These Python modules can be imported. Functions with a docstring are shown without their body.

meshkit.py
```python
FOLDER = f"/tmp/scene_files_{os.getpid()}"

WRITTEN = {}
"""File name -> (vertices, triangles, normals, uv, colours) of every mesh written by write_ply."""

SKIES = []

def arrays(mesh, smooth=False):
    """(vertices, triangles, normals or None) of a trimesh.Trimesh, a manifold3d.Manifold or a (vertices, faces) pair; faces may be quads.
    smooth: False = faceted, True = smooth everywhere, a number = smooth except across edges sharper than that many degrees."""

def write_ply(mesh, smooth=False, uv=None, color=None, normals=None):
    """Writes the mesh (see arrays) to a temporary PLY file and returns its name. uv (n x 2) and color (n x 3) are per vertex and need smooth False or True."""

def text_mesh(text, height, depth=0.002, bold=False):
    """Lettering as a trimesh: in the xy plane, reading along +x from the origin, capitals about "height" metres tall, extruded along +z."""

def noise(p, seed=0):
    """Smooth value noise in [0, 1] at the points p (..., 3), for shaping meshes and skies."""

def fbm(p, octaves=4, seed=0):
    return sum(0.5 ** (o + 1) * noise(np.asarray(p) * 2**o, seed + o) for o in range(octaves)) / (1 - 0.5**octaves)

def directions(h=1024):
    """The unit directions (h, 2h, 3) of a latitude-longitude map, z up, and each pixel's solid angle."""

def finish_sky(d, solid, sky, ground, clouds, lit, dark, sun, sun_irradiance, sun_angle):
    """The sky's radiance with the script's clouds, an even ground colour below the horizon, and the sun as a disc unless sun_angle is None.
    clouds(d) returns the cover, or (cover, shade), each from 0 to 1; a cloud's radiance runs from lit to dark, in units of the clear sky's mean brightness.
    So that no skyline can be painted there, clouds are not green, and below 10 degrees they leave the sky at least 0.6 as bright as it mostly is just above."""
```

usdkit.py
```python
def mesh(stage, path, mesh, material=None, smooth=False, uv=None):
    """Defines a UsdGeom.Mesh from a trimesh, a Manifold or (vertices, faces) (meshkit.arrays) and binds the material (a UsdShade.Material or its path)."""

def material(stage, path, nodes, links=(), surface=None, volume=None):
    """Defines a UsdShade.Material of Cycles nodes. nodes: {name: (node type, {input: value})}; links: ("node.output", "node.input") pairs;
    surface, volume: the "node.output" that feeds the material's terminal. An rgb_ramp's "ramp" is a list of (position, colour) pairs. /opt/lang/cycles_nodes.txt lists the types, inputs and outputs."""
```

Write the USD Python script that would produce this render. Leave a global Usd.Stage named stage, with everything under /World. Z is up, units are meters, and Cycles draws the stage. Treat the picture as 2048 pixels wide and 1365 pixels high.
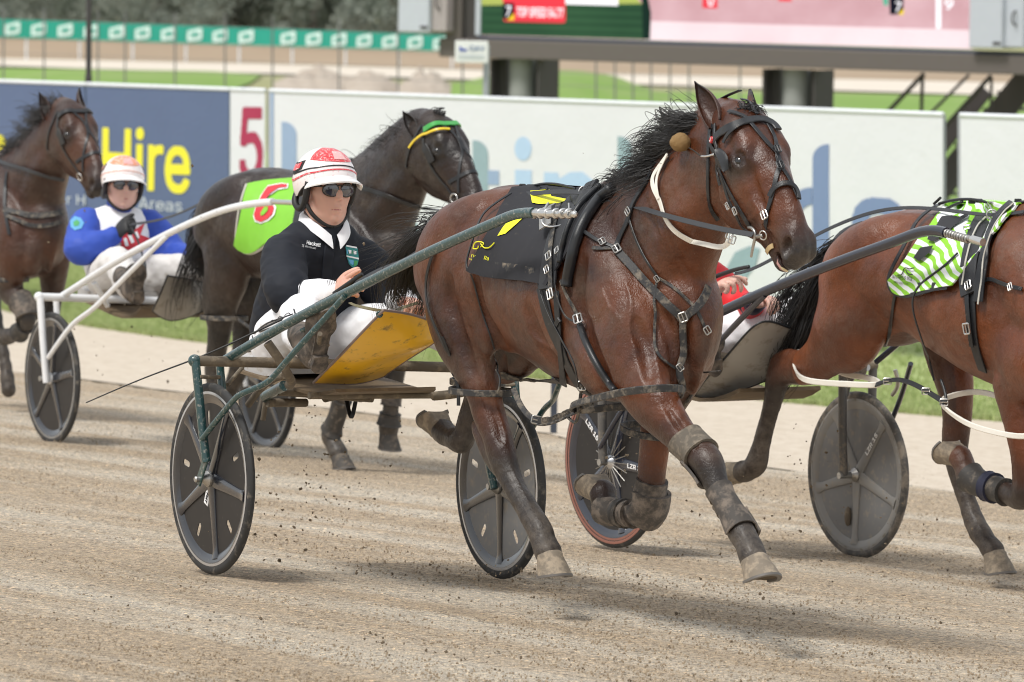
import math, os, random
import numpy as np, trimesh, manifold3d as m3, usdkit, meshkit
from pxr import Usd, UsdGeom, UsdLux, UsdShade, Gf, Sdf, Vt
stage = Usd.Stage.CreateInMemory()
UsdGeom.Xform.Define(stage, '/World'); UsdGeom.Scope.Define(stage, '/World/Looks')
rng = np.random.default_rng(7)
# ---------------------------------------------------------------- camera
# the lens looks down the banked track from a stand: 211 mm on a 36 mm wide sensor, tilted down and rolled one degree
FPX = 12034.0; CAM = np.array([0, -22.0, 2.391]); PIT = math.atan(832.5/FPX); RHO = math.radians(1.0)
FW = np.array([0, math.cos(PIT), -math.sin(PIT)]); UP0 = np.array([0, math.sin(PIT), math.cos(PIT)]); RT0 = np.array([1.0, 0, 0])
CR = math.cos(RHO)*RT0 + math.sin(RHO)*UP0; CU = math.cos(RHO)*UP0 - math.sin(RHO)*RT0
cam = UsdGeom.Camera.Define(stage, '/World/camera')
cam.CreateHorizontalApertureAttr(36.0); cam.CreateFocalLengthAttr(36.0*FPX/2048)
cam.CreateFStopAttr(8.0); cam.CreateFocusDistanceAttr(21.2); cam.CreateClippingRangeAttr(Gf.Vec2f(0.5, 4000))
cam.CreateExposureAttr(0.98)
_m = np.eye(4); _m[0, :3] = CR; _m[1, :3] = CU; _m[2, :3] = -FW; _m[3, :3] = CAM
cam.AddTransformOp().Set(Gf.Matrix4d(_m.tolist()))
# ---------------------------------------------------------------- sky and sun (thin bright overcast)
SUN = np.array([-0.45, -0.42, 0.95]); SUN /= np.linalg.norm(SUN)
EL, ROT = math.asin(SUN[2]), math.atan2(SUN[0], SUN[1])
usdkit.material(stage, '/World/Looks/sky', {
    'sky': ('sky_texture', {'sky_type': 'single_scattering', 'sun_disc': False, 'sun_elevation': EL, 'sun_rotation': ROT, 'altitude': 50.0, 'air_density': 1.0, 'aerosol_density': 3.0, 'ozone_density': 1.0}),
    'tc': ('texture_coordinate', {}),
    'n': ('noise_texture', {'scale': 2.2, 'detail': 5.0, 'roughness': 0.55}),
    'r': ('rgb_ramp', {'ramp': [(0.25, (.62, .62, .62)), (0.7, (.97, .97, .97))]}),
    'grey': ('mix', {'color1': (5.2, 5.5, 5.9), 'color2': (9.5, 9.6, 9.6)}),
    'mx': ('mix', {}),
    'bg': ('background_shader', {'strength': 0.065})},
    [('tc.generated', 'n.vector'), ('n.fac', 'r.fac'), ('n.fac', 'grey.fac'), ('r.color', 'mx.fac'), ('sky.color', 'mx.color1'), ('grey.color', 'mx.color2'), ('mx.color', 'bg.color')],
    surface='bg.background')
dome = UsdLux.DomeLight.Define(stage, '/World/sky')
UsdShade.MaterialBindingAPI.Apply(dome.GetPrim()).Bind(UsdShade.Material.Get(stage, '/World/Looks/sky'))
sun = UsdLux.DistantLight.Define(stage, '/World/sun')
sun.CreateIntensityAttr(0.40); sun.CreateAngleAttr(14.0); sun.CreateColorAttr(Gf.Vec3f(1.0, 0.97, 0.92)); sun.GetPrim().CreateAttribute('inputs:normalize', Sdf.ValueTypeNames.Bool).Set(True)
_z = SUN; _x = np.cross([0, 0, 1.0], _z); _x /= np.linalg.norm(_x); _y = np.cross(_z, _x)
_s = np.eye(4); _s[0, :3] = _x; _s[1, :3] = _y; _s[2, :3] = _z
sun.AddTransformOp().Set(Gf.Matrix4d(_s.tolist()))
dome.GetPrim().SetCustomDataByKey('kind', 'structure')
# ---------------------------------------------------------------- points in the place, from measured directions
def ray(u, v): return FW + CR*((u-1024)/FPX) - CU*((v-682.5)/FPX)
def proj(p):
    d = np.asarray(p, float)-CAM; z = d@FW
    return np.stack([1024+FPX*(d@CR)/z, 682.5-FPX*(d@CU)/z, FPX/z], -1)
def at(u, v, s): return CAM + ray(u, v)*(FPX/s)
GA, GB, GC = -0.0346, -0.0420, -0.0463            # the banked track: z = GA x + GB y + GC
def ground_z(x, y): return GA*x + GB*y + GC
def on_ground(u, v, dz=0.0):
    d = ray(u, v); n = np.array([-GA, -GB, 1.0]); k = (GC+dz - CAM@n)/(d@n)
    return CAM + d*k
class Frame:
    """A thing's own frame: t forward along the heading, l to its right-hand side, z up (world height)."""
    def __init__(s, origin, deg, zero=0.0):
        a = math.radians(deg); s.o = np.array([origin[0], origin[1], zero])
        s.h = np.array([math.cos(a), -math.sin(a), 0]); s.r = np.array([-math.sin(a), -math.cos(a), 0])
        s.A = np.stack([s.h, s.r, [0, 0, 1.0]])       # rows
    def w(s, p): return np.asarray(p, float)@s.A + s.o
    def loc(s, p): return (np.asarray(p, float)-s.o)@s.A.T
    def J(s, u, v, l=0.0):
        d = ray(u, v); p = CAM + d*(((s.o + s.r*l - CAM)@s.r)/(d@s.r))
        return s.loc(p)
# ---------------------------------------------------------------- prims
USED = {}
def numbered(parent, name):
    k = (parent, name); n = USED.get(k, 0); USED[k] = n+1
    return f'{parent}/{name}' if n == 0 else f'{parent}/{name}_{n:03d}'
def data(prim, label=None, cat=None, group=None, kind=None):
    for k, v in (('label', label), ('category', cat), ('group', group), ('kind', kind)):
        if v: prim.SetCustomDataByKey(k, v)
    return prim
def thing(name, label, cat, loc=(0, 0, 0), group=None):
    path = numbered('/World', name); x = UsdGeom.Xform.Define(stage, path)
    if any(loc): x.AddTranslateOp().Set(Gf.Vec3d(*map(float, loc)))
    data(x.GetPrim(), label, cat, group); x.loc = np.asarray(loc, float)
    ORIGIN[path] = x.loc
    return path
ORIGIN = {'/World': np.zeros(3)}
def origin(path):
    while path not in ORIGIN: path = path.rsplit('/', 1)[0]
    return ORIGIN[path]
def obj(name, mesh, mat, parent='/World', smooth=False, label=None, cat=None, group=None, kind=None, normals=None, **pv):
    """ONE Mesh prim from world-space geometry; pv are per-vertex primvars (need smooth False or True)."""
    path = numbered(parent, name)
    if normals is None: v, f, n = meshkit.arrays(mesh, smooth)
    else: (v, f), n = mesh, normals
    v = np.asarray(v, float) - origin(parent)
    m = UsdGeom.Mesh.Define(stage, path)
    m.CreatePointsAttr(Vt.Vec3fArray.FromNumpy(v.astype(np.float32)))
    m.CreateFaceVertexCountsAttr(Vt.IntArray.FromNumpy(np.full(len(f), 3, np.int32)))
    m.CreateFaceVertexIndicesAttr(Vt.IntArray.FromNumpy(np.asarray(f).astype(np.int32).ravel()))
    m.CreateSubdivisionSchemeAttr('none')
    if n is not None:
        m.CreateNormalsAttr(Vt.Vec3fArray.FromNumpy(np.asarray(n).astype(np.float32))); m.SetNormalsInterpolation('vertex')
    for k, a in pv.items():
        a = np.asarray(a, np.float32); api = UsdGeom.PrimvarsAPI(m)
        if a.ndim == 1: a = np.stack([a, a, a], 1)
        api.CreatePrimvar(k, Sdf.ValueTypeNames.Color3fArray, 'vertex').Set(Vt.Vec3fArray.FromNumpy(a))
    UsdShade.MaterialBindingAPI.Apply(m.GetPrim()).Bind(UsdShade.Material.Get(stage, '/World/Looks/'+mat))
    data(m.GetPrim(), label, cat, group, kind)
    return path
def cat_(ms): return trimesh.util.concatenate([m if isinstance(m, trimesh.Trimesh) else trimesh.Trimesh(*m, process=False) for m in ms])
# ---------------------------------------------------------------- shapes
def norm(v): v = np.asarray(v, float); return v/np.maximum(np.linalg.norm(v, axis=-1, keepdims=True), 1e-12)
def spline(pts, n=40, closed=False):
    """Centripetal-ish Catmull-Rom through the points, n samples."""
    P = np.asarray(pts, float)
    if len(P) == 2: return P[0]+(P[1]-P[0])*np.linspace(0, 1, n)[:, None]
    from scipy.interpolate import CubicSpline, PchipInterpolator
    if closed: P = np.vstack([P, P[:1]])
    d = np.r_[0, np.cumsum(np.maximum(np.linalg.norm(np.diff(P[:, :3], axis=0), axis=1), 1e-6)**0.7)]
    if closed: return CubicSpline(d, P, bc_type='periodic')(np.linspace(0, d[-1], n+1)[:-1])
    return (CubicSpline(d, P, bc_type='natural') if P.shape[1] <= 3 else PchipInterpolator(d, P))(np.linspace(0, d[-1], n))
def resample(P, n):
    d = np.r_[0, np.cumsum(np.linalg.norm(np.diff(P, axis=0), axis=1))]; x = np.linspace(0, d[-1], n)
    return np.stack([np.interp(x, d, P[:, k]) for k in range(P.shape[1])], 1)
def frames(P, up=(0, 0, 1.0)):
    """Parallel-transported frames along a polyline."""
    T = norm(np.gradient(P, axis=0)); N = np.empty_like(P); a = np.asarray(up, float)
    if abs(T[0]@a) > .95: a = np.array([1.0, 0, 0])
    N[0] = norm(a-T[0]*(a@T[0]))
    for i in range(1, len(P)): N[i] = norm(N[i-1]-T[i]*(N[i-1]@T[i]))
    return T, N, np.cross(T, N)
def sweep(P, prof, N=None, closed=False, cap=True, scale=None):
    """Sweeps a 2D profile (k x 2: along N and along B) along the polyline."""
    P = np.asarray(P, float); T = norm(np.gradient(P, axis=0))
    if closed: T = norm(np.roll(P, -1, 0)-np.roll(P, 1, 0))
    if N is None: T, N, B = frames(P)
    else:
        N = norm(N - T*(N*T).sum(1, keepdims=True)); B = np.cross(T, N)
    prof = np.asarray(prof, float); k = len(prof); n = len(P)
    sc = np.ones(n) if scale is None else np.asarray(scale, float)
    V = P[:, None] + (N[:, None]*prof[None, :, :1] + B[:, None]*prof[None, :, 1:])*sc[:, None, None]
    V = V.reshape(-1, 3); i = np.arange(n if closed else n-1)[:, None]*k; j = np.arange(k)[None]
    a = i+j; b = i+(j+1) % k; i2 = ((np.arange(n if closed else n-1)+1) % n)[:, None]*k; c = i2+(j+1) % k; d = i2+j
    F = np.concatenate([np.stack([a, b, c], -1).reshape(-1, 3), np.stack([a, c, d], -1).reshape(-1, 3)])
    if cap and not closed:
        V = np.vstack([V, P[:1], P[-1:]]); q = np.arange(k); q2 = (q+1) % k
        F = np.vstack([F, np.stack([np.full(k, n*k), q2, q], 1), np.stack([np.full(k, n*k+1), (n-1)*k+q, (n-1)*k+q2], 1)])
    m = trimesh.Trimesh(V, F, process=False); a, b, c_ = V[F[:, 0]]-V[0], V[F[:, 1]]-V[0], V[F[:, 2]]-V[0]
    if (a*np.cross(b, c_)).sum() < 0: m = trimesh.Trimesh(V, F[:, ::-1], process=False)
    return m
def circle(r, k=10): a = np.linspace(0, 2*np.pi, k, endpoint=False); return np.stack([np.cos(a), np.sin(a)], 1)*r
def tube(pts, r, n=None, k=10, smooth=True, r1=None):
    P = np.asarray(pts, float)
    if smooth and len(P) > 2: P = spline(P, n or max(8, 8*len(P)))
    sc = None if r1 is None else np.linspace(1, r1/r, len(P))
    return sweep(P, circle(r, k), scale=sc)
def rod(a, b, r, k=10): return sweep(np.array([a, b], float), circle(r, k))
def ribbon(P, N, w, th, closed=False):
    """A strap: flat band of width w and thickness th lying with its face along N."""
    e = min(th, w)*.3; prof = [(-th/2, -w/2+e), (-th/2, w/2-e), (-th/2+e, w/2), (th/2-e, w/2), (th/2, w/2-e), (th/2, -w/2+e), (th/2-e, -w/2), (-th/2+e, -w/2)]
    return sweep(P, prof, np.broadcast_to(np.asarray(N, float), np.shape(P)).copy(), closed)
def box_(c, sx, sy, sz, A=None, bev=0.0):
    """A bevelled box round c with half sizes along the rows of A."""
    A = np.eye(3) if A is None else np.asarray(A, float)
    h = np.array([sx, sy, sz], float); b = min(bev, *(h*.8))
    if b <= 0: V = np.array([[x, y, z] for x in (-1, 1) for y in (-1, 1) for z in (-1, 1)], float)*h
    else:
        V = np.array([[x, y, z] for x in (-1, 1) for y in (-1, 1) for z in (-1, 1)], float)
        V = np.vstack([V*(h-np.array([0, b, b])), V*(h-np.array([b, 0, b])), V*(h-np.array([b, b, 0]))])
    m = trimesh.convex.convex_hull(V); m.vertices = m.vertices@A + np.asarray(c, float)
    if np.linalg.det(A) < 0: m.invert()
    return m
def ball(c, r, sub=2, S=(1, 1, 1)):
    m = trimesh.creation.icosphere(subdivisions=sub, radius=r); m.vertices = m.vertices*np.asarray(S) + np.asarray(c, float); return m
def ring(c, axis, R, r, n=24, k=8):
    a = norm(axis); x = norm(np.cross(a, [0.3, .2, 1])); y = np.cross(a, x); t = np.linspace(0, 2*np.pi, n, endpoint=False)
    P = np.asarray(c)+R*(np.cos(t)[:, None]*x+np.sin(t)[:, None]*y)
    return sweep(P, circle(r, k), np.broadcast_to(a, P.shape).copy(), closed=True)
def revolve(prof, c, axis, n=48):
    """Revolves (radius, along-axis) pairs about the axis through c."""
    a = norm(axis); x = norm(np.cross(a, [0.31, .22, 1])); y = np.cross(a, x); t = np.linspace(0, 2*np.pi, n, endpoint=False)
    prof = np.asarray(prof, float); e = np.cos(t)[:, None]*x+np.sin(t)[:, None]*y
    V = (np.asarray(c)+prof[:, None, 0, None]*e[None]+prof[:, None, 1, None]*a).reshape(-1, 3)
    m, i, j = len(prof), np.arange(len(prof)-1)[:, None], np.arange(n)[None]
    A_, B_, C_, D_ = i*n+j, i*n+(j+1) % n, (i+1)*n+(j+1) % n, (i+1)*n+j
    F_ = np.concatenate([np.stack([A_, B_, C_], -1).reshape(-1, 3), np.stack([A_, C_, D_], -1).reshape(-1, 3)]); q = V-np.asarray(c); q = q[F_]
    if (q[:, 0]*np.cross(q[:, 1], q[:, 2])).sum() < 0: F_ = F_[:, ::-1]
    return trimesh.Trimesh(V, F_, process=False)
def slab(poly, th, o, ex, ey):
    """A 2D outline (m) as a plate of thickness th, centred on the plane through o spanned by ex, ey."""
    from shapely.geometry import Polygon
    pg = poly if hasattr(poly, 'exterior') or hasattr(poly, 'geoms') else Polygon(poly)
    gs = list(getattr(pg, 'geoms', [pg])); out = []
    for g in gs:
        m = trimesh.creation.extrude_polygon(g, th, engine='earcut'); m.apply_translation([0, 0, -th/2])
        m.vertices = m.vertices@np.stack([ex, ey, np.cross(ex, ey)]) + np.asarray(o); out.append(m)
    return cat_(out)
def on_sheet(mesh, f):
    """Moves the vertices (x, y, z in sheet units) through f."""
    mesh = mesh.copy(); mesh.vertices = f(mesh.vertices); return mesh
def lettering(text, h, o, ex, ey, depth=0.003, bold=False, width=None, shear=0.0):
    m = meshkit.text_mesh(text, h, depth, bold); v = m.vertices
    if width: v[:, 0] *= width/(v[:, 0].max()-v[:, 0].min())
    v[:, 0] += shear*v[:, 1]
    m.vertices = v@np.stack([ex, ey, np.cross(ex, ey)])+np.asarray(o); return m
# ---------------------------------------------------------------- solid sculpting: a signed field on a grid, skinned by surface nets
class Clay:
    def __init__(s, lo, hi, h):
        s.h = h; s.lo = np.asarray(lo, float); s.n = np.ceil((np.asarray(hi)-s.lo)/h).astype(int)+1
        s.F = np.full(s.n, .12, np.float32)
    def region(s, lo, hi):
        a = np.clip(np.floor((np.asarray(lo)-s.lo)/s.h).astype(int), 0, s.n); b = np.clip(np.ceil((np.asarray(hi)-s.lo)/s.h).astype(int)+1, 0, s.n)
        if (b <= a).any(): return None, None
        g = [(s.lo[k]+s.h*np.arange(a[k], b[k])).astype(np.float32) for k in range(3)]
        return tuple(slice(a[k], b[k]) for k in range(3)), (g[0][:, None, None], g[1][None, :, None], g[2][None, None, :])
    def put(s, lo, hi, fn, k, op='add'):
        pad = k+.02+2*s.h
        sl, X = s.region(np.asarray(lo)-pad, np.asarray(hi)+pad)
        if sl is None: return
        d = fn(*X); a = s.F[sl]
        if op == 'add':
            if k > 0: q = np.clip(.5+.5*(a-d)/k, 0, 1); s.F[sl] = a*(1-q)+d*q-k*q*(1-q)
            else: s.F[sl] = np.minimum(a, d)
        elif op == 'cut':
            d = -d
            if k > 0: q = np.clip(.5-.5*(a-d)/k, 0, 1); s.F[sl] = a*(1-q)+d*q+k*q*(1-q)
            else: s.F[sl] = np.maximum(a, d)
    def chain(s, nodes, k=.03, lat=(0, 1.0, 0), op='add', M=None):
        """Limb of elliptic sections: nodes (x, y, z, depth radius, lateral radius); lat the lateral axis."""
        N = np.array([q if len(q) == 5 else (*q, q[3]) for q in nodes], float); lat = norm(lat)
        if M is not None:
            A, o, sc = M; N[:, :3] = (N[:, :3]*sc)@A+o; N[:, 3:] *= sc; lat = lat@A
        if len(N) > 2 and op == 'add': N = resample_nodes(N)
        for p, q in zip(N[:-1], N[1:]):
            r = max(p[3], p[4], q[3], q[4]); lo = np.minimum(p[:3], q[:3])-r; hi = np.maximum(p[:3], q[:3])+r
            s.put(lo, hi, lambda X, Y, Z: seg(X, Y, Z, p, q, lat), k, op)
    def ell(s, c, r, k=.02, op='add', A=None, M=None):
        c = np.asarray(c, float); r = np.asarray(r, float); A = np.eye(3) if A is None else np.asarray(A, float)
        if M is not None:
            B, o, sc = M; c = (c*sc)@B+o; r = r*sc; A = A@B
        R = np.abs(A.T)@r
        def fn(X, Y, Z):
            d = (X-c[0], Y-c[1], Z-c[2]); e = [(d[0]*A[i, 0]+d[1]*A[i, 1]+d[2]*A[i, 2]) for i in range(3)]
            k0 = np.sqrt((e[0]/r[0])**2+(e[1]/r[1])**2+(e[2]/r[2])**2); k1 = np.sqrt((e[0]/r[0]**2)**2+(e[1]/r[1]**2)**2+(e[2]/r[2]**2)**2)
            return (k0*(k0-1)/np.maximum(k1, 1e-6)).astype(np.float32)
        s.put(c-R, c+R, fn, k, op)
    def noise(s, amp, scale, seed=0, lo=None, hi=None):
        """Low relief over the whole surface."""
        idx = np.argwhere(np.abs(s.F) < 4*s.h+amp)
        p = s.lo+idx*s.h
        s.F[tuple(idx.T)] += (amp*2*(meshkit.fbm(p*np.asarray(scale), 3, seed)-.5)).astype(np.float32)
    def sample(s, P): return s.value_grad(P)[0]
    def grad(s, P, e=None):
        e = e or s.h; P = np.asarray(P, float)
        return norm(np.stack([s.sample(P+e*d)-s.sample(P-e*d) for d in np.eye(3)], 1))
    def skin(s):
        F = s.F; S = F < 0; n = s.n
        cnt = sum(S[a:n[0]-1+a, b:n[1]-1+b, c:n[2]-1+c].astype(np.int8) for a, b, c in np.ndindex(2, 2, 2))
        idx = np.argwhere((cnt > 0) & (cnt < 8)); ids = np.full(n-1, -1, np.int64); ids[tuple(idx.T)] = np.arange(len(idx))
        acc = np.zeros((len(idx), 3)); num = np.zeros(len(idx))
        for ax in range(3):
            o1, o2 = [k for k in range(3) if k != ax]
            for a, b in np.ndindex(2, 2):
                p = idx.copy(); p[:, o1] += a; p[:, o2] += b; q = p.copy(); q[:, ax] += 1
                fa, fb = F[tuple(p.T)], F[tuple(q.T)]; m = (fa < 0) != (fb < 0)
                t = np.where(m, fa/np.where(m, fa-fb, 1), 0); pt = p.astype(float); pt[:, ax] += t
                acc[m] += pt[m]; num += m
        V = s.lo+s.h*(acc/np.maximum(num, 1)[:, None])
        Q = []
        for ax in range(3):
            o1, o2 = (ax+1) % 3, (ax+2) % 3
            sl0 = [slice(None)]*3; sl1 = [slice(None)]*3; sl0[ax] = slice(0, -1); sl1[ax] = slice(1, None)
            A, B = S[tuple(sl0)], S[tuple(sl1)]
            e = np.argwhere(A != B); e = e[(e[:, o1] > 0) & (e[:, o2] > 0) & (e[:, o1] < n[o1]-1) & (e[:, o2] < n[o2]-1)]
            def cell(d1, d2):
                c = e.copy(); c[:, o1] -= d1; c[:, o2] -= d2; return ids[tuple(c.T)]
            q = np.stack([cell(1, 1), cell(0, 1), cell(0, 0), cell(1, 0)], 1); flip = ~A[tuple(e.T)]
            q[flip] = q[flip][:, ::-1]; Q.append(q)
        Q = np.vstack(Q); Q = Q[(Q >= 0).all(1)]
        for _ in range(2):  # settle the vertices onto the surface
            f, g = s.value_grad(V); V = V-norm(g)*np.clip(f, -s.h, s.h)[:, None]*.7
        f = np.vstack([Q[:, [0, 1, 2]], Q[:, [0, 2, 3]]]); fn = np.cross(V[f[:, 1]]-V[f[:, 0]], V[f[:, 2]]-V[f[:, 0]])
        nn = norm(np.stack([sum(np.bincount(f[:, k], fn[:, c], len(V)) for k in range(3)) for c in range(3)], 1))
        if (nn*g).sum() < 0: f = f[:, ::-1]; nn = -nn
        return V, f, nn
    def value_grad(s, P):
        q = (np.asarray(P, float)-s.lo)/s.h; i = np.clip(np.floor(q).astype(int), 0, s.n-2); f = np.clip(q-i, 0, 1).astype(np.float32); Fl = s.F.ravel(); n1, n2 = s.n[1]*s.n[2], s.n[2]
        b = i[:, 0]*n1+i[:, 1]*n2+i[:, 2]; c = [Fl[b+(k >> 2)*n1+((k >> 1) & 1)*n2+(k & 1)] for k in range(8)]; x, y, z = f.T
        z0, z1, z2, z3 = c[0]+(c[1]-c[0])*z, c[2]+(c[3]-c[2])*z, c[4]+(c[5]-c[4])*z, c[6]+(c[7]-c[6])*z; y0, y1 = z0+(z1-z0)*y, z2+(z3-z2)*y
        gz_ = ((c[1]-c[0])*(1-y)+(c[3]-c[2])*y)*(1-x)+((c[5]-c[4])*(1-y)+(c[7]-c[6])*y)*x
        return y0+(y1-y0)*x, np.stack([y1-y0, (z1-z0)*(1-x)+(z3-z2)*x, gz_], 1)/s.h
    def hit(s, o, d, tmax=40.0, t0=0.0):
        """First surface point along the rays (all given in the clay's frame); nan where they miss."""
        o = np.broadcast_to(np.asarray(o, float), np.shape(d)).copy(); d = norm(d)
        lo, hi = s.lo+2*s.h, s.lo+(s.n-3)*s.h
        with np.errstate(divide='ignore', invalid='ignore'):
            a, b = (lo-o)/d, (hi-o)/d
        t = np.maximum(np.nanmax(np.minimum(a, b), 1), t0); te = np.nanmin(np.maximum(a, b), 1); ok = t < te
        live = np.flatnonzero(ok)
        for _ in range(300):
            if not len(live): break
            f = s.sample(o[live]+d[live]*t[live][:, None]); t[live] += np.clip(f*.75, .0003, .085)*(f > .0006)
            gone = t[live] > te[live]; ok[live[gone]] = False; live = live[~gone & (f > .0006)]
        P = o+d*t[:, None]; P[~ok] = np.nan; return P
def resample_nodes(N, per=3):
    """Smooths a chain's radii and path by splitting each bone."""
    from scipy.interpolate import PchipInterpolator
    d = np.r_[0, np.cumsum(np.maximum(np.linalg.norm(np.diff(N[:, :3], axis=0), axis=1), 1e-6))]
    x = np.concatenate([np.linspace(a, b, per, endpoint=False) for a, b in zip(d[:-1], d[1:])]+[[d[-1]]])
    return PchipInterpolator(d, N)(x)
def seg(X, Y, Z, p, q, lat):
    ax = q[:3]-p[:3]; L2 = max(ax@ax, 1e-12)
    dx, dy, dz = X-p[0], Y-p[1], Z-p[2]
    t = np.clip((dx*ax[0]+dy*ax[1]+dz*ax[2])/L2, 0, 1)
    ex, ey, ez = dx-t*ax[0], dy-t*ax[1], dz-t*ax[2]
    r2 = ex*ex+ey*ey+ez*ez; l = ex*lat[0]+ey*lat[1]+ez*lat[2]
    a = p[3]+t*(q[3]-p[3]); b = p[4]+t*(q[4]-p[4])
    k = np.sqrt(np.maximum(r2-l*l, 0)/(a*a)+l*l/(b*b)); r = np.sqrt(r2)
    return (np.where(k > 1e-4, r*(1-1/np.maximum(k, 1e-4)), -np.minimum(a, b))).astype(np.float32)
def facing(mesh):
    return mesh
# ---------------------------------------------------------------- materials
def mat(name, color, rough=.5, metal=0.0, dirt=None, bump=None, spec=.5, coat=0.0, sheen=0.0, vary=.12, vscale=9.0, emit=0.0, sss=0.0, extra=None):
    """Principled paint/leather/cloth: broad tone variation, optional dirt = (colour, cover 0..1, scale), bump = (scale, depth in m)."""
    c = np.array(color, float); nodes = {
        'g': ('geometry', {}), 'p': ('principled_bsdf', {'roughness': rough, 'metallic': metal, 'specular_ior_level': spec, 'coat_weight': coat, 'coat_roughness': .12, 'sheen_weight': sheen, 'subsurface_weight': sss, 'subsurface_scale': .012}),
        'n': ('noise_texture', {'scale': vscale, 'detail': 5.0, 'roughness': .6}),
        'm': ('mix', {'color1': tuple(c*(1-vary)), 'color2': tuple(np.minimum(c*(1+vary), .95))})}
    links = [('g.position', 'n.vector'), ('n.fac', 'm.fac')]; out = 'm.color'
    if dirt:
        dc, cov, dsc = dirt
        nodes['dn'] = ('noise_texture', {'scale': dsc, 'detail': 7.0, 'roughness': .68})
        nodes['dr'] = ('rgb_ramp', {'ramp': [(max(0, .70-.42*cov), (0, 0, 0)), (min(1, .86-.42*cov), (1, 1, 1))]})
        nodes['dm'] = ('mix', {'color2': tuple(dc)})
        nodes['rm'] = ('mix_float', {'a': rough, 'b': .85})
        links += [('g.position', 'dn.vector'), ('dn.fac', 'dr.fac'), ('dr.color', 'dm.fac'), (out, 'dm.color1'), ('dr.color', 'rm.fac'), ('rm.result', 'p.roughness')]; out = 'dm.color'
    links.append((out, 'p.base_color'))
    if bump:
        nodes['bn'] = ('noise_texture', {'scale': bump[0], 'detail': 4.0, 'roughness': .6}); nodes['b'] = ('bump', {'distance': bump[1], 'strength': .8})
        links += [('g.position', 'bn.vector'), ('bn.fac', 'b.height'), ('b.normal', 'p.normal')]
    if emit:
        nodes['p'][1]['emission_strength'] = emit; links.append((out, 'p.emission_color'))
    usdkit.material(stage, '/World/Looks/'+name, nodes, links, surface='p.BSDF')
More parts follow.
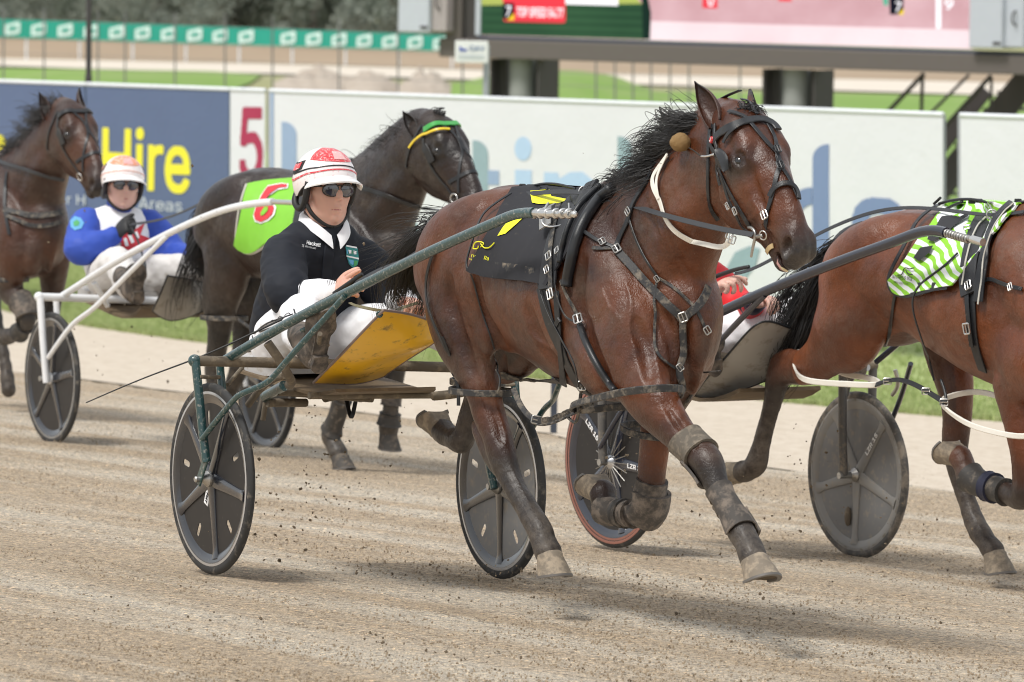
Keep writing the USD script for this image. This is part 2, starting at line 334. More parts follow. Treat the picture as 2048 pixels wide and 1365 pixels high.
def coat(name, base, warm, points, rough=.42):
    """Horse hair: 'tint' red = black points, green = dried mud, blue = sweat; broad patches of a warmer tone, flecks of mud."""
    usdkit.material(stage, '/World/Looks/'+name, {
        'g': ('geometry', {}), 't': ('attribute', {'attribute': 'tint'}), 's': ('separate_color', {}),
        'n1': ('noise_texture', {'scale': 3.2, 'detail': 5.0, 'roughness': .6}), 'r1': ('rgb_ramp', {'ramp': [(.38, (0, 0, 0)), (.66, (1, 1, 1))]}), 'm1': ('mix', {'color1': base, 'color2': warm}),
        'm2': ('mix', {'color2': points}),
        'n2': ('noise_texture', {'scale': 85.0, 'detail': 5.0, 'roughness': .75}), 'r2': ('rgb_ramp', {'ramp': [(.655, (0, 0, 0)), (.72, (.7, .7, .7))]}), 'm3': ('mix', {'color2': (.34, .28, .23)}),
        'n3': ('noise_texture', {'scale': 26.0, 'detail': 6.0, 'roughness': .7}), 'r3': ('rgb_ramp', {'ramp': [(.32, (0, 0, 0)), (.62, (1, 1, 1))]}), 'mu': ('math', {'math_type': 'multiply'}), 'm4': ('mix', {'color2': (.17, .14, .11)}),
        'mp': ('mapping', {'scale': (1.0, 1.0, .35)}), 'n4': ('noise_texture', {'scale': 260.0, 'detail': 3.0}), 'n5': ('noise_texture', {'scale': 22.0, 'detail': 4.0, 'roughness': .6}), 'ad': ('math', {'math_type': 'multiply_add', 'value2': 4.5}), 'b': ('bump', {'distance': .0024, 'strength': .75}),
        'n6': ('noise_texture', {'scale': 11.0, 'detail': 4.0, 'roughness': .6}), 'rr': ('map_range', {'from_min': .3, 'from_max': .7, 'to_min': rough-.11, 'to_max': rough+.12}),
        'wet': ('mix_float', {'b': .25}), 'dry': ('mix_float', {'b': .85}),
        'p': ('principled_bsdf', {'specular_ior_level': .40, 'coat_weight': .07, 'coat_roughness': .25})},
        [('t.color', 's.color'), ('g.position', 'n1.vector'), ('n1.fac', 'r1.fac'), ('r1.color', 'm1.fac'), ('m1.color', 'm2.color1'), ('s.r', 'm2.fac'),
         ('g.position', 'n2.vector'), ('n2.fac', 'r2.fac'), ('r2.color', 'm3.fac'), ('m2.color', 'm3.color1'),
         ('g.position', 'n3.vector'), ('n3.fac', 'r3.fac'), ('r3.color', 'mu.value1'), ('s.g', 'mu.value2'), ('mu.value', 'm4.fac'), ('m3.color', 'm4.color1'), ('m4.color', 'p.base_color'),
         ('g.position', 'mp.vector'), ('mp.vector', 'n4.vector'), ('g.position', 'n5.vector'), ('n5.fac', 'ad.value1'), ('n4.fac', 'ad.value3'), ('ad.value', 'b.height'), ('b.normal', 'p.normal'),
         ('g.position', 'n6.vector'), ('n6.fac', 'rr.value'), ('rr.result', 'wet.a'), ('s.b', 'wet.fac'), ('wet.result', 'dry.a'), ('s.g', 'dry.fac'), ('dry.result', 'p.roughness')], surface='p.BSDF')
MUD = (.215, .165, .115)
coat('coat_bay', (.031, .0098, .0052), (.112, .031, .0090), (.010, .0085, .008), .37)
coat('coat_bright_bay', (.086, .0235, .0080), (.175, .048, .0130), (.012, .010, .009), .38)
coat('coat_dark_bay', (.0085, .0052, .0045), (.023, .0105, .0070), (.005, .0045, .0045), .34)
coat('coat_brown_bay', (.027, .0100, .0060), (.066, .022, .0090), (.011, .009, .009))
mat('hoof_dark', (.045, .04, .035), .75, dirt=((.15, .12, .09), .5, 30.)); mat('hoof_horn', (.17, .14, .105), .75, dirt=((.30, .245, .18), .6, 30.), bump=(90, .002))
mat('hoof_sole', (.10, .08, .06), .9, bump=(60, .004)); mat('shoe_iron', (.16, .15, .14), .6, .6)
mat('mane_hair', (.010, .009, .009), .42, vary=.4, vscale=40)
mat('black_leather', (.010, .011, .013), .40, dirt=((.17, .14, .11), .16, 34.), bump=(240, .0008), vary=.3)
mat('muddy_leather', (.020, .020, .021), .6, dirt=((.17, .145, .115), .52, 30.), bump=(160, .0014), vary=.3)
mat('white_strap', (.72, .69, .62), .45, dirt=((.33, .28, .2), .14, 50.)); mat('tan_strap', (.45, .33, .17), .55)
mat('steel', (.62, .61, .59), .28, 1.0, dirt=((.2, .16, .11), .08, 60.)); mat('dull_steel', (.42, .41, .39), .42, 1.0, dirt=((.19, .15, .10), .3, 50.))
mat('eye_ball', (.006, .005, .005), .06, spec=.8); mat('eye_lid', (.012, .010, .010), .5)
mat('mouth_pink', (.42, .23, .21), .5); mat('teeth', (.62, .52, .33), .4)
mat('ear_plug', (.21, .125, .045), .8, bump=(120, .002)); mat('red_badge', (.42, .012, .015), .3); mat('white_paint', (.80, .80, .80), .35)
mat('white_tube', (.70, .71, .72), .32, dirt=((.30, .25, .2), .18, 22.), coat=.3)
mat('green_tube', (.012, .046, .046), .28, dirt=((.30, .28, .24), .36, 75.), coat=.5, bump=(200, .0008)); mat('mud_tube', (.13, .105, .075), .75, dirt=((.23, .185, .13), .5, 28.), bump=(120, .002))
mat('navy_tube', (.010, .012, .022), .22, coat=.6, dirt=((.3, .28, .25), .08, 60.)); mat('grey_tube', (.09, .085, .08), .5, dirt=((.22, .18, .13), .4, 26.))
mat('tyre_rubber', (.022, .022, .022), .75, dirt=((.13, .115, .095), .40, 22.), bump=(150, .0012)); mat('muddy_tyre', (.075, .072, .068), .8, dirt=((.22, .19, .155), .55, 18.), bump=(150, .0014))
mat('wheel_disc', (.020, .0185, .018), .45, dirt=((.16, .145, .12), .20, 60.), spec=.25); mat('wheel_spoke', (.012, .013, .017), .20, coat=.7, dirt=((.16, .145, .12), .14, 60.))
mat('muddy_disc', (.175, .175, .175), .62, dirt=((.26, .235, .20), .42, 26.), spec=.3); mat('muddy_spoke', (.22, .215, .205), .55, dirt=((.27, .24, .20), .4, 26.))
mat('rim_silver', (.52, .53, .55), .30, .75, dirt=((.2, .18, .15), .15, 40.)); mat('rim_red', (.235, .098, .072), .5, dirt=((.2, .17, .14), .2, 30.))
mat('dull_rim', (.24, .235, .225), .5, dirt=((.19, .165, .13), .5, 30.)); mat('carbon_blue', (.016, .019, .030), .22, coat=.6, dirt=((.16, .145, .12), .06, 60.))
mat('skin', (.58, .325, .245), .45, vary=.10, vscale=28, sss=.15, bump=(180, .0005)); mat('skin_pale', (.58, .35, .28), .5, vary=.10, vscale=20, sss=.1); mat('lip', (.40, .15, .13), .4); mat('brow_hair', (.02, .012, .008), .6); mat('dark_hair', (.015, .009, .006), .5)
mat('vest_black', (.010, .012, .018), .72, bump=(420, .0006), vary=.25, dirt=((.10, .085, .07), .08, 60.), spec=.3)
mat('cloth_white', (.78, .78, .80), .75, bump=(300, .0006), vary=.04, dirt=((.42, .38, .33), .12, 30.)); mat('muddy_white', (.62, .60, .58), .78, bump=(300, .0006), dirt=((.30, .26, .21), .30, 16.))
mat('cloth_blue', (.025, .07, .40), .65, bump=(300, .0006)); mat('cloth_red', (.62, .012, .018), .6, bump=(300, .0006)); mat('cloth_navy', (.012, .014, .035), .7); mat('print_white', (.82, .83, .84), .6); mat('print_black', (.012, .012, .014), .6)
mat('print_red', (.60, .03, .045), .6); mat('print_teal', (.02, .22, .22), .5); mat('print_sky', (.10, .32, .55), .5); mat('print_green', (.06, .30, .10), .5); mat('print_grey', (.45, .46, .48), .6)
mat('helmet_white', (.80, .79, .78), .22, coat=.5, dirt=((.45, .30, .28), .08, 60.)); mat('helmet_mottled', (.78, .72, .71), .24, coat=.5, dirt=((.62, .20, .21), .34, 70.)); mat('helmet_red', (.60, .035, .045), .3, coat=.4, dirt=((.80, .72, .70), .42, 130.)); mat('helmet_pink', (.70, .38, .37), .3, coat=.4, dirt=((.8, .76, .75), .35, 90.))
mat('helmet_orange', (.70, .25, .13), .3, coat=.4, dirt=((.8, .75, .72), .45, 90.)); mat('helmet_black', (.012, .011, .011), .55, dirt=((.15, .13, .1), .12, 80.)); mat('lens', (.035, .037, .05), .05, spec=1.0, coat=1.0, vary=.3); mat('lens_rim', (.02, .014, .010), .25, dirt=((.28, .2, .12), .1, 120.))
mat('glove', (.012, .012, .013), .6); mat('boot', (.045, .038, .032), .7, dirt=((.16, .13, .105), .62, 20.), bump=(140, .0015))
mat('boot_strap', (.095, .08, .062), .8, dirt=((.20, .165, .125), .5, 30.), bump=(160, .0015)); mat('boot_black', (.03, .027, .024), .65, dirt=((.15, .125, .10), .4, 20.), bump=(140, .0012))
mat('apron_yellow', (.80, .45, .012), .34, coat=.35, dirt=((.17, .12, .045), .36, 17.), vary=.10, vscale=4); mat('apron_edge', (.23, .17, .15), .7)
mat('apron_grey', (.30, .285, .26), .62, dirt=((.17, .14, .11), .42, 9.)); mat('apron_brown', (.13, .09, .05), .7, dirt=((.22, .165, .10), .4, 14.))
mat('seat_cover', (.42, .41, .40), .7, dirt=((.25, .2, .15), .4, 18.)); mat('rein_web', (.03, .032, .036), .6); mat('rein_tan', (.14, .12, .06), .7); mat('whip_black', (.012, .012, .012), .5)
mat('green_band', (.03, .30, .045), .4, coat=.4); mat('yellow_band', (.75, .55, .02), .4, coat=.4)
mat('cloth_pad', (.013, .013, .017), .8, bump=(220, .001), dirt=((.12, .105, .085), .16, 30.)); mat('cloth_yellow', (.80, .78, .015), .5); mat('cloth_lime', (.20, .52, .035), .6, bump=(320, .0006))
mat('cloth_mud', (.028, .028, .03), .8, dirt=((.20, .165, .125), .52, 36.)); mat('saddle_web', (.020, .021, .024), .55, bump=(350, .001), dirt=((.15, .125, .1), .15, 40.)); mat('piping', (.45, .43, .38), .5)
# ---------------------------------------------------------------- horses
HEAD = np.eye(3)
def build_horse(c, P, fine=1.0):
    """Sculpts one horse in clay c from P, its joints in its own frame (t, l, z)."""
    T = P['torso']                                      # list of (t, z, half height, half width)
    L0 = P.get('mid', lambda t: 0.0)
    c.chain([(t, L0(t), z, a, b) for t, z, a, b in T], .05)
    for n in P.get('extra', []):                        # muscles: nodes, blend
        c.chain(n[0], n[1])
    for n in P.get('lumps', []): c.ell(*n)
    for leg in P['legs']:
        for nodes, k in leg: c.chain(nodes, k)
    N = P['neck']; c.chain(N, .06)
    c.chain([(N[i][0]+d[0], N[i][1], N[i][2]+d[1], .045, .032) for i, d in zip(range(len(N)), P['crest'])], .05)
    for n in P.get('after', []): c.chain(n[0], n[1])
    head(c, P['head'])
    for n in P.get('cuts', []): c.ell(*n)
def head_frame(poll, nose, yaw=0.0, roll=0.0, L=.62):
    """x down the face, y to the horse's right, z out of the face; rows of A in the horse's frame. poll and nose are (t, z) on the face line."""
    x = norm([nose[0]-poll[0], 0, nose[1]-poll[1]]); y = np.array([0, 1.0, 0])
    if yaw:
        a = math.radians(yaw); x = norm([x[0]*math.cos(a), x[0]*math.sin(a), x[2]]); y = norm([-math.sin(a), math.cos(a), 0])
    z = np.cross(x, y)
    if z[0] < 0: z = -z
    if roll:
        a = math.radians(roll); y, z = y*math.cos(a)+z*math.sin(a), z*math.cos(a)-y*math.sin(a)
    return np.stack([x, y, z])
def head(c, M):
    wy = 1.0
    def ch(n, k, **q): c.chain([(e[0], e[1]*wy, e[2], e[3], (e[4] if len(e) > 4 else e[3])*(wy if len(e) > 4 else 1)) for e in n], k, M=M, **q)
    def el(ce, r, k=.015, op='add', A=None): c.ell((ce[0], ce[1]*wy, ce[2]), (r[0], r[1]*(wy if op == 'add' else 1), r[2]), k, op, A, M)
    ch([(-.03, 0, -.135, .065, .058), (.07, 0, -.115, .086, .076), (.18, 0, -.098, .096, .083), (.28, 0, -.088, .080, .064), (.39, 0, -.076, .063, .048), (.49, 0, -.070, .054, .042), (.555, 0, -.074, .052, .043)], .03)
    ch([(.02, 0, -.215, .090, .046), (.11, 0, -.262, .112, .052), (.21, 0, -.252, .106, .045), (.31, 0, -.206, .078, .037), (.41, 0, -.166, .052, .033), (.50, 0, -.156, .042, .031)], .03)
    for s in (-1, 1):
        el((.115, s*.054, -.215), (.125, .040, .135), .035)                      # jowl
        ch([(.10, s*.040, -.12, .050), (.22, s*.040, -.13, .048), (.34, s*.026, -.12, .038), (.45, s*.018, -.11, .03)], .03)   # flat of the cheek
        ch([(.135, s*.058, -.040, .022), (.172, s*.078, -.052, .019), (.212, s*.066, -.066, .016)], .025)   # brow
        ch([(.01, s*.046, -.075, .022), (.08, s*.056, -.056, .022), (.135, s*.062, -.045, .018)], .035)
        ch([(.20, s*.072, -.118, .012), (.28, s*.060, -.122, .011), (.38, s*.043, -.112, .008)], .022)     # cheek bone ridge
        en = norm([.10, s*.78, .62]); ex = norm(np.array([1.0, 0, 0])-en*en[0]); ey = np.cross(ex, en)*s; ey = ey if ey[2] > 0 else -ey; ec = np.array([.184, s*.0935, -.074]); at_ = lambda i, jj, k: tuple(ec+ex*i+ey*jj+en*k)
        el(ec+en*.020, (.030, .030, .030), .010, 'cut')                             # socket
        ch([(*at_(-.029, -.002, -.006), .009), (*at_(-.012, .015, .001), .0085), (*at_(.008, .016, .001), .0085), (*at_(.030, -.004, -.006), .009)], .010)   # upper lid
        ch([(*at_(-.029, -.004, -.007), .008), (*at_(-.008, -.0175, -.003), .0075), (*at_(.012, -.0165, -.003), .0075), (*at_(.030, -.005, -.007), .008)], .010)    # lower lid
        el((.24, s*.040, -.19), (.11, .036, .085), .03)
        ch([(.50, s*.030, -.040, .014), (.545, s*.037, -.034, .014), (.580, s*.037, -.056, .013), (.578, s*.036, -.090, .013), (.545, s*.040, -.100, .011)], .014)   # nostril wing
        el((.553, s*.054, -.062), (.034, .030, .023), .006, 'cut', np.array([[.72, 0, -.69], [0, 1, 0], [.69, 0, .72]]))
        el((.46, s*.052, -.120), (.05, .012, .010), .01, 'cut')
    ch([(.28, 0, -.012, .022), (.39, 0, -.020, .020), (.48, 0, -.030, .018)], .03)
    el((.572, 0, -.095), (.030, .036, .042), .022); el((.570, 0, -.126), (.028, .036, .022), .015)
    el((.535, 0, -.178), (.040, .032, .026), .016); el((.495, 0, -.182), (.03, .026, .018), .014)
    for s in (-1, 1): ch([(.46, s*.042, -.136, .006), (.52, s*.042, -.145, .007), (.58, s*.028, -.152, .008)], .004, op='cut')
    ch([(.52, 0, -.148, .007, .05), (.62, 0, -.154, .011, .05)], .004, op='cut')
def horse_parts(name, label, F, P, h, coatname, group=None):
    """Skins the clay and hangs the hard parts on it; returns (path, clay)."""
    lo = np.array(P['lo']); hi = np.array(P['hi']); c = Clay(lo, hi, h); build_horse(c, P)
    c.frame = F
    c.noise(.0045, (7, 7, 5), 3); c.noise(.0016, (26, 26, 16), 5)
    for uv, r, k in P.get('grooves', []): along(c, uv, r, k, 'cut')
    for uv, r, k in P.get('veins', []): along(c, uv, r, k, 'add')
    V, f, n = c.skin(); root = thing(name, label, 'horse', F.w(P['base']), group)
    tint = np.zeros((len(V), 3))
    for fn in P['tint']: fn(V, tint)
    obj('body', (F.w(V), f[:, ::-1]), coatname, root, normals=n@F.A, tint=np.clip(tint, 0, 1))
    A, o, sc = P['head']; hw = lambda q: F.w((np.asarray(q, float)*sc)@A+o)
    for s in (-1, 1):
        e = obj('eye', ball(hw(np.array([.184, s*.0935, -.074])-norm([.10, s*.78, .62])*.0105), .0235*sc, 3), 'eye_ball', root, smooth=True)
    for e in P['ears']: obj('ear', (F.w(e[0]), e[1][:, ::-1]), coatname, root, smooth=True, tint=e[2])
    c.hw = hw; c.frame = F; c.M = P['head']
    return root, c
def along(c, uv, r, k, op):
    """A crease or a vein on the skin under the sight lines uv."""
    F = c.frame; uv = spline(np.array(uv, float), 5*len(uv)); o = F.loc(CAM); d = np.array([ray(u, v) for u, v in uv])@F.A.T
    P = c.hit(np.broadcast_to(o, d.shape), d); P = P[~np.isnan(P[:, 0])]
    if len(P) < 3: return
    n = c.grad(P, .02); w = np.sin(np.linspace(.15, math.pi-.15, len(P)))
    Q = P+n*(r*(.55 if op == 'cut' else -.45)); c.chain([(*q, r*(.45+.55*x)) for q, x in zip(Q, w)], k, op=op) if op == 'cut' else [c.chain([(*a, r*(.5+.5*x)), (*b, r*(.5+.5*y))], k) for a, b, x, y in zip(Q[:-1], Q[1:], w[:-1], w[1:])]
def ear_mesh(base, tip, face, length=None, w=.040):
    """A cupped pointed ear: base centre, tip, and the way its opening looks."""
    base, tip, face = (np.asarray(q, float) for q in (base, tip, face)); ax = tip-base; N = norm(face-norm(ax)*(face@norm(ax))); B = np.cross(norm(ax), N)
    rows = []; tt = np.linspace(0, 1, 14); kk = 15
    for t in tt:
        wd = w*(.62+1.5*t-2.0*t**2)*(1-t**7)*(1-.15*t)+.0006; depth = .030*(1-t)**.7+.004; ctr = base+ax*t - N*.022*math.sin(math.pi*t)*.6
        a = np.linspace(-1, 1, kk)
        rows.append(ctr+B*(wd*np.sin(a*1.9))[:, None]/math.sin(1.57) + N*(depth*(1-np.cos(a*1.9)))[:, None])
    Vo = np.array(rows); Vi = Vo.copy(); th = .006
    for r, t in zip(range(len(tt)), tt):
        cen = Vo[r].mean(0)+N*.02; Vi[r] += norm(cen-Vo[r])*th*(1-t*.6)
    n = len(tt); idx = lambda r, k, o: o*n*kk+r*kk+k; F_ = []
    for r in range(n-1):
        for k in range(kk-1):
            a, b, c_, d = idx(r, k, 0), idx(r, k+1, 0), idx(r+1, k+1, 0), idx(r+1, k, 0); F_ += [(a, b, c_), (a, c_, d)]
            a, b, c_, d = idx(r, k, 1), idx(r, k+1, 1), idx(r+1, k+1, 1), idx(r+1, k, 1); F_ += [(a, c_, b), (a, d, c_)]
        for k, fl in ((0, 0), (kk-1, 1)):
            a, b, c_, d = idx(r, k, 0), idx(r+1, k, 0), idx(r+1, k, 1), idx(r, k, 1); q = [(a, b, c_), (a, c_, d)]; F_ += [x[::-1] for x in q] if fl else q
    V = np.vstack([Vo.reshape(-1, 3), Vi.reshape(-1, 3)]); m = trimesh.Trimesh(V, F_, process=False)
    tint = np.zeros((len(V), 3)); tint[:n*kk, 0] = np.repeat(np.clip((tt-.62)*3, 0, .9), kk); tint[n*kk:, 0] = np.repeat(.25+.6*tt, kk)
    edge = np.zeros(kk); edge[[0, 1, -1, -2]] = .5; tint[:n*kk, 0] += np.tile(edge, n)
    m.vertices -= base; vol = m.volume; m.vertices += base
    if vol < 0: m.invert()
    return np.array(m.vertices), np.array(m.faces), np.clip(tint, 0, 1)
def hoof_mesh(cor, ax, fwd, r0=.045, r1=.062, H=.085):
    """Hoof wall from the coronet centre down along ax, toe towards fwd; returns wall, sole, shoe."""
    ax = norm(ax); fwd = norm(np.asarray(fwd)-ax*(np.asarray(fwd)@ax)); sd = np.cross(ax, fwd); t = np.linspace(0, 2*np.pi, 28, endpoint=False)
    x, y = np.cos(t), np.sin(t); back = np.clip(-x, 0, 1)
    def loop(r, d, sh, low=1.0):
        return np.asarray(cor)+fwd*(np.maximum(x, -.74)*r*(1+.10*np.maximum(x, 0))+sh)[:, None]+sd*(y*r*.93)[:, None]+ax*(d*(1-.18*back*low)+.012*back*(1-low))[:, None]
    L = [loop(r0*.86, -.012, -.002, 0), loop(r0*1.04, 0, 0, 0), loop(r0*1.03, .012, .003), loop((r0+r1)/2, H*.5, .012), loop(r1, H, .024), loop(r1*.86, H+.001, .022), loop(r1*.5, H-.010, .02), loop(r1*.03, H-.012, .02)]
    k = len(t); V = np.vstack(L); j = np.arange(k); F_ = []
    def band(r): a = r*k+j; b = r*k+(j+1) % k; return np.vstack([np.stack([a, b, b+k], 1), np.stack([a, b+k, a+k], 1)])
    wall = trimesh.Trimesh(V[:6*k], np.vstack([band(r) for r in range(5)]), process=False); sole = trimesh.Trimesh(V[5*k:], np.vstack([band(r) for r in range(2)]), process=False)
    P = loop(r1*.93, H+.004, .022)[np.cos(t) > -.7]; order = np.argsort(((t[np.cos(t) > -.7]+np.pi) % (2*np.pi))); P = P[order]
    shoe = sweep(P, [(-.004, -.008), (-.004, .008), (.004, .008), (.004, -.008)], np.broadcast_to(ax, P.shape).copy())
    for m in (wall, sole):
        cc = m.vertices.mean(0)
        if ((m.triangles_center-(np.asarray(cor)+ax*H*.45))*m.face_normals).sum() < 0: m.invert()
    return wall, sole, shoe
def add_hoof(root, F, cor, ax, fwd, m='hoof_horn', **k):
    wall, sole, shoe = hoof_mesh(F.w(cor), np.asarray(ax)@F.A, np.asarray(fwd)@F.A, **k)
    hp = obj('hoof', wall, m, root, smooth=40); obj('sole', sole, 'hoof_sole', hp); obj('horseshoe', shoe, 'shoe_iron', hp, smooth=30)
def hair(name, roots, dirs, length, width, mat_, parent, n_seg=7, droop=.0, curl=.012, seed=1, wind=(0, 0, 0), strands=3):
    """Locks of hair as BasisCurves: roots and directions in world space."""
    r = np.random.default_rng(seed); pts = []; wid = []; cnt = []
    wind = np.asarray(wind, float)
    for p, d, L in zip(roots, dirs, np.broadcast_to(length, len(roots))):
        for _ in range(strands):
            q = p+r.normal(0, .006, 3); dd = norm(d+r.normal(0, .16, 3)); ll = L*r.uniform(.6, 1.12); side = norm(np.cross(dd, r.normal(0, 1, 3))); ph = r.uniform(0, 6)
            for i in range(n_seg):
                t = i/(n_seg-1); x = q+dd*ll*t+np.array([0, 0, -droop])*ll*t*t+wind*ll*t*t+side*curl*math.sin(ph+t*5)*t
                pts.append(x); wid.append(width*(1-.85*t**2))
            cnt.append(n_seg)
    path = numbered(parent, name); b = UsdGeom.BasisCurves.Define(stage, path); o = origin(parent)
    b.CreatePointsAttr(Vt.Vec3fArray.FromNumpy((np.array(pts)-o).astype(np.float32))); b.CreateCurveVertexCountsAttr(Vt.IntArray(cnt)); b.CreateWidthsAttr(Vt.FloatArray.FromNumpy(np.array(wid, np.float32))); b.SetWidthsInterpolation('vertex')
    b.CreateTypeAttr('linear')
    UsdShade.MaterialBindingAPI.Apply(b.GetPrim()).Bind(UsdShade.Material.Get(stage, '/World/Looks/'+mat_)); return path
def smooth_dark(V, tint, p0, p1, ch=0, lo=0.0, hi=1.0, r=9.0, amt=1.0):
    """Tints the leg round the line p0 to p1 (only within radius r) growing from lo to hi along it."""
    p0, p1 = np.asarray(p0, float), np.asarray(p1, float); ax = p1-p0; t = ((V-p0)@ax)/(ax@ax); d = np.linalg.norm(V-p0-np.clip(t, 0, 1.4)[:, None]*ax, axis=1)
    w = np.clip((t-lo)/(hi-lo), 0, 1)*(d < r)*amt; tint[:, ch] = np.maximum(tint[:, ch], w)
# straps: measured along their sight lines, laid on the body where the sight line meets it
def lay(c, uv, off=.004, n=None, closed=False, raw=False):
    """Points of a strap on the clay's skin under the sight lines uv; returns world points and normals."""
    F = c.frame; uv = np.asarray(uv, float); uv = spline(uv, n or 8*len(uv), closed)
    o = F.loc(CAM); d = np.array([ray(u, v) for u, v in uv])@F.A.T
    P = c.hit(np.broadcast_to(o, d.shape), d)
    return pull(c, P, off)
def pull(c, P, off=.004):
    P = P.copy(); ok = ~np.isnan(P[:, 0]); i = np.arange(len(P))
    for k in range(3): P[:, k] = np.interp(i, i[ok], P[ok, k])
    F = c.frame
    return F.w(P+c.grad(P, .012)*off), c.grad(P, .02)@F.A
def wrap(c, pts, off=.004, n=60, closed=False, push=.0):
    """A strap through points of the horse's frame, each drawn onto the skin."""
    P = spline(np.asarray(pts, float), n, closed)
    for _ in range(12): P = P-c.grad(P)*np.clip(c.sample(P), -.05, .05)[:, None]*.8
    return c.frame.w(P+c.grad(P, .012)*off), c.grad(P, .02)@c.frame.A
def strap(name, PN, w, mat_, parent, th=.004, closed=False, **k):
    P, N = PN
    for _ in range(2):
        if closed: P = (np.roll(P, 1, 0)+2*P+np.roll(P, -1, 0))/4
        else: P = np.vstack([P[:1], (P[:-2]+2*P[1:-1]+P[2:])/4, P[-1:]])
    return obj(name, ribbon(P, N, w, th, closed), mat_, parent, smooth=35, **k)
def buckle(p, n, d, s, parent, mat_='steel', name='buckle'):
    """A wire buckle of size s lying at p, facing n, along d."""
    d = norm(d-n*(d@n)); b = np.cross(n, d); q = [p+d*x*s+b*y*s*.8+n*.004 for x, y in ((-.5, -.5), (-.5, .5), (.5, .5), (.5, -.5))]
    q = np.array([q[0]*(1-t)+q[1]*t for t in (.1, .9)]+[q[1]*(1-t)+q[2]*t for t in (.1, .9)]+[q[2]*(1-t)+q[3]*t for t in (.1, .9)]+[q[3]*(1-t)+q[0]*t for t in (.1, .9)])
    m = cat_([sweep(q, circle(s*.10, 6), np.broadcast_to(n, q.shape).copy(), closed=True), rod(p-d*s*.5+n*.005, p+d*s*.5+n*.006, s*.07, 5)])
    return obj(name, m, mat_, parent, smooth=40)
# ---------------------------------------------------------------- harness pieces
def shoot(c, uv, off=.004):
    """World points (and normals) on the clay under many sight lines; misses become the nearest hit row."""
    uv = np.asarray(uv, float); F = c.frame; o = F.loc(CAM); d = (FW+np.outer((uv[:, 0]-1024)/FPX, CR)-np.outer((uv[:, 1]-682.5)/FPX, CU))@F.A.T
    P = c.hit(np.broadcast_to(o, d.shape), d); bad = np.isnan(P[:, 0])
    if bad.any():
        good = np.flatnonzero(~bad); B = np.flatnonzero(bad); q = ((uv[B][:, None]-uv[good][None])**2).sum(2).argmin(1); near = P[good[q]]
        dd = norm(d[B]); P[B] = o+dd*((near-o)*dd).sum(1, keepdims=True)
    return F.w(P+c.grad(P, .015)*np.broadcast_to(off, (len(P),))[:, None]), c.grad(P, .03)@F.A
def decal(c, polys, mat_, parent, name, off=.018, step=5.0, **k):
    """Flat print on cloth: pixel outlines shot onto the body, a thin skin of its own."""
    from shapely.geometry import Polygon
    ms = []
    for pg in polys:
        m = pg if isinstance(pg, trimesh.Trimesh) else trimesh.creation.extrude_polygon(Polygon(pg), 1.0, engine='earcut')
        v, f = np.array(m.vertices), np.array(m.faces); up = m.face_normals[:, 2] > .5; f = f[up]
        v, f = trimesh.remesh.subdivide_to_size(v, f, step) if step else (v, f)
        P, N = shoot(c, v[:, :2], off); ms.append(trimesh.Trimesh(P, f, process=False))
    m = cat_(ms); cen = (m.face_normals*(CAM-m.triangles_center)).sum(1)
    if cen.sum() < 0: m.invert()
    return obj(name, m, mat_, parent, smooth=True, **k)
def text_px(text, p0, p1, h, bold=False):
    """Lettering as a flat mesh in picture directions from p0 towards p1, capitals h high."""
    m = meshkit.text_mesh(text, 1.0, .5, bold); v = m.vertices; ex = np.subtract(p1, p0); w = v[:, 0].max(); n = np.array([ex[1], -ex[0]])/np.hypot(*ex)
    xy = np.asarray(p0)+np.outer(v[:, 0]/w, ex)+np.outer(v[:, 1]*h, n); m.vertices = np.c_[xy, v[:, 2]]
    m.invert() if False else None
    return trimesh.Trimesh(m.vertices, m.faces, process=False)
def sheet(c, top, bottom, nu, nv, off, name, mat_, parent, th=.008, flare=0.0, wr=.006, seed=2, over=None, mud=None, **k):
    """A cloth between two pixel curves lying on the body; over continues it across the back by that many metres."""
    T, B = spline(top, nu), spline(bottom, nu); s = np.linspace(0, 1, nv)
    uv = (T[None]*(1-s)[:, None, None]+B[None]*s[:, None, None]).reshape(-1, 2)
    P, N = shoot(c, uv, off); P = P.reshape(nv, nu, 3); N = N.reshape(nv, nu, 3)
    for _ in range(3): P[1:-1] = (P[:-2]+2*P[1:-1]+P[2:])/4; P[:, 1:-1] = (P[:, :-2]+2*P[:, 1:-1]+P[:, 2:])/4
    w = meshkit.fbm(P*np.array([14, 14, 3.5]), 3, seed)-.5
    P = P+N*(wr*2*w+flare*s[:, None]**3)[..., None]
    if over:
        A = c.frame.A; rows = []
        for q in np.linspace(1, .15, 5): rows.append(P[0]-A[1]*over*q+np.array([0, 0, -.10])*(over*q)*q)
        P = np.concatenate([np.array(rows), P]); N = np.concatenate([np.repeat(N[:1], 5, 0), N]); N = norm(N); nv += 5
    return obj(name, shell(P, N, th), mat_, parent, smooth=40, **k), P, N
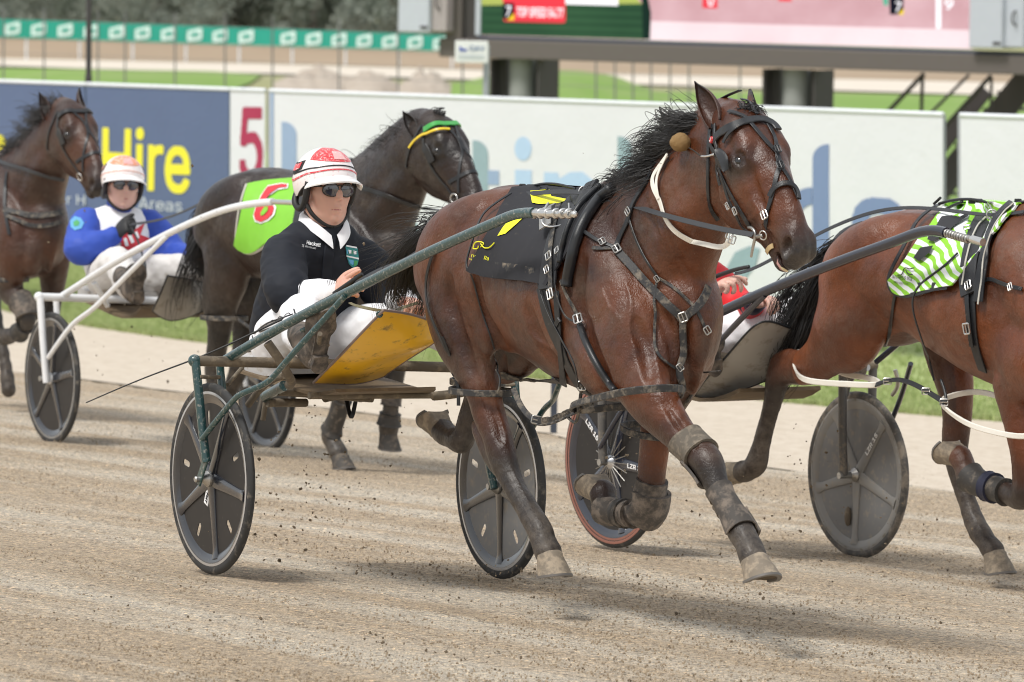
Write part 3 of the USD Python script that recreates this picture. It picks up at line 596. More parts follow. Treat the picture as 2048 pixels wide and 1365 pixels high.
def shell(P, N, th):
    """A grid of points as a closed sheet of thickness th."""
    nv, nu = P.shape[:2]; V = np.concatenate([(P+N*th/2).reshape(-1, 3), (P-N*th/2).reshape(-1, 3)]); m = nv*nu
    i, j = np.meshgrid(np.arange(nv-1), np.arange(nu-1), indexing='ij'); a = (i*nu+j).ravel(); b, d, c_ = a+1, a+nu, a+nu+1
    F = [np.stack([a, b, c_], 1), np.stack([a, c_, d], 1), np.stack([a, c_, b], 1)+m, np.stack([a, d, c_], 1)+m]
    def edge(e): e = np.asarray(e); p, q = e[:-1], e[1:]; F.extend([np.stack([p, p+m, q+m], 1), np.stack([p, q+m, q], 1)])
    edge(np.arange(nu)); edge(np.arange(nu)+(nv-1)*nu); edge(np.arange(nv)*nu); edge(np.arange(nv)*nu+nu-1)
    M = trimesh.Trimesh(V, np.vstack(F), process=False)
    k = (M.face_normals[:len(a)]*N.reshape(-1, 3)[a]).sum()
    half = len(a)*2
    F0 = np.vstack(F[:4]); F0 = F0[:, ::-1] if k < 0 else F0
    E = np.vstack(F[4:]); cen = V.mean(0)
    t = V[E]; n = np.cross(t[:, 1]-t[:, 0], t[:, 2]-t[:, 0]); out = ((t.mean(1)-P.reshape(-1, 3).mean(0))*n).sum(1) < 0; E[out] = E[out][:, ::-1]
    return trimesh.Trimesh(V, np.vstack([F0, E]), process=False)
def sheath(c, axis, off=.006, n=22, nr=14, lat=(0, 1.0, 0), a0=0.0, a1=2*math.pi, lip=.004, trim=None, rmax=.10):
    """A boot or bandage round a limb: follows the skin between the axis points (frame coordinates); a0..a1 leave it open."""
    A = spline(np.asarray(axis, float), nr); T = norm(np.gradient(A, axis=0)); lat = np.asarray(lat, float); B = norm(lat-T*(T@lat)[:, None]); N = np.cross(B, T)
    full = abs(a1-a0) > 6.2; th = np.linspace(a0, a1, n, endpoint=not full); D = np.cos(th)[None, :, None]*N[:, None]+np.sin(th)[None, :, None]*B[:, None]
    rr = np.linspace(.004, rmax, 44); Q = A[:, None, None]+D[:, :, None]*rr[None, None, :, None]; f = c.sample(Q.reshape(-1, 3)).reshape(nr, n, -1) > 0
    r = np.where(f.any(2), rr[f.argmax(2)], rmax*.6)
    for _ in range(2): r[1:-1] = (r[:-2]+2*r[1:-1]+r[2:])/4; r = (np.roll(r, 1, 1)+2*r+np.roll(r, -1, 1))/4 if full else r
    sh = np.ones(nr); s = np.linspace(0, 1, nr); e = off+lip*(np.exp(-(s/.08)**2)+np.exp(-((1-s)/.08)**2))
    if trim is not None: A2 = A[:, None]+(T[:, None]*np.asarray(trim(s[:, None], th[None]))[..., None])
    else: A2 = A[:, None]
    Vo = A2+D*(r+e[:, None])[..., None]; Vi = A2+D*(r-.004)[..., None]
    rows = np.concatenate([Vi[:1], Vo, Vi[-1:], ])
    if full:
        m = len(rows); V = rows.reshape(-1, 3); i, j = np.meshgrid(np.arange(m-1), np.arange(n), indexing='ij'); a = (i*n+j).ravel(); b = (i*n+(j+1) % n).ravel(); F = np.vstack([np.stack([a, b, b+n], 1), np.stack([a, b+n, a+n], 1)])
        W = c.frame.w(V); M = trimesh.Trimesh(W, F, process=False); cc = c.frame.w(A.mean(0))
        if ((M.triangles_center-cc)*M.face_normals).sum() < 0: M.invert()
        return M
    P = c.frame.w(Vo.reshape(-1, 3)).reshape(nr, n, 3); NN = (D.reshape(-1, 3)@c.frame.A).reshape(nr, n, 3)
    return shell(P, NN, off*.8)
def loop(F, ctr, a, b, w, th, slope=0.0, roll=0.0, n=44, egg=0.0):
    """A strap loop hanging round a limb: ellipse of half axes a (forward) and b (sideways)."""
    t = np.linspace(0, 2*np.pi, n, endpoint=False); P = np.asarray(ctr)+np.stack([a*np.cos(t), b*np.sin(t)*(1+egg*np.cos(t)), slope*a*np.cos(t)+roll*b*np.sin(t)], 1)
    N = norm(np.stack([np.cos(t)/a, np.sin(t)/b, 0*t], 1)); return ribbon(F.w(P), N@F.A, w, th, closed=True)
FH = Frame((-.55, .238), 62)
# ---------------------------------------------------------------- sulky wheels, people
def wheel(root, ctr, n, u, R, angs, mats, width=.030, slots=True, sticker=None, name='wheel', spoke_w=.048, words=None):
    """Moulded five-spoke wheel with a dust disc: n points out to the side, u forward in its plane."""
    tyre, rimm, rimline, disc, spoke, hubm = mats; n = norm(n); u = norm(u-n*(np.asarray(u)@n)); v = np.cross(n, u)
    if v[2] < 0: v = -v
    w = width/2; ctr = np.asarray(ctr, float)
    prof = [(R-.030, -w*.8), (R-.018, -w), (R-.007, -w*.78), (R, -w*.22), (R, w*.22), (R-.007, w*.78), (R-.018, w), (R-.030, w*.8), (R-.030, -w*.8)]
    wp = obj(name, revolve(prof, ctr, n, 72), tyre, root, smooth=40, label=None)
    r1 = R-.030
    obj('rim', revolve([(r1, -w*.8), (r1, w*.8), (r1-.012, w*.85), (r1-.030, w*.55), (r1-.045, .001), (r1-.045, -.004), (r1-.030, -w*.55), (r1-.012, -w*.85), (r1, -w*.8)], ctr, n, 72), rimm, wp, smooth=40)
    for s in (1, -1): obj('rim_stripe', revolve([(r1-.001, s*w*.84), (r1-.010, s*w*.90), (r1-.011, s*w*.86), (r1-.001, s*w*.84)], ctr, n, 72), rimline, wp, smooth=True)
    from shapely.geometry import Point, LineString
    base = Point(0, 0).buffer(r1-.040, 32)
    if slots:
        for a in angs:
            q = math.radians(a+34); e = np.array([math.cos(q), math.sin(q)]); base = base.difference(LineString([e*(r1-.115), e*(r1-.082)]).buffer(.0115))
    obj('disc', slab(base, .003, ctr, u, v), disc, wp)
    for a in angs:
        q = math.radians(a); e = math.cos(q)*u+math.sin(q)*v; t = np.linspace(.02, r1-.028, 14); s = (t-t[0])/(t[-1]-t[0]); sc = 1.0+.5*np.clip((s-.82)/.18, 0, 1)**2+.25*(1-s)**3-.25*s
        hw = spoke_w/2; prof2 = [(w*.75, -hw*.42), (w*.75, hw*.42), (w*.45, hw*.9), (0, hw), (-w*.45, hw*.9), (-w*.75, hw*.42), (-w*.75, -hw*.42), (-w*.45, -hw*.9), (0, -hw), (w*.45, -hw*.9)]
        P = ctr+e*t[:, None]; m = sweep(P, prof2, np.tile(n, (14, 1)), scale=sc); sp = obj('spoke', m, spoke, wp, smooth=38)
        if words and a in words:
            ex = e*words[a][1]; obj('lettering', lettering(words[a][0], .018, ctr+e*(.115 if words[a][1] > 0 else .25)+n*(w*.78)-np.cross(n, ex)*.008, ex, np.cross(n, ex), .002, True, width=.115), 'white_paint', wp)
    hb = obj('hub', revolve([(0, -.042), (.012, -.042), (.016, -.036), (.030, -.020), (.032, 0), (.030, .020), (.016, .036), (.012, .042), (0, .042)], ctr, n, 24), hubm, wp, smooth=30)
    if sticker:
        q = math.radians(sticker); e = math.cos(q)*u+math.sin(q)*v; f = np.cross(n, e); o = ctr+e*.075+n*.0045
        st = obj('sticker', box_(o, .030, .017, .0015, [e, f, n]), 'print_white', wp); obj('lettering', lettering('FMT', .014, o-e*.018-f*.007+n*.002, e, f, .0012, True), 'print_black', wp)
    return wp
def human_head(c, M):
    """Head in a frame x forward, y to the right, z up, origin at the middle between the ears; M = (A, o, scale)."""
    def ch(n, k, **q): c.chain(n, k, M=M, **q)
    def el(ce, r, k=.01, op='add', A=None): c.ell(ce, r, k, op, A, M)
    el((-.012, 0, .045), (.098, .078, .090), .02)
    ch([(.035, 0, .02, .065, .066), (.045, 0, -.04, .050, .060), (.050, 0, -.080, .038, .042), (.057, 0, -.101, .027, .028)], .02)
    for s in (-1, 1):
        ch([(-.005, s*.062, -.035, .018), (.01, s*.058, -.070, .021), (.045, s*.030, -.099, .019)], .02)
        ch([(.062, s*.046, -.018, .019), (.040, s*.062, -.010, .016)], .016); ch([(.084, s*.018, .034, .010), (.078, s*.045, .034, .010), (.058, s*.064, .024, .010)], .012)
        el((.078, s*.033, .012), (.016, .017, .011), .008, 'cut'); el((.068, s*.032, .012), (.014, .0155, .013), .004)
        el((-.012, s*.080, -.004), (.018, .008, .031), .006); el((-.008, s*.088, -.002), (.010, .005, .018), .003, 'cut')
        ch([(.092, s*.013, -.030, .0085)], .006) if 0 else el((.094, s*.012, -.030), (.011, .0085, .0085), .007)
    ch([(.085, 0, .026, .010), (.098, 0, .000, .010), (.109, 0, -.023, .0115)], .010)
    ch([(.088, -.020, -.064, .0055), (.0975, 0, -.061, .0075), (.088, .020, -.064, .0055)], .006); ch([(.087, -.018, -.073, .006), (.096, 0, -.075, .0085), (.087, .018, -.073, .006)], .006)
    ch([(.092, -.022, -.0685, .0022), (.102, 0, -.0680, .0025), (.092, .022, -.0685, .0022)], .002, op='cut')
    el((.088, 0, -.104), (.014, .016, .013), .012)
def hand(c, wrist, f, pn, th, curl=(.6, .7, .8, .9), s=1.0, thumb=(.75, .35, .2), spread=.12):
    """Palm and five fingers: f along the hand, pn out of the back of the hand, th towards the thumb."""
    wrist = np.asarray(wrist, float); f = norm(f); th = norm(np.asarray(th)-f*(f@np.asarray(th))); pn = np.cross(f, th)*np.sign(np.cross(f, th)@np.asarray(pn))
    def fl(nodes, k): c.chain(nodes, k, lat=th)
    fl([(*wrist, .021*s, .027*s), (*(wrist+f*.035*s), .018*s, .036*s), (*(wrist+f*.078*s), .014*s, .040*s)], .012)
    for i, (L, cu) in enumerate(zip((.072, .080, .075, .058), curl)):
        y = (1.5-i)*.0205*s; b = wrist+f*(.085-.004*abs(i-1)**1.3)*s+th*y; d0 = norm(f+th*(1.5-i)*spread*.5); p = b; nodes = [(*p, .0098*s)]; a = 0
        for seg_, w in zip((.46, .30, .24), (.9, 1.3, .9)):
            a += cu*w; d = d0*math.cos(a)-pn*math.sin(a); p = p+d*L*seg_*s; nodes.append((*p, (.0092-.0007*len(nodes))*s))
        c.chain(nodes, .005)
    d = norm(f*thumb[0]+th*thumb[1]*1.6-pn*thumb[2]); b = wrist+f*.022*s+th*.026*s; p1 = b+d*.040*s; d2 = norm(d+f*.35-pn*.35*thumb[2]*3-th*.3); p2 = p1+d2*.032*s; p3 = p2+norm(d2-pn*.2)*.026*s
    c.chain([(*b, .015*s), (*p1, .0115*s), (*p2, .0102*s), (*p3, .0085*s)], .008)
def skin_to(c, F, name, matn, parent, smooth_noise=None, **k):
    V, f, n = c.skin()
    return obj(name, (F.w(V), f[:, ::-1]), matn, parent, normals=n@F.A, **k)
def cloth_clay(F, lo, hi, h, chains, folds=(.006, (9, 9, 16)), seed=1, cuts=()):
    c = Clay(lo, hi, h); c.frame = F
    for nodes, k in chains: c.chain(nodes, k)
    if folds: c.noise(folds[0], folds[1], seed); c.noise(folds[0]*.35, tuple(x*3 for x in folds[1]), seed+1)
    for q in cuts: c.ell(*q)
    return c
def helmet(F, M, root, shell_m, front_m, stripe, visor_m, flip=False):
    """Driver's helmet on a head frame M: shell, trim, peak, lining, ear frame and chin strap."""
    A, o, sc = M; W = lambda q: F.w((np.asarray(q, float)*sc)@A+o)
    az = np.linspace(-math.pi, math.pi, 64, endpoint=False); rim = lambda a: .012+.046*np.clip(np.cos(a), 0, 1)**1.2-.050*np.clip(-np.cos(a), 0, 1)-.030*np.exp(-((np.abs(a)-1.75)/.45)**2)
    C = np.array([-.012, 0, .030]); R = np.array([.131, .112, .122])
    def pt(a, s, d=0.0):   # s: 0 at the crown, 1 at the rim
        z1 = np.clip((rim(a)-C[2])/R[2], -.95, .95); e = np.pi/2-s*(np.pi/2-np.arcsin(z1))
        return C+np.stack([np.cos(e)*np.cos(a)*(R[0]+d), np.cos(e)*np.sin(a)*(R[1]+d), np.sin(e)*(R[2]+d)], -1)
    def patch(a0, a1, s0, s1, d, na=40, ns=14, th=.004, shape=None):
        a = np.linspace(a0, a1, na)[None]; s = np.linspace(0, 1, ns)[:, None]; s0 = s0(a) if callable(s0) else s0; s1 = s1(a) if callable(s1) else s1; ss = (s0+(s1-s0)*s)+0*a; a = np.broadcast_to(a, ss.shape)
        P = pt(a, ss, d); N = norm(P-C); return shell(W(P.reshape(-1, 3)).reshape(*ss.shape, 3), ((N.reshape(-1, 3))@A@F.A).reshape(*ss.shape, 3), th)
    hm = obj('helmet', patch(-math.pi, math.pi, .002, 1.0, 0, 80, 26, .008), shell_m, root, smooth=40)
    obj('front_panel', patch(-1.25, 1.25, .12, lambda a: .66-.14*(np.abs(a)/1.25)**2, .005, 40, 14, .002), front_m, hm, smooth=40)
    obj('crest', patch(-.42, .22, .34, .60, .007, 16, 8, .002), 'helmet_pink', hm, smooth=40)
    for s0, s1 in stripe: obj('stripe', patch(-2.7, 2.7, lambda a: s0-.10*np.clip(np.abs(a)-.9, 0, .8), lambda a: s1-.10*np.clip(np.abs(a)-.9, 0, .8), .005, 60, 4, .0025), front_m if s0 > .8 else 'print_black', hm, smooth=40)
    for s in (-1, 1): obj('side_flash', patch(s*1.45, s*2.1, .50, .66, .006, 14, 6, .002), 'print_black', hm, smooth=40)
    for s in (-1, 1): obj('side_flash', patch(s*1.55, s*2.0, .53, .63, .008, 14, 6, .002), front_m, hm, smooth=40)
    a = np.linspace(-1.15, 1.15, 26); P0 = pt(a, 1.0, .002); q = np.linspace(0, 1, 6)[:, None, None]
    P = P0[None]+q*np.stack([np.cos(a)*.052*np.cos(a*.8), np.sin(a)*.02, -.018+0*a], -1)[None]; P[..., 2] += .012*(1-(a/1.15)**2)[None]*(1-q[..., 0])*0
    N = np.tile([.3, 0, 1.0], (*P.shape[:2], 1)); obj('peak', shell(W(P.reshape(-1, 3)).reshape(P.shape), (N.reshape(-1, 3)@A@F.A).reshape(P.shape), .006), visor_m, hm, smooth=50)
    aa = np.linspace(-2.35, 2.35, 60); P = pt(aa, .985, -.010); obj('lining', sweep(W(P), circle(.012, 8)), 'helmet_black', hm, smooth=True)
    for s in (-1, 1):
        e = [pt(np.array(s*1.15), .97, -.006), (.030, s*.098, -.020), (.004, s*.094, -.066), (-.030, s*.094, -.076), (-.070, s*.088, -.050), pt(np.array(s*2.25), .98, -.006)]
        obj('ear_frame', tube([W(x) for x in e], .0135, 40, 8), 'helmet_black', hm, smooth=True)
        obj('chin_strap', tube([W(x) for x in ((.020, s*.092, -.050), (.038, s*.078, -.085), (.058, s*.045, -.118), (.068, s*.012, -.131), (.069, 0, -.132))], .0085, 30, 8), 'helmet_black', hm, smooth=True)
    return hm
def glasses(F, M, root):
    A, o, sc = M; W = lambda q: F.w((np.asarray(q, float)*sc)@A+o); t = np.linspace(0, 2*np.pi, 32, endpoint=False)
    for s in (-1, 1):
        y = s*.035+.0315*np.cos(t)*(1-.10*np.sin(t)); z = .006+.0250*np.sin(t)*(1+.12*s*np.cos(t)*-1); x = .108-2.6*y**2-.06*np.abs(z-.008)
        rimP = np.stack([x, y, z], 1); g = obj('sunglasses', sweep(W(rimP), circle(.0028, 6), closed=True), 'lens_rim', root, smooth=True) if s < 0 else obj('frame', sweep(W(rimP), circle(.0028, 6), closed=True), 'lens_rim', GL, smooth=True)
        if s < 0: globals()['GL'] = g
        k = np.linspace(0, 1, 8)[:, None]; yy = s*.034+(y-s*.034)*k; zz = .008+(z-.008)*k; xx = .1085-2.6*yy**2-.06*np.abs(zz-.008)+.002*(1-k**2)
        P = np.stack([xx, yy, zz], -1); P = np.concatenate([P, P[:, :1]], 1); obj('lens', shell(W(P.reshape(-1, 3)).reshape(P.shape), np.broadcast_to(A[0]@F.A, P.shape), .002), 'lens', GL, smooth=True)
        obj('temple', tube([W(x) for x in ((.088, s*.064, .016), (.05, s*.080, .014), (0, s*.086, .012))], .0034, 12, 6), 'lens_rim', GL, smooth=True)
    obj('bridge', tube([W(x) for x in ((.1075, -.012, .022), (.110, 0, .024), (.1075, .012, .022))], .0026, 8, 6), 'lens_rim', GL, smooth=True)
def head_axes(yaw, pitch=0.0, roll=0.0):
    a, b, r = (math.radians(q) for q in (yaw, pitch, roll)); x = np.array([math.cos(a)*math.cos(b), math.sin(a)*math.cos(b), math.sin(b)]); y = norm(np.array([-math.sin(a), math.cos(a), 0])); z = np.cross(x, y)
    if z[2] < 0: z = -z
    y, z = y*math.cos(r)+z*math.sin(r), z*math.cos(r)-y*math.sin(r)
    return np.stack([x, y, z])
def eyebrows(F, M, root, c):
    A, o, sc = M
    for s in (-1, 1):
        P = np.array([(.10, s*.016, .038), (.098, s*.034, .042), (.080, s*.052, .036)]); P = spline((P*sc)@A+o, 12)
        for _ in range(8): P = P-c.grad(P)*np.clip(c.sample(P), -.03, .03)[:, None]*.8
        obj('eyebrow', tube(F.w(P), .0034, None, 6, smooth=False), 'brow_hair', root, smooth=True)
def boot(F, heel, toe, sole_n, root, matn, shin_top=None, w=.046, ankle=None):
    """A boot standing on its sole: heel and toe in frame coordinates, sole_n the way the sole looks."""
    heel, toe, sn = np.asarray(heel, float), np.asarray(toe, float), norm(sole_n); d = norm(toe-heel); sn = norm(sn-d*(sn@d)); L = np.linalg.norm(toe-heel); lat = np.cross(d, sn)
    lo = np.minimum(heel, toe)-.16; hi = np.maximum(heel, toe)+.16
    if shin_top is not None: lo = np.minimum(lo, np.asarray(shin_top)-.1); hi = np.maximum(hi, np.asarray(shin_top)+.1)
    c = Clay(lo, hi, .006); up = -sn
    c.chain([(*(heel+up*.045+d*.035), .046, .036), (*(heel+up*.045+d*.35*L), .042, .034), (*(heel+up*.036+d*.70*L), .034, .045), (*(heel+up*.028+d*(L-.04)), .026, .038)], .03, lat=lat)
    if shin_top is not None: c.chain([(*(heel+up*.05+d*.045), .045, .040), (*(heel+up*.11+d*.05), .044, .040), (*np.asarray(shin_top), .058, .052)], .03, lat=lat)
    c.noise(.004, (14, 14, 14), 3)
    b = skin_to(c, F, 'boot', matn, root)
    from shapely.geometry import LineString, Point
    out = Point(0.035, 0).buffer(.034).union(LineString([(.03, 0), (.6*L, 0)]).buffer(.030)).union(Point(.70*L, 0).buffer(.047)).union(Point(L-.035, 0).buffer(.034)).buffer(.02).buffer(-.02)
    def S(poly, th, dz): m = trimesh.creation.extrude_polygon(poly, th, engine='earcut'); v = m.vertices; m.vertices = F.w(heel+np.outer(v[:, 0], d)+np.outer(v[:, 1], lat)+np.outer(v[:, 2]+dz, sn)); m.invert() if np.dot(np.cross(d, lat), sn) > 0 else None; return m
    obj('boot_sole', S(out, .014, -.010), 'boot', b, smooth=30)
    from shapely.geometry import box
    obj('boot_heel', S(out.intersection(box(-.1, -.1, .075, .1)).buffer(-.001), .018, .0045), 'boot', b, smooth=30)
    return b
# ---------------------------------------------------------------- the ground: banked track, pale verge, grass, infield
usdkit.material(stage, '/World/Looks/track_sand', {
    'g': ('geometry', {}), 'mp': ('mapping', {'rotation': (0, 0, math.radians(54)), 'scale': (1, 1, 1)}), 'ms': ('mapping', {'scale': (.16, 1.7, 1)}), 'st': ('noise_texture', {'scale': 1.0, 'detail': 5.0, 'roughness': .55, 'distortion': .25}), 'sr': ('rgb_ramp', {'ramp': [(.45, (0, 0, 0)), (.60, (1, 1, 1))]}),
    'ms2': ('mapping', {'scale': (.30, 9.0, 1)}), 'st2': ('noise_texture', {'scale': 1.0, 'detail': 4.0, 'roughness': .6}), 'sr2': ('rgb_ramp', {'ramp': [(.50, (0, 0, 0)), (.74, (.38, .38, .38))]}),
    'n1': ('noise_texture', {'scale': 1.3, 'detail': 6.0, 'roughness': .65}), 'c1': ('mix', {'color1': (.425, .335, .238), 'color2': (.53, .428, .317)}),
    'c2': ('mix', {'color2': (.60, .53, .435)}), 'c2b': ('mix', {'color2': (.585, .49, .38)}),
    'n2': ('noise_texture', {'scale': 16.0, 'detail': 8.0, 'roughness': .72}), 'r2': ('rgb_ramp', {'ramp': [(.56, (0, 0, 0)), (.74, (.85, .85, .85))]}), 'c3': ('mix', {'color2': (.235, .178, .122)}),
    'v': ('voronoi_texture', {'scale': 95.0, 'randomness': 1.0}), 'vs': ('separate_color', {}), 'vr': ('rgb_ramp', {'ramp': [(.0, (.22, .22, .22)), (.18, (.62, .62, .62)), (.45, (.95, .95, .95)), (.75, (1.05, 1.05, 1.05)), (.90, (1.3, 1.25, 1.15)), (1.0, (1.8, 1.65, 1.4))]}), 'c4': ('mix_color', {'blend_type': 'multiply', 'fac': .85, 'use_clamp': False}),
    'v2': ('voronoi_texture', {'scale': 210.0}), 'vs2': ('separate_color', {}), 'vr2': ('rgb_ramp', {'ramp': [(.0, (.55, .55, .55)), (.3, (.92, .92, .92)), (.8, (1.05, 1.05, 1.05)), (1.0, (1.45, 1.40, 1.3))]}), 'c5': ('mix_color', {'blend_type': 'multiply', 'fac': .8, 'use_clamp': False}),
    'h': ('math', {'math_type': 'multiply_add', 'value2': .6}), 'bn': ('noise_texture', {'scale': 60.0, 'detail': 6.0, 'roughness': .7}), 'b': ('bump', {'distance': .016, 'strength': 1.0}), 'p': ('principled_bsdf', {'roughness': .92, 'specular_ior_level': .25})},
    [('g.position', 'mp.vector'), ('mp.vector', 'ms.vector'), ('ms.vector', 'st.vector'), ('st.fac', 'sr.fac'), ('mp.vector', 'ms2.vector'), ('ms2.vector', 'st2.vector'), ('st2.fac', 'sr2.fac'), ('g.position', 'n1.vector'), ('n1.fac', 'c1.fac'), ('c1.color', 'c2.color1'), ('sr.color', 'c2.fac'), ('c2.color', 'c2b.color1'), ('sr2.color', 'c2b.fac'),
     ('g.position', 'n2.vector'), ('n2.fac', 'r2.fac'), ('r2.color', 'c3.fac'), ('c2b.color', 'c3.color1'), ('g.position', 'v.vector'), ('v.color', 'vs.color'), ('vs.r', 'vr.fac'), ('c3.color', 'c4.a'), ('vr.color', 'c4.b'), ('g.position', 'v2.vector'), ('v2.color', 'vs2.color'), ('vs2.r', 'vr2.fac'), ('c4.result', 'c5.a'), ('vr2.color', 'c5.b'), ('c5.result', 'p.base_color'),
     ('v.distance', 'h.value1'), ('g.position', 'bn.vector'), ('bn.fac', 'h.value3'), ('h.value', 'b.height'), ('b.normal', 'p.normal')], surface='p.BSDF')
def soil(name, c1, c2, c3, sc, mix3=.5):
    usdkit.material(stage, '/World/Looks/'+name, {'g': ('geometry', {}), 'n1': ('noise_texture', {'scale': sc, 'detail': 7.0, 'roughness': .65}), 'm1': ('mix', {'color1': c1, 'color2': c2}), 'n2': ('noise_texture', {'scale': sc*7, 'detail': 6.0, 'roughness': .7}), 'r2': ('rgb_ramp', {'ramp': [(.45, (0, 0, 0)), (.75, (mix3, mix3, mix3))]}), 'm2': ('mix', {'color2': c3}), 'b': ('bump', {'distance': .02, 'strength': .7}), 'p': ('principled_bsdf', {'roughness': .95, 'specular_ior_level': .2})},
        [('g.position', 'n1.vector'), ('n1.fac', 'm1.fac'), ('g.position', 'n2.vector'), ('n2.fac', 'r2.fac'), ('r2.color', 'm2.fac'), ('m1.color', 'm2.color1'), ('m2.color', 'p.base_color'), ('n2.fac', 'b.height'), ('b.normal', 'p.normal')], surface='p.BSDF')
soil('pale_sand', (.50, .43, .345), (.61, .54, .45), (.34, .265, .185), 1.6, .8); soil('lawn', (.24, .315, .11), (.34, .40, .17), (.42, .43, .25), .9, .6); soil('far_lawn', (.14, .245, .05), (.215, .33, .08), (.33, .33, .19), .05, .55); soil('far_dirt', (.30, .225, .15), (.38, .295, .21), (.22, .16, .10), .05, .4); soil('far_pale', (.56, .50, .42), (.64, .58, .50), (.45, .38, .30), .06, .4); soil('dirt_heap', (.33, .27, .215), (.52, .46, .39), (.20, .16, .125), .9, .7); soil('infield', (.20, .26, .085), (.33, .29, .18), (.42, .36, .26), .06, .6)
usdkit.material(stage, '/World/Looks/grass_blade', {'o': ('object_info', {}), 'm': ('mix', {'color1': (.27, .345, .12), 'color2': (.46, .50, .25)}), 'd': ('diffuse_bsdf', {}), 't': ('translucent_bsdf', {}), 'x': ('mix_closure', {'fac': .3})}, [('o.random', 'm.fac'), ('m.color', 'd.color'), ('m.color', 't.color'), ('d.BSDF', 'x.closure1'), ('t.BSDF', 'x.closure2')], surface='x.closure')
# edges measured on the banked plane: where sand meets the pale verge, and verge meets grass
TH = np.array([.588, -.809]); TQ = np.array([.809, .588])        # along the track (the way the horses go) and across it, inwards
def edge_fn(uv):
    P = np.array([on_ground(u, v)[:2] for u, v in uv]); a = P@TH; q = P@TQ; c = np.polyfit(a, q, 2); lo, hi = a.min(), a.max()
    def f(x): xx = np.clip(x, lo-3, hi+3); y = np.polyval(c, xx); return y+(x-xx)*np.polyval(np.polyder(c), xx)
    return f
E1 = edge_fn([(0, 742), (300, 778), (700, 822), (1107, 868), (1500, 936), (1850, 985), (2040, 1003)]); E2 = edge_fn([(0, 628), (300, 665), (417, 682), (1070, 765), (1420, 800), (1622, 815), (1986, 832)])
FENCE = [(at(0, 165, 199), at(140, 518, 202)[2]), (at(1885, 232, 250), at(1790, 672, 247)[2])]
FA, FZ = np.array(FENCE[0][0]), np.array(FENCE[1][0]); FD = (FZ-FA)[:2]/np.linalg.norm((FZ-FA)[:2]); FN = np.array([-FD[1], FD[0]])*np.sign(np.dot([-FD[1], FD[0]], [0, 1.0]))
def gz(x, y):
    """Height of the ground: the banked plane, levelling out across the grass to the infield."""
    x, y = np.asarray(x, float), np.asarray(y, float); a = x*TH[0]+y*TH[1]; q = x*TQ[0]+y*TQ[1]; e = E2(a); pl = ground_z(x, y)
    d = np.clip((q-e)/9.0, 0, 1); d = d*d*(3-2*d); flat = -.95-.0055*np.clip(y-35, 0, 160); plc = ground_z(*( (x-TQ[0]*np.maximum(q-e, 0)), (y-TQ[1]*np.maximum(q-e, 0)) ))-.02*np.minimum(np.maximum(q-e, 0), 6)
    out = np.clip(-(q+14)/10, 0, 1)
    return np.where(q > e, plc*(1-d)+flat*d, np.where(q < -14, ground_z(*(x-TQ[0]*np.minimum(q+14, 0), y-TQ[1]*np.minimum(q+14, 0))), pl))
def strip(name, matn, a, q0, q1, nq, lift=0.0, rel=None, **k):
    """A sheet along the track between two across-track edges (functions of a)."""
    a = np.asarray(a, float); s = np.linspace(0, 1, nq)[:, None]; Q = (q0(a) if callable(q0) else q0+0*a)[None]*(1-s)+(q1(a) if callable(q1) else q1+0*a)[None]*s; A2 = np.broadcast_to(a, Q.shape); X = A2*TH[0]+Q*TQ[0]; Y = A2*TH[1]+Q*TQ[1]; Z = gz(X, Y)+lift
    if rel is not None: Z = Z+rel(A2, Q)
    V = np.stack([X, Y, Z], -1).reshape(-1, 3); n = len(a); i, jj = np.meshgrid(np.arange(nq-1), np.arange(n-1), indexing='ij'); p = (i*n+jj).ravel(); F = np.vstack([np.stack([p, p+1, p+n+1], 1), np.stack([p, p+n+1, p+n], 1)])
    m = trimesh.Trimesh(V, F, process=False)
    if m.face_normals[:, 2].sum() < 0: F = F[:, ::-1]
    return obj(name, (V, F), matn, smooth=True, kind='structure', **k)
def relief(A2, Q):
    p = np.stack([A2*.55, Q*2.6, 0*Q], -1); f = np.stack([A2*9, Q*11, 0*Q], -1)
    return .020*(meshkit.fbm(p, 3, 3)-.5)+.016*(meshkit.fbm(f, 3, 8)-.5)
sp_near = np.concatenate([np.arange(-62, -31, 1.2), np.arange(-31, 14, .085), np.arange(14, 40, 1.0)])
def E1(a, f=E1): return f(a)+.5*(meshkit.fbm(np.stack([np.asarray(a)*.9, 0*np.asarray(a), 0*np.asarray(a)], -1), 4, 5)-.5)
strip('track', 'track_sand', sp_near, -14.0, E1, 400, 0.0, relief)
strip('verge', 'pale_sand', np.arange(-62, 40, .5), E1, E2, 40, .004)
strip('lawn', 'lawn', np.arange(-62, 40, .5), E2, lambda a: E2(a)+9.5, 30, .008)
# infield and everything to the horizon
gx = np.concatenate([-np.geomspace(2500, 70, 14), np.linspace(-60, 60, 61), np.geomspace(70, 2500, 14)]); gy = np.concatenate([[-300, -120, -60], np.linspace(-40, 240, 100), np.geomspace(260, 3600, 16)])
GX, GY = np.meshgrid(gx, gy); GZ = gz(np.clip(GX, -60, 60), np.clip(GY, -60, 400))-.03; A_ = GX*TH[0]+GY*TH[1]; Q_ = GX*TQ[0]+GY*TQ[1]
GZ = np.where(Q_ < E2(np.clip(A_, -80, 60))+8, GZ-.35, GZ)
n = len(gx); i, jj = np.meshgrid(np.arange(len(gy)-1), np.arange(n-1), indexing='ij'); p = (i*n+jj).ravel()
obj('ground', (np.stack([GX, GY, GZ], -1).reshape(-1, 3), np.vstack([np.stack([p, p+1, p+n+1], 1), np.stack([p, p+n+1, p+n], 1)])), 'infield', smooth=True, kind='structure')
def on_level(u, v, z):
    d = ray(u, v); k = (z-CAM[2])/d[2]; return CAM+d*k
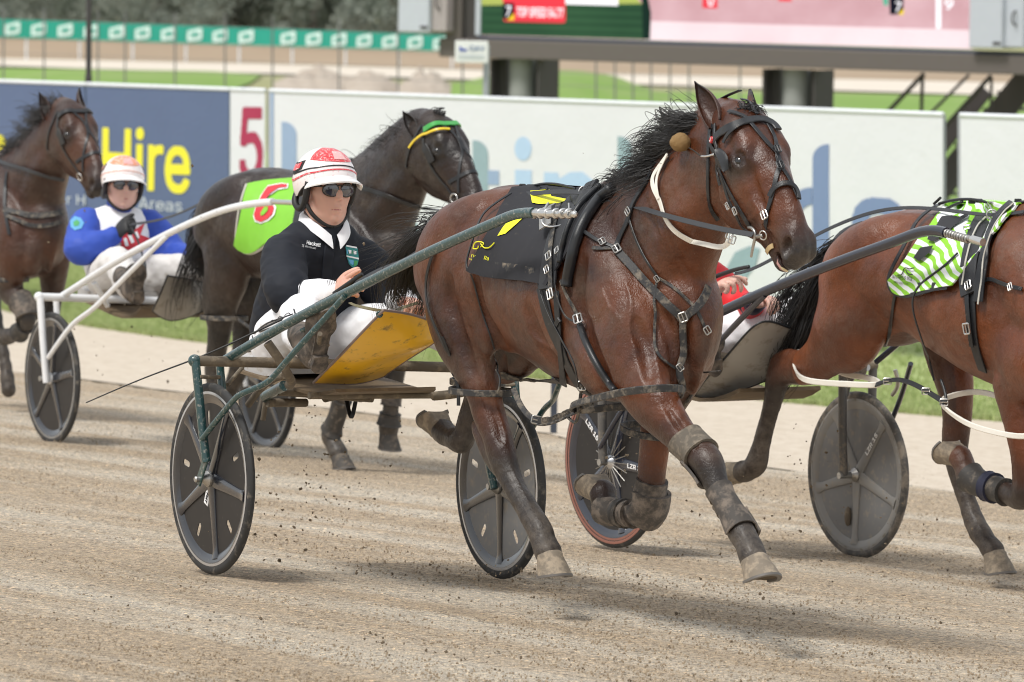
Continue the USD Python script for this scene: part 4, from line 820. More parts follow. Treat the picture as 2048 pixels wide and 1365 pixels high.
def on_gz(u, v):
    z = -1.3
    for _ in range(5): P = on_level(u, v, z); z = float(gz(P[0], min(P[1], 400)))
    return P
def patch(name, matn, top, bot, lift, n=26, bump_=0.0, kind='structure', seed=1, **k):
    """A far ground sheet between two picture curves, laid on the terrain."""
    T, B = resample(np.array(top, float), n), resample(np.array(bot, float), n); rows = []
    for s in np.linspace(0, 1, 8): rows.append([on_gz(u, v) for u, v in T*(1-s)+B*s])
    P = np.array(rows); P[..., 2] += lift
    if bump_: P[..., 2] += bump_*np.sin(np.linspace(0, math.pi, 8))[:, None]*(.35+.65*np.sin(np.linspace(0, math.pi, n)))[None]*((.5+meshkit.fbm(P*np.array([.5, .2, 0]), 3, seed)) if kind else (.05+2.0*np.clip(meshkit.fbm(P*np.array([1.1, .35, 0]), 4, seed)-.2, 0, 1)))
    m = len(P[0]); i, jj = np.meshgrid(np.arange(7), np.arange(m-1), indexing='ij'); p = (i*m+jj).ravel(); V = P.reshape(-1, 3); F = np.vstack([np.stack([p, p+1, p+m+1], 1), np.stack([p, p+m+1, p+m], 1)])
    t = trimesh.Trimesh(V, F, process=False)
    if t.face_normals[:, 2].sum() < 0: F = F[:, ::-1]
    return obj(name, (V, F), matn, smooth=True, kind=kind, **k)
patch('far_track', 'far_dirt', [(-500, 62), (0, 70), (900, 92), (2600, 125)], [(-500, 102), (0, 118), (550, 130), (1100, 146), (2048, 172), (2600, 185)], .012)
patch('far_verge', 'far_pale', [(-500, 102), (0, 118), (550, 130), (1100, 146), (2048, 168), (2600, 181)], [(-500, 122), (0, 134), (550, 149), (1100, 165), (2048, 194), (2600, 208)], .016)
patch('far_lawn', 'far_lawn', [(-300, 132), (0, 138), (220, 141), (420, 144), (525, 151)], [(-300, 190), (0, 195), (180, 200), (400, 205), (500, 168)], .02)
patch('far_lawn', 'far_lawn', [(905, 168), (1000, 161), (1180, 163), (1290, 178)], [(900, 215), (1000, 225), (1180, 230), (1330, 228)], .024, bump_=.55, seed=4)
patch('far_lawn', 'far_lawn', [(1300, 186), (1600, 187), (1900, 193), (2600, 205)], [(1300, 270), (1600, 270), (1900, 420), (2600, 430)], .02)
for k, (u0, u1, v0, v1, hgt) in enumerate(((548, 720, 150, 186, .45), (690, 800, 158, 192, .40), (790, 912, 160, 204, .60))):
    data(stage.GetPrimAtPath(patch('dirt_heap', 'dirt_heap', [(u0, v1-14), (u0*.6+u1*.4, v0+4), (u1, v1-16)], [(u0, v1), (u0*.5+u1*.5, v1+6), (u1, v1)], .03, bump_=hgt, kind=None, seed=20+k)), ('low spread of grey dirt beside the far lawn, above the white banner', 'middle grey dirt heap behind the white banner, with a dark gap beside it', 'tallest pale dirt heap, just left of the blue and white sign')[k], 'dirt heap')
def bank(name, c, r, seed):
    m = ball(c, 1.0, 4, r); m.vertices += (m.vertices-np.asarray(c))*(.5*(meshkit.fbm(m.vertices*.8, 3, seed)-.5))[:, None]; return m
# ---------------------------------------------------------------- lawn blades at the edge nearest the track
def tuft(seed):
    r = np.random.default_rng(seed); V = []; F = []
    for k in range(7):
        a = r.uniform(0, 6.28); b = r.uniform(-.03, .03, 2); h = r.uniform(.02, .045); lean = r.uniform(.1, .6)*h; w = .004; d = np.array([math.cos(a), math.sin(a)]); s = np.array([-d[1], d[0]])*w; n = len(V)
        V += [(*(b+s), 0), (*(b-s), 0), (*(b+d*lean*.4+s*.7), h*.6), (*(b+d*lean*.4-s*.7), h*.6), (*(b+d*lean), h)]; F += [(n, n+1, n+3), (n, n+3, n+2), (n+2, n+3, n+4)]
    return np.array(V), np.array(F)
def scatter(name, protos, matn, P, S, R, **k):
    """ONE PointInstancer of small things."""
    path = numbered('/World', name); pi = UsdGeom.PointInstancer.Define(stage, path); rel = pi.CreatePrototypesRel()
    for i, (v, f) in enumerate(protos):
        m = UsdGeom.Mesh.Define(stage, f'{path}/piece_{i}'); m.CreatePointsAttr(Vt.Vec3fArray.FromNumpy(np.asarray(v, np.float32))); m.CreateFaceVertexCountsAttr(Vt.IntArray([3]*len(f))); m.CreateFaceVertexIndicesAttr(Vt.IntArray.FromNumpy(np.asarray(f, np.int32).ravel())); m.CreateSubdivisionSchemeAttr('none')
        UsdShade.MaterialBindingAPI.Apply(m.GetPrim()).Bind(UsdShade.Material.Get(stage, '/World/Looks/'+matn)); rel.AddTarget(m.GetPath())
    r = np.random.default_rng(3); pi.CreateProtoIndicesAttr(Vt.IntArray.FromNumpy(r.integers(0, len(protos), len(P)).astype(np.int32))); pi.CreatePositionsAttr(Vt.Vec3fArray.FromNumpy(np.asarray(P, np.float32))); pi.CreateScalesAttr(Vt.Vec3fArray.FromNumpy(np.repeat(np.asarray(S, np.float32)[:, None], 3, 1)))
    pi.CreateOrientationsAttr(Vt.QuathArray([Gf.Quath(*map(float, q)) for q in R])); data(pi.GetPrim(), kind='stuff', **k)
def yaws(n, r): a = r.uniform(0, math.pi, n); return np.stack([np.cos(a), 0*a, 0*a, np.sin(a)], 1)
def tumbles(n, r): q = r.normal(0, 1, (n, 4)); return q/np.linalg.norm(q, axis=1, keepdims=True)
r = np.random.default_rng(41); a = r.uniform(-44, -10, 34000); q = E2(a)+np.abs(r.normal(0, 1, 34000))**1.6*2.2-.06; q = np.minimum(q, E2(a)+8); X, Y = a*TH[0]+q*TQ[0], a*TH[1]+q*TQ[1]
scatter('grass', [tuft(s) for s in range(4)], 'grass_blade', np.stack([X, Y, gz(X, Y)+.004], 1), r.uniform(.7, 1.6, len(X)), yaws(len(X), r), label='mown green grass between the pale verge and the banners', cat='grass')
# ---------------------------------------------------------------- crumbs of the track and clods thrown up
def clod(seed, n=1):
    m = trimesh.creation.icosphere(subdivisions=n, radius=1.0); rr = np.random.default_rng(seed); m.vertices *= rr.uniform(.40, 1.3, (len(m.vertices), 1)); m.vertices *= rr.uniform(.45, 1.25, 3); return m.vertices, m.faces
mat('crumb', (.30, .235, .16), .95, vary=.5, vscale=30); mat('clod_dark', (.135, .102, .066), .95, vary=.45, vscale=40); mat('crumb_pale', (.46, .385, .29), .95, vary=.3, vscale=30)
for k, (nm, matn, cnt, s0, s1, sd, lab) in enumerate((('track_crumbs', 'crumb', 26000, .0014, .0048, 51, 'small brown crumbs lying all over the sandy track'), ('track_crumbs', 'crumb_pale', 12000, .0013, .0032, 52, 'pale grit lying all over the sandy track'), ('track_clods', 'clod_dark', 900, .0018, .0062, 53, 'dark damp clods lying scattered on the track'))):
    r = np.random.default_rng(sd); dd = 17.2+17*r.random(cnt*2)**1.7; x = r.uniform(-.095, .095, cnt*2)*dd; y = dd-22; keep = meshkit.fbm(np.stack([(x*TH[0]+y*TH[1])*.35, (x*TQ[0]+y*TQ[1])*2.4, 0*x], 1), 3, 60+k) > (.52 if k == 2 else .38); x, y = x[keep][:cnt], y[keep][:cnt]
    scatter(nm, [clod(s+10*k) for s in range(4)], matn, np.stack([x, y, gz(x, y)+.002], 1), s0+(s1-s0)*r.random(len(x))**2.2, tumbles(len(x), r), label=lab, cat='dirt')
def spray(us, n, seed, spread, smin, smax):
    r = np.random.default_rng(seed); out = []; sz = []
    for (u, v, s, w, h, m) in us:
        k = int(n*m); uu = u+r.normal(0, w, k); vv = v+r.normal(0, h, k); ss = s*(1+r.normal(0, spread, k)); out += [at(a, b, c) for a, b, c in zip(uu, vv, ss)]; sz += list(smin+(smax-smin)*r.random(k)**2.6)
    P = np.array(out); sz = np.array(sz); ok = P[:, 2] > gz(P[:, 0], P[:, 1])+.02; return P[ok], sz[ok]
P, S = spray([(640, 960, 530, 90, 75, 1.0), (600, 1060, 545, 80, 50, .6), (700, 800, 505, 110, 60, .35), (1000, 1160, 545, 45, 25, .6), (1290, 960, 520, 60, 70, .30), (1580, 960, 480, 60, 80, .45), (1560, 1050, 500, 60, 40, .4), (700, 925, 400, 40, 18, .8), (330, 720, 380, 90, 80, .35), (1850, 1060, 500, 90, 60, .25), (900, 620, 540, 250, 160, .30), (300, 560, 400, 160, 120, .25), (1500, 1080, 560, 200, 60, .35)], 125, 71, .02, .0018, .0078)
scatter('flying_dirt', [clod(s+70) for s in range(5)], 'clod_dark', P, S, tumbles(len(P), np.random.default_rng(72)), label='dark crumbs of dirt thrown up by hooves and wheels', cat='dirt')
HAZE = False
# ---------------------------------------------------------------- banners along the inside rail
mat('banner_blue', (.085, .125, .225), .55, vary=.08, vscale=1.5, bump=(14, .006)); mat('banner_white', (.66, .68, .70), .55, vary=.05, vscale=1.2, bump=(9, .006)); mat('banner_hem', (.70, .73, .76), .5); mat('post_metal', (.36, .38, .40), .5, .4)
mat('ink_yellow', (.78, .73, .03), .55, vary=.05); mat('ink_maroon', (.36, .02, .07), .55); mat('ink_pale', (.52, .57, .60), .55); mat('ink_navy', (.17, .24, .40), .55, vary=.06); mat('ink_teal', (.26, .37, .40), .55, vary=.08); mat('ink_sky', (.40, .55, .72), .55, vary=.06); mat('ink_slate', (.27, .37, .52), .55, vary=.06); mat('ink_mist', (.50, .58, .60), .55, vary=.05)
def fpt(u, v, off=0.0):
    """Where a sight line meets the upright plane of the banners (off metres towards the track)."""
    d = ray(u, v); N3 = np.array([*FN, 0]); k = ((FA-N3*off-CAM)@N3)/(d@N3); return CAM+d*k
FD3 = np.array([*FD, 0]); FN3 = np.array([*FN, 0])
def banner(name, u0, u1, matn, label, waves=.005, seed=0, posts=(0, 1)):
    def tv(u): return 165+(232-165)*u/1885
    def bv(u): return 518+(672-518)*(u-140)/1650
    th = thing(name, label, 'banner', fpt((u0+u1)/2, bv((u0+u1)/2)), 'banners along the inside of the track')
    nu, nv = max(8, int((u1-u0)/14)), 24; G = np.array([[fpt(u, tv(u)*(1-s)+bv(u)*s) for u in np.linspace(u0, u1, nu)] for s in np.linspace(0, 1, nv)])
    w = meshkit.fbm(np.stack([(G@FD3)*1.1, G[..., 2]*1.6, 0*G[..., 2]], -1), 3, seed)-.5+.5*(meshkit.fbm(np.stack([(G@FD3)*2+G[..., 2]*3, G[..., 2]*.5, 0*G[..., 2]], -1), 2, seed+5)-.5); G = G-FN3*(waves*w)[..., None]
    obj('sheet', shell(G, np.broadcast_to(-FN3, G.shape), .006), matn, th, smooth=40)
    obj('hem', tube(G[0]+np.array([0, 0, .012]), .020, None, 8, smooth=False), 'banner_hem', th, smooth=True)
    for e in posts:
        u = u0+(u1-u0)*e; a, b = fpt(u, tv(u)-2, -.05), fpt(u, bv(u)+16, -.05); obj('post', rod(b, a, .024, 8), 'post_metal', th, smooth=True)
    return th
def word(th, name, text, u0, u1, vbase, vtop, matn, bold=True, off=.010):
    """Lettering printed on a banner: left and right ends, baseline and cap height in picture measure."""
    a, b, c = fpt(u0, vbase(u0), off), fpt(u1, vbase(u1), off), fpt(u0, vtop(u0), off); h = c[2]-a[2]; ex = norm(b-a)
    return obj(name, lettering(text, h, a, ex, np.array([0, 0, 1.0]), .0015, bold, width=np.linalg.norm(b-a)), matn, th)
def shape(th, name, pts, matn, off=.0075):
    m = slab([(0, 0), (1, 0), (0, 1)], .1, [0, 0, 0], [1, 0, 0], [0, 1, 0]); P = [fpt(u, v, off) for u, v in pts]; o = np.mean(P, 0); q = [((p-o)@FD3, p[2]-o[2]) for p in P]
    return obj(name, slab(q, .0015, o, FD3, np.array([0, 0, 1.0])), matn, th)
b1 = banner('banner', -420, 170, 'banner_blue', 'blue banner at the left edge, behind the leftmost bay horse', seed=1); b2 = banner('banner', 173, 458, 'banner_blue', 'blue banner with large yellow lettering reading Hire', seed=2, posts=(0, 1)); b3 = banner('banner', 461, 530, 'banner_white', 'narrow white banner with a maroon number 5', waves=.003, seed=3, posts=())
b4 = banner('banner', 540, 1886, 'banner_white', 'long white banner with huge slate blue letters, behind the leading bay', seed=4, posts=(0, .35, .62, 1)); b5 = banner('banner', 1921, 2420, 'banner_white', 'white banner at the right edge, past a narrow gap', seed=6, posts=(0,))
ln = lambda u, v, s=.045: (lambda x: v+(x-u)*s)
word(b2, 'lettering', 'Hire', 196, 372, ln(196, 372, .065), ln(196, 258, .03), 'ink_yellow', off=.0075)
word(b2, 'lettering', 'Areas', 276, 363, ln(276, 418, .07), ln(276, 394, .05), 'ink_pale', False, off=.0075); word(b1, 'lettering', 'r H', 132, 168, ln(132, 408, .07), ln(132, 388, .05), 'ink_pale', False, off=.0075)
shape(b1, 'lettering', [(-60, 250), (6, 272), (14, 292), (4, 312), (-60, 318)], 'ink_yellow', .0075)
word(b3, 'number', '5', 470, 517, ln(470, 357, .03), ln(470, 218, .03), 'ink_maroon', off=.0065)
shape(b4, 'edge_stripe', [(541, 184), (547, 184), (547, 560), (541, 560)], 'ink_slate')
def rounded(u0, u1, v0, v1, r=.9, both=False):
    n = 10; w = (u1-u0); pts = [(u0, v1), (u0, v0)]; pts += [(u1-w*r+w*r*math.sin(a), v0+w*r*(1-math.cos(a))) for a in np.linspace(0, math.pi/2, n)]; return pts+[(u1, v1)]
shape(b4, 'letter', rounded(563, 593, 244, 560), 'ink_slate')
shape(b4, 'letter', rounded(945, 976, 281, 560), 'ink_teal'); shape(b4, 'letter', [(976, 341), (998, 342), (998, 371), (976, 370)], 'ink_slate')
shape(b4, 'letter_dot', [(1046+17*math.cos(a), 298+24*math.sin(a)) for a in np.linspace(0, 2*math.pi, 24, endpoint=False)], 'ink_sky'); shape(b4, 'letter', [(1030, 340), (1063, 341), (1063, 560), (1030, 560)], 'ink_sky')
shape(b4, 'letter', [(1088, 345), (1116, 346), (1118, 358), (1140, 345), (1165, 344), (1186, 362), (1190, 400), (1190, 560), (1160, 560), (1160, 400), (1150, 378), (1130, 380), (1117, 400), (1117, 560), (1088, 560)], 'ink_sky')
shape(b4, 'letter', rounded(1235, 1264, 273, 560), 'ink_teal')
def mir(p, c): return [(2*c-u, v) for u, v in p]
shape(b4, 'letter', mir(rounded(1625, 1658, 289, 560), 1641.5), 'ink_navy')
th_ = np.linspace(.5*math.pi, 1.5*math.pi, 30); shape(b4, 'letter', [(1624+66*math.cos(a), 460+85*math.sin(a)) for a in th_]+[(1624+32*math.cos(a), 460+50*math.sin(a)) for a in th_[::-1]], 'ink_navy', .0085)
word(b4, 'letter', 's', 1684, 1800, ln(1684, 545, .09), ln(1684, 345, .06), 'ink_navy', off=.0075)
shape(b4, 'swoosh', [(780, 520), (800, 470), (835, 445), (838, 470), (815, 500), (805, 560), (780, 560)], 'ink_teal', .0075); shape(b4, 'swoosh', [(1440, 560), (1470, 505), (1500, 492), (1520, 498), (1512, 530), (1490, 560)], 'ink_teal', .0075); shape(b4, 'swoosh', [(640, 470), (690, 440), (730, 470), (720, 560), (640, 560)], 'ink_mist', .0075)
# ---------------------------------------------------------------- big screen on its steel frame
mat('steel_brown', (.125, .108, .100), .6, .1, vary=.06); mat('steel_dark', (.055, .050, .048), .6, .2); mat('steel_blue', (.035, .045, .065), .5); mat('box_grey', (.47, .50, .56), .55, vary=.05); mat('box_side', (.36, .32, .32), .6); mat('concrete_grey', (.26, .27, .26), .8, vary=.15, vscale=3)
SD = np.array([.90, -.436, 0]); SN = np.array([-.436, -.90, 0]); SO = at(1424, 60, 157.0); Z3 = np.array([0, 0, 1.0])
def spt(u, v, off=0.0):
    d = ray(u, v); k = ((SO+SN*off-CAM)@SN)/(d@SN); return CAM+d*k
def sbox(name, u0, v0, u1, v1, off, depth, matn, par, bev=.01):
    """A box of the screen's structure from its front face in picture measure (level edges), depth metres deep."""
    a, b = spt(u0, v0, off), spt(u1, v1, off); um = spt((u0+u1)/2, (v0+v1)/2, off); w = abs((b-a)@SD)/2; h = abs(a[2]-b[2])/2; m_ = (a+b)/2
    return obj(name, box_(m_-SN*depth/2, w, depth/2, h, [SD, SN, Z3], bev), matn, par)
SC = thing('big_screen', 'big video screen on a brown steel frame behind the banners', 'screen', spt(1424, 200))
def sline(v0, u=1424, sl=.030): return lambda x: v0+(x-u)*sl
bt, bb = sline(93), sline(131)
for nm, va, vb, off, dep, m_, u0, u1 in (('beam', bt, bb, .12, .35, 'steel_brown', 878, 2140), ('lower_trim', sline(86), sline(94), .05, .20, 'steel_blue', 955, 2140)):
    pts = [spt(u, v(u), off) for u in (u0, u1) for v in (va, vb)]; L = np.linalg.norm(pts[2]-pts[0])/2; h = (pts[0][2]-pts[1][2]+pts[2][2]-pts[3][2])/4; c_ = np.mean(pts, 0); obj(nm, box_(c_-SN*dep/2, L, dep/2, h, [norm(pts[2]-pts[0]), SN, np.cross(norm(pts[2]-pts[0]), SN)*np.sign(np.cross(norm(pts[2]-pts[0]), SN)[2])], .01), m_, SC)
def base_v(u, off): return 900
def column(u0, u1, vt):
    a, b = spt(u0, vt, -.10), spt(u1, vt, -.10); w = np.linalg.norm(b-a); zb = -1.4; h = (a[2]-zb)/2; c_ = (a+b)/2; c_ = np.array([c_[0], c_[1], (a[2]+zb)/2])
    p = obj('column', box_(c_-SN*.22, w*.30, .010, h, [SD, SN, Z3]), 'concrete_grey', SC)
    for s in (-1, 1): obj('flange', box_(c_+SD*s*(w/2-.012)-SN*.20, .016, .30, h, [SD, SN, Z3]), 'steel_dark', p)
    for s, m_ in ((-1, 'steel_dark'), (1, 'steel_dark')): obj('flange', box_(c_+SD*s*(w*.40)-SN*.12, w*.10, .012, h, [SD, SN, Z3]), m_, p)
    obj('pipe', rod(c_-SN*.14-Z3*h, c_-SN*.14+Z3*h, w*.24, 16), 'concrete_grey', p, smooth=True)
column(987, 1085, 118); column(1532, 1637, 138)
sbox('upright', 893, -60, 922, 84, .10, .25, 'steel_brown', SC); sbox('upright', 924, -60, 955, 80, .02, .30, 'steel_dark', SC)
# the picture on the screen gives off its own light
def glow(name, col, k=1.0, rough=.6, stripes=None):
    nodes = {'e': ('emission', {'color': col, 'strength': k})}; links = []
    if stripes:
        c2, sc, ax = stripes; nodes.update({'g': ('geometry', {}), 'n': ('noise_texture', {'scale': 1.2, 'detail': 5.0}), 's': ('separate_xyz', {}), 'm': ('math', {'math_type': 'multiply', 'value2': sc}), 'si': ('math', {'math_type': 'sine'}), 'mm': ('math', {'math_type': 'multiply_add', 'value2': .22}), 'x': ('mix', {'color1': col, 'color2': c2})}); links += [('g.position', 's.vector'), ('s.z', 'm.value1'), ('m.value', 'si.value1'), ('si.value', 'mm.value1'), ('g.position', 'n.vector'), ('n.fac', 'mm.value3'), ('mm.value', 'x.fac'), ('x.color', 'e.color')]
    usdkit.material(stage, '/World/Looks/'+name, nodes, links, surface='e.emission')
EMK = .62
glow('glow_pink', (.44, .20, .22), EMK, stripes=((.86, .62, .65), 260., 'z')); glow('glow_rose', (.78, .55, .58), EMK, stripes=((.97, .85, .87), 260., 'z')); glow('glow_green', (.020, .055, .030), EMK, stripes=((.045, .115, .055), 60., 'z')); glow('glow_lime', (.42, .48, .12), EMK); glow('glow_hedge', (.012, .030, .022), EMK); glow('glow_red', (.80, .055, .075), EMK); glow('glow_white', (.95, .92, .95), EMK*1.1); glow('glow_black', (.012, .012, .02), EMK); glow('glow_yellow', (.85, .62, .03), EMK); glow('glow_mint', (.10, .45, .30), EMK)
def sface(name, pts, matn, off, par):
    P = [spt(u, v, off) for u, v in pts]; o = np.mean(P, 0); q = [((p-o)@SD, p[2]-o[2]) for p in P]; return obj(name, slab(q, .006, o, SD, Z3), matn, par)
v_ = lambda u, v: (u, v+(u-1424)*.028)
pan = sface('display', [v_(955, -90), v_(1945, -90), v_(1945, 84), v_(955, 84)], 'glow_pink', .010, SC)
sface('video_field', [v_(1290, 46), v_(1945, 46), v_(1945, 84), v_(1290, 84)], 'glow_rose', .018, pan); sface('video_hedge', [v_(961, 22), v_(1285, 12), v_(1300, 40), v_(1296, 83), v_(961, 83)], 'glow_green', .018, pan); sface('video_hedge', [v_(1278, -90), v_(1292, -20), v_(1302, 30), v_(1300, 83), v_(1286, 83), v_(1284, 10), v_(1262, -90)], 'glow_hedge', .022, pan); sface('video_lawn', [v_(961, 8), v_(1270, -2), v_(1284, 12), v_(961, 24)], 'glow_lime', .020, pan)
sface('caption', [v_(1000, -4), v_(1131, -4), v_(1131, 52), v_(1126, 55), v_(1008, 55), v_(1008, 20)], 'glow_red', .026, pan); sface('caption_tile', [v_(1006, 18), v_(1028, 18), v_(1028, 52), v_(1012, 52), v_(1006, 46)], 'glow_black', .032, pan); sface('caption_corner', [v_(1014, 52), v_(1028, 38), v_(1028, 52)], 'glow_yellow', .038, pan); sface('caption_box', [v_(1131, 2), v_(1236, 2), v_(1236, 17), v_(1131, 17)], 'glow_white', .026, pan)
def sword(text, u0, u1, vb, vt, matn, off, par):
    a, b, c_ = spt(*v_(u0, vb), off), spt(*v_(u1, vb), off), spt(*v_(u0, vt), off); obj('caption_text', lettering(text, c_[2]-a[2], a, SD, Z3, .004, True, width=(b-a)@SD), matn, par)
sword('TOP SPEED 54.77', 1033, 1126, 44, 26, 'glow_white', .034, pan); sword('7', 1010, 1020, 44, 24, 'glow_white', .040, pan); sword('7', 1789, 1800, 13, -6, 'glow_white', .036, pan); sword('9', 1886, 1904, 6, -14, 'glow_white', .034, pan)
sface('video_marker', [v_(1777, -60), v_(1808, -60), v_(1806, 18), v_(1780, 20)], 'glow_black', .028, pan); sface('video_marker_corner', [v_(1796, 18), v_(1808, 6), v_(1806, 20)], 'glow_yellow', .034, pan); sface('video_marker', [v_(1763, -30), v_(1776, -30), v_(1776, 2), v_(1768, 2)], 'glow_mint', .028, pan); sface('video_post', [v_(1872, -60), v_(1882, -60), v_(1882, 45), v_(1872, 45)], 'glow_white', .028, pan)
sface('video_marker', [v_(1405, -30), v_(1435, -30), v_(1435, 17), v_(1405, 17)], 'glow_red', .028, pan); sface('video_marker', [v_(1557, -30), v_(1583, -30), v_(1583, -1), v_(1557, -1)], 'glow_red', .028, pan); sword('0', 1414, 1426, 12, -10, 'glow_white', .034, pan)
sbox('screen_edge', 952, -90, 960, 72, .05, .10, 'box_grey', SC)
# loudspeaker cabinets at both ends
for lab, u0, u1, v1, off, us in (('grey loudspeaker cabinet at the left end of the big screen', 798, 858, 66, .35, 893), ('pale grey cabinet on the right end of the big screen', 1941, 2004, 98, .25, 2046)):
    cbx = thing('cabinet', lab, 'cabinet', spt((u0+u1)/2, v1, off)); sbox('housing', u0, -90, u1, v1, off, .8, 'box_grey', cbx, .015); sbox('side_door', u1+2, -90, us, v1-2, off-.06, .7, 'box_side' if u0 < 1000 else 'box_grey', cbx, .012)
    sbox('name_plate', u0+.70*(u1-u0), v1-14, u0+.94*(u1-u0), v1-8, off+.012, .02, 'steel_dark', cbx, .002)
    hx_ = us-14; obj('handle', tube([spt(hx_, v1-75, off-.06), spt(hx_-6, v1-70, off+.0), spt(hx_-6, v1-52, off+.0), spt(hx_, v1-46, off-.06)], .012, 20, 8), 'steel_dark', cbx, smooth=True)
# access stairs under the right end
ST = thing('stairs', 'dark steel stairs with handrails under the right end of the screen', 'stairs', spt(1960, 300))
def bar(name, pts, r_, m_='steel_dark', off=(-.5, -.5), sq=False): P = [spt(u, v, o) for (u, v), o in zip(pts, np.linspace(off[0], off[1], len(pts)))]; return obj(name, tube(P, r_, None, 8, smooth=False), m_, ST, smooth=True)
A1, A2_ = spt(2062, 150, -.9), spt(1860, 400, -.9); obj('stringer', box_((A1+A2_)/2, np.linalg.norm(A1-A2_)/2, .03, .17, [norm(A2_-A1), SN, np.cross(norm(A2_-A1), SN)], .005), 'steel_dark', ST)
A1, A2_ = spt(1972, 180, -1.9), spt(1830, 360, -1.9); obj('stringer', box_((A1+A2_)/2, np.linalg.norm(A1-A2_)/2, .03, .10, [norm(A2_-A1), SN, np.cross(norm(A2_-A1), SN)], .005), 'steel_dark', ST)
for k in range(7): p_ = spt(2040-k*28, 185+k*34, -1.4); obj('tread', box_(p_, .14, .45, .02, [SD, SN, Z3], .003), 'steel_dark', ST)
bar('handrail', [(1848, 148), (1776, 224), (1700, 300)], .030); bar('handrail', [(1938, 150), (1862, 226)], .022, off=(-1.9, -1.9)); bar('handrail', [(1982, 152), (1888, 256), (1820, 330)], .030); bar('rail_post', [(1845, 152), (1842, 250)], .024); bar('rail_post', [(1983, 155), (1981, 260)], .020)
# sign on its post, black pole
sg = thing('sign', 'small white sign lettered CAV on a thin post before the screen', 'sign', at(970, 300, 185.0)); o_s = at(943, 104, 185.0)
obj('sign_board', box_(o_s, .178, .008, .118, bev=.004), 'white_paint', sg); obj('sign_post', rod(at(973, 90, 184.6), at(968, 480, 184.6), .034, 10), 'post_metal', sg, smooth=True)
obj('lettering', lettering('CAV', .050, o_s+np.array([-.028, -.0125, .012]), np.array([1.0, 0, 0]), Z3, .003, True, width=.165), 'ink_navy', sg); obj('emblem', slab([(-.130, .005), (-.130, .062), (-.092, .030), (-.050, .028), (-.050, .005)], .004, o_s+np.array([0, -.0125, 0]), np.array([1.0, 0, 0]), Z3), 'cloth_blue', sg)
for k in range(2): obj('lettering', lettering(('SAFETY GROUP', 'KEEP CLEAR')[k] if 0 else 'CAV CAV CAV CAV', .016, o_s+np.array([-.14, -.0125, -.045-.03*k]), np.array([1.0, 0, 0]), Z3, .002, False, width=.27), 'ink_pale', sg) if 0 else obj('print_line', box_(o_s+np.array([0, -.011, -.040-.028*k]), .14, .002, .006), 'ink_pale', sg)
pl = thing('pole', 'tall thin black pole rising behind the blue banner', 'pole', at(177, 400, 190.0)); obj('shaft', tube([at(175.5, 520, 190.), at(178.5, -120, 190.)], .030, 6, 10, smooth=False), 'steel_dark', pl, smooth=True); obj('collar', rod(at(177, 150, 190.), at(177, 168, 190.), .037, 10), 'steel_dark', pl, smooth=True)
# marker post beside the track
g0 = on_ground(1107, 868); mp_ = thing('marker_post', 'short dark marker post standing on the pale verge behind the leading bay', 'post', g0); gs = float(proj(g0)[2]); obj('post', box_(g0+np.array([0, 0, .20]), .020, .020, .32, bev=.004), 'steel_blue', mp_); obj('cap', box_(g0+np.array([0, 0, .53]), .024, .024, .012, bev=.004), 'steel_dark', mp_)
# ---------------------------------------------------------------- far side: sponsor rail, wire fence, trees
mat('rail_green', (.012, .30, .215), .5, vary=.06, vscale=.4); mat('rail_logo', (.62, .78, .72), .5); mat('wire', (.16, .16, .16), .5); mat('bark_pale', (.30, .27, .25), .9, vary=.2); mat('bark_dark', (.10, .085, .07), .9)
RA_, RB_ = at(-160, 36, 71.5), at(1010, 78, 74.0); RD = norm((RB_-RA_)*[1, 1, 0]); RN = np.array([RD[1], -RD[0], 0]); RN *= np.sign(RN@(CAM-RA_))
def rpt(u, v, off=0.): d = ray(u, v); k = ((RA_+RN*off-CAM)@RN)/(d@RN); return CAM+d*k
edges = list(np.linspace(-160, 1010, 12)); tvr = lambda u: 38+(u)*.0372; bvr = lambda u: 75+u*.0318
rail = thing('far_rail', 'long green sponsor hoarding with white logos along the far side of the track', 'rail', rpt(400, 130))
for k, (u0, u1) in enumerate(zip(edges[:-1], edges[1:])):
    P = [rpt(u0+.5, tvr(u0)), rpt(u1-.5, tvr(u1)), rpt(u1-.5, bvr(u1)), rpt(u0+.5, bvr(u0))]; o = np.mean(P, 0); q = [((p-o)@RD, p[2]-o[2]) for p in P]; pn = obj('panel', slab(q, .03, o, RD, Z3), 'rail_green', rail)
    obj('rail_post', rod(rpt(u0, tvr(u0), -.06), rpt(u0, bvr(u0)+50, -.06), .03, 8), 'banner_hem', rail)
for k, u in enumerate((25, 77, 130, 182, 233, 285, 337, 389, 440, 492, 576, 627, 678, 728, 779, 830, 881, 934, -28, -80)):
    c_ = tvr(u)*.5+bvr(u)*.5; dy = 12.5; P = [(u-14, c_-dy+5), (u+12, c_-dy-1), (u+15, c_-dy), (u+15, c_+dy-6), (u+12, c_+dy-2), (u-13, c_+dy+1), (u-15, c_+dy-3)]; W_ = [rpt(a, b, .035) for a, b in P]; o = np.mean(W_, 0)
    lg = obj('logo', slab([((p-o)@RD, p[2]-o[2]) for p in W_], .008, o, RD, Z3), 'rail_logo', rail); W_ = [rpt(a, b, .05) for a, b in ((u-8, c_-3), (u+8, c_-5), (u+9, c_+3), (u-8, c_+5))]; o = np.mean(W_, 0); obj('logo_mark', slab([((p-o)@RD, p[2]-o[2]) for p in W_], .006, o, RD, Z3), 'rail_green', lg)
wf = thing('wire_fence', 'thin post and wire fence across the infield', 'fence', at(550, 165, 100.))
us = [-60, 7, 88, 196, 250, 350, 450, 545, 678, 796, 925, 1110, 1192, 1230, 1266, 1302, 1340, 1378, 1480]
tops = []
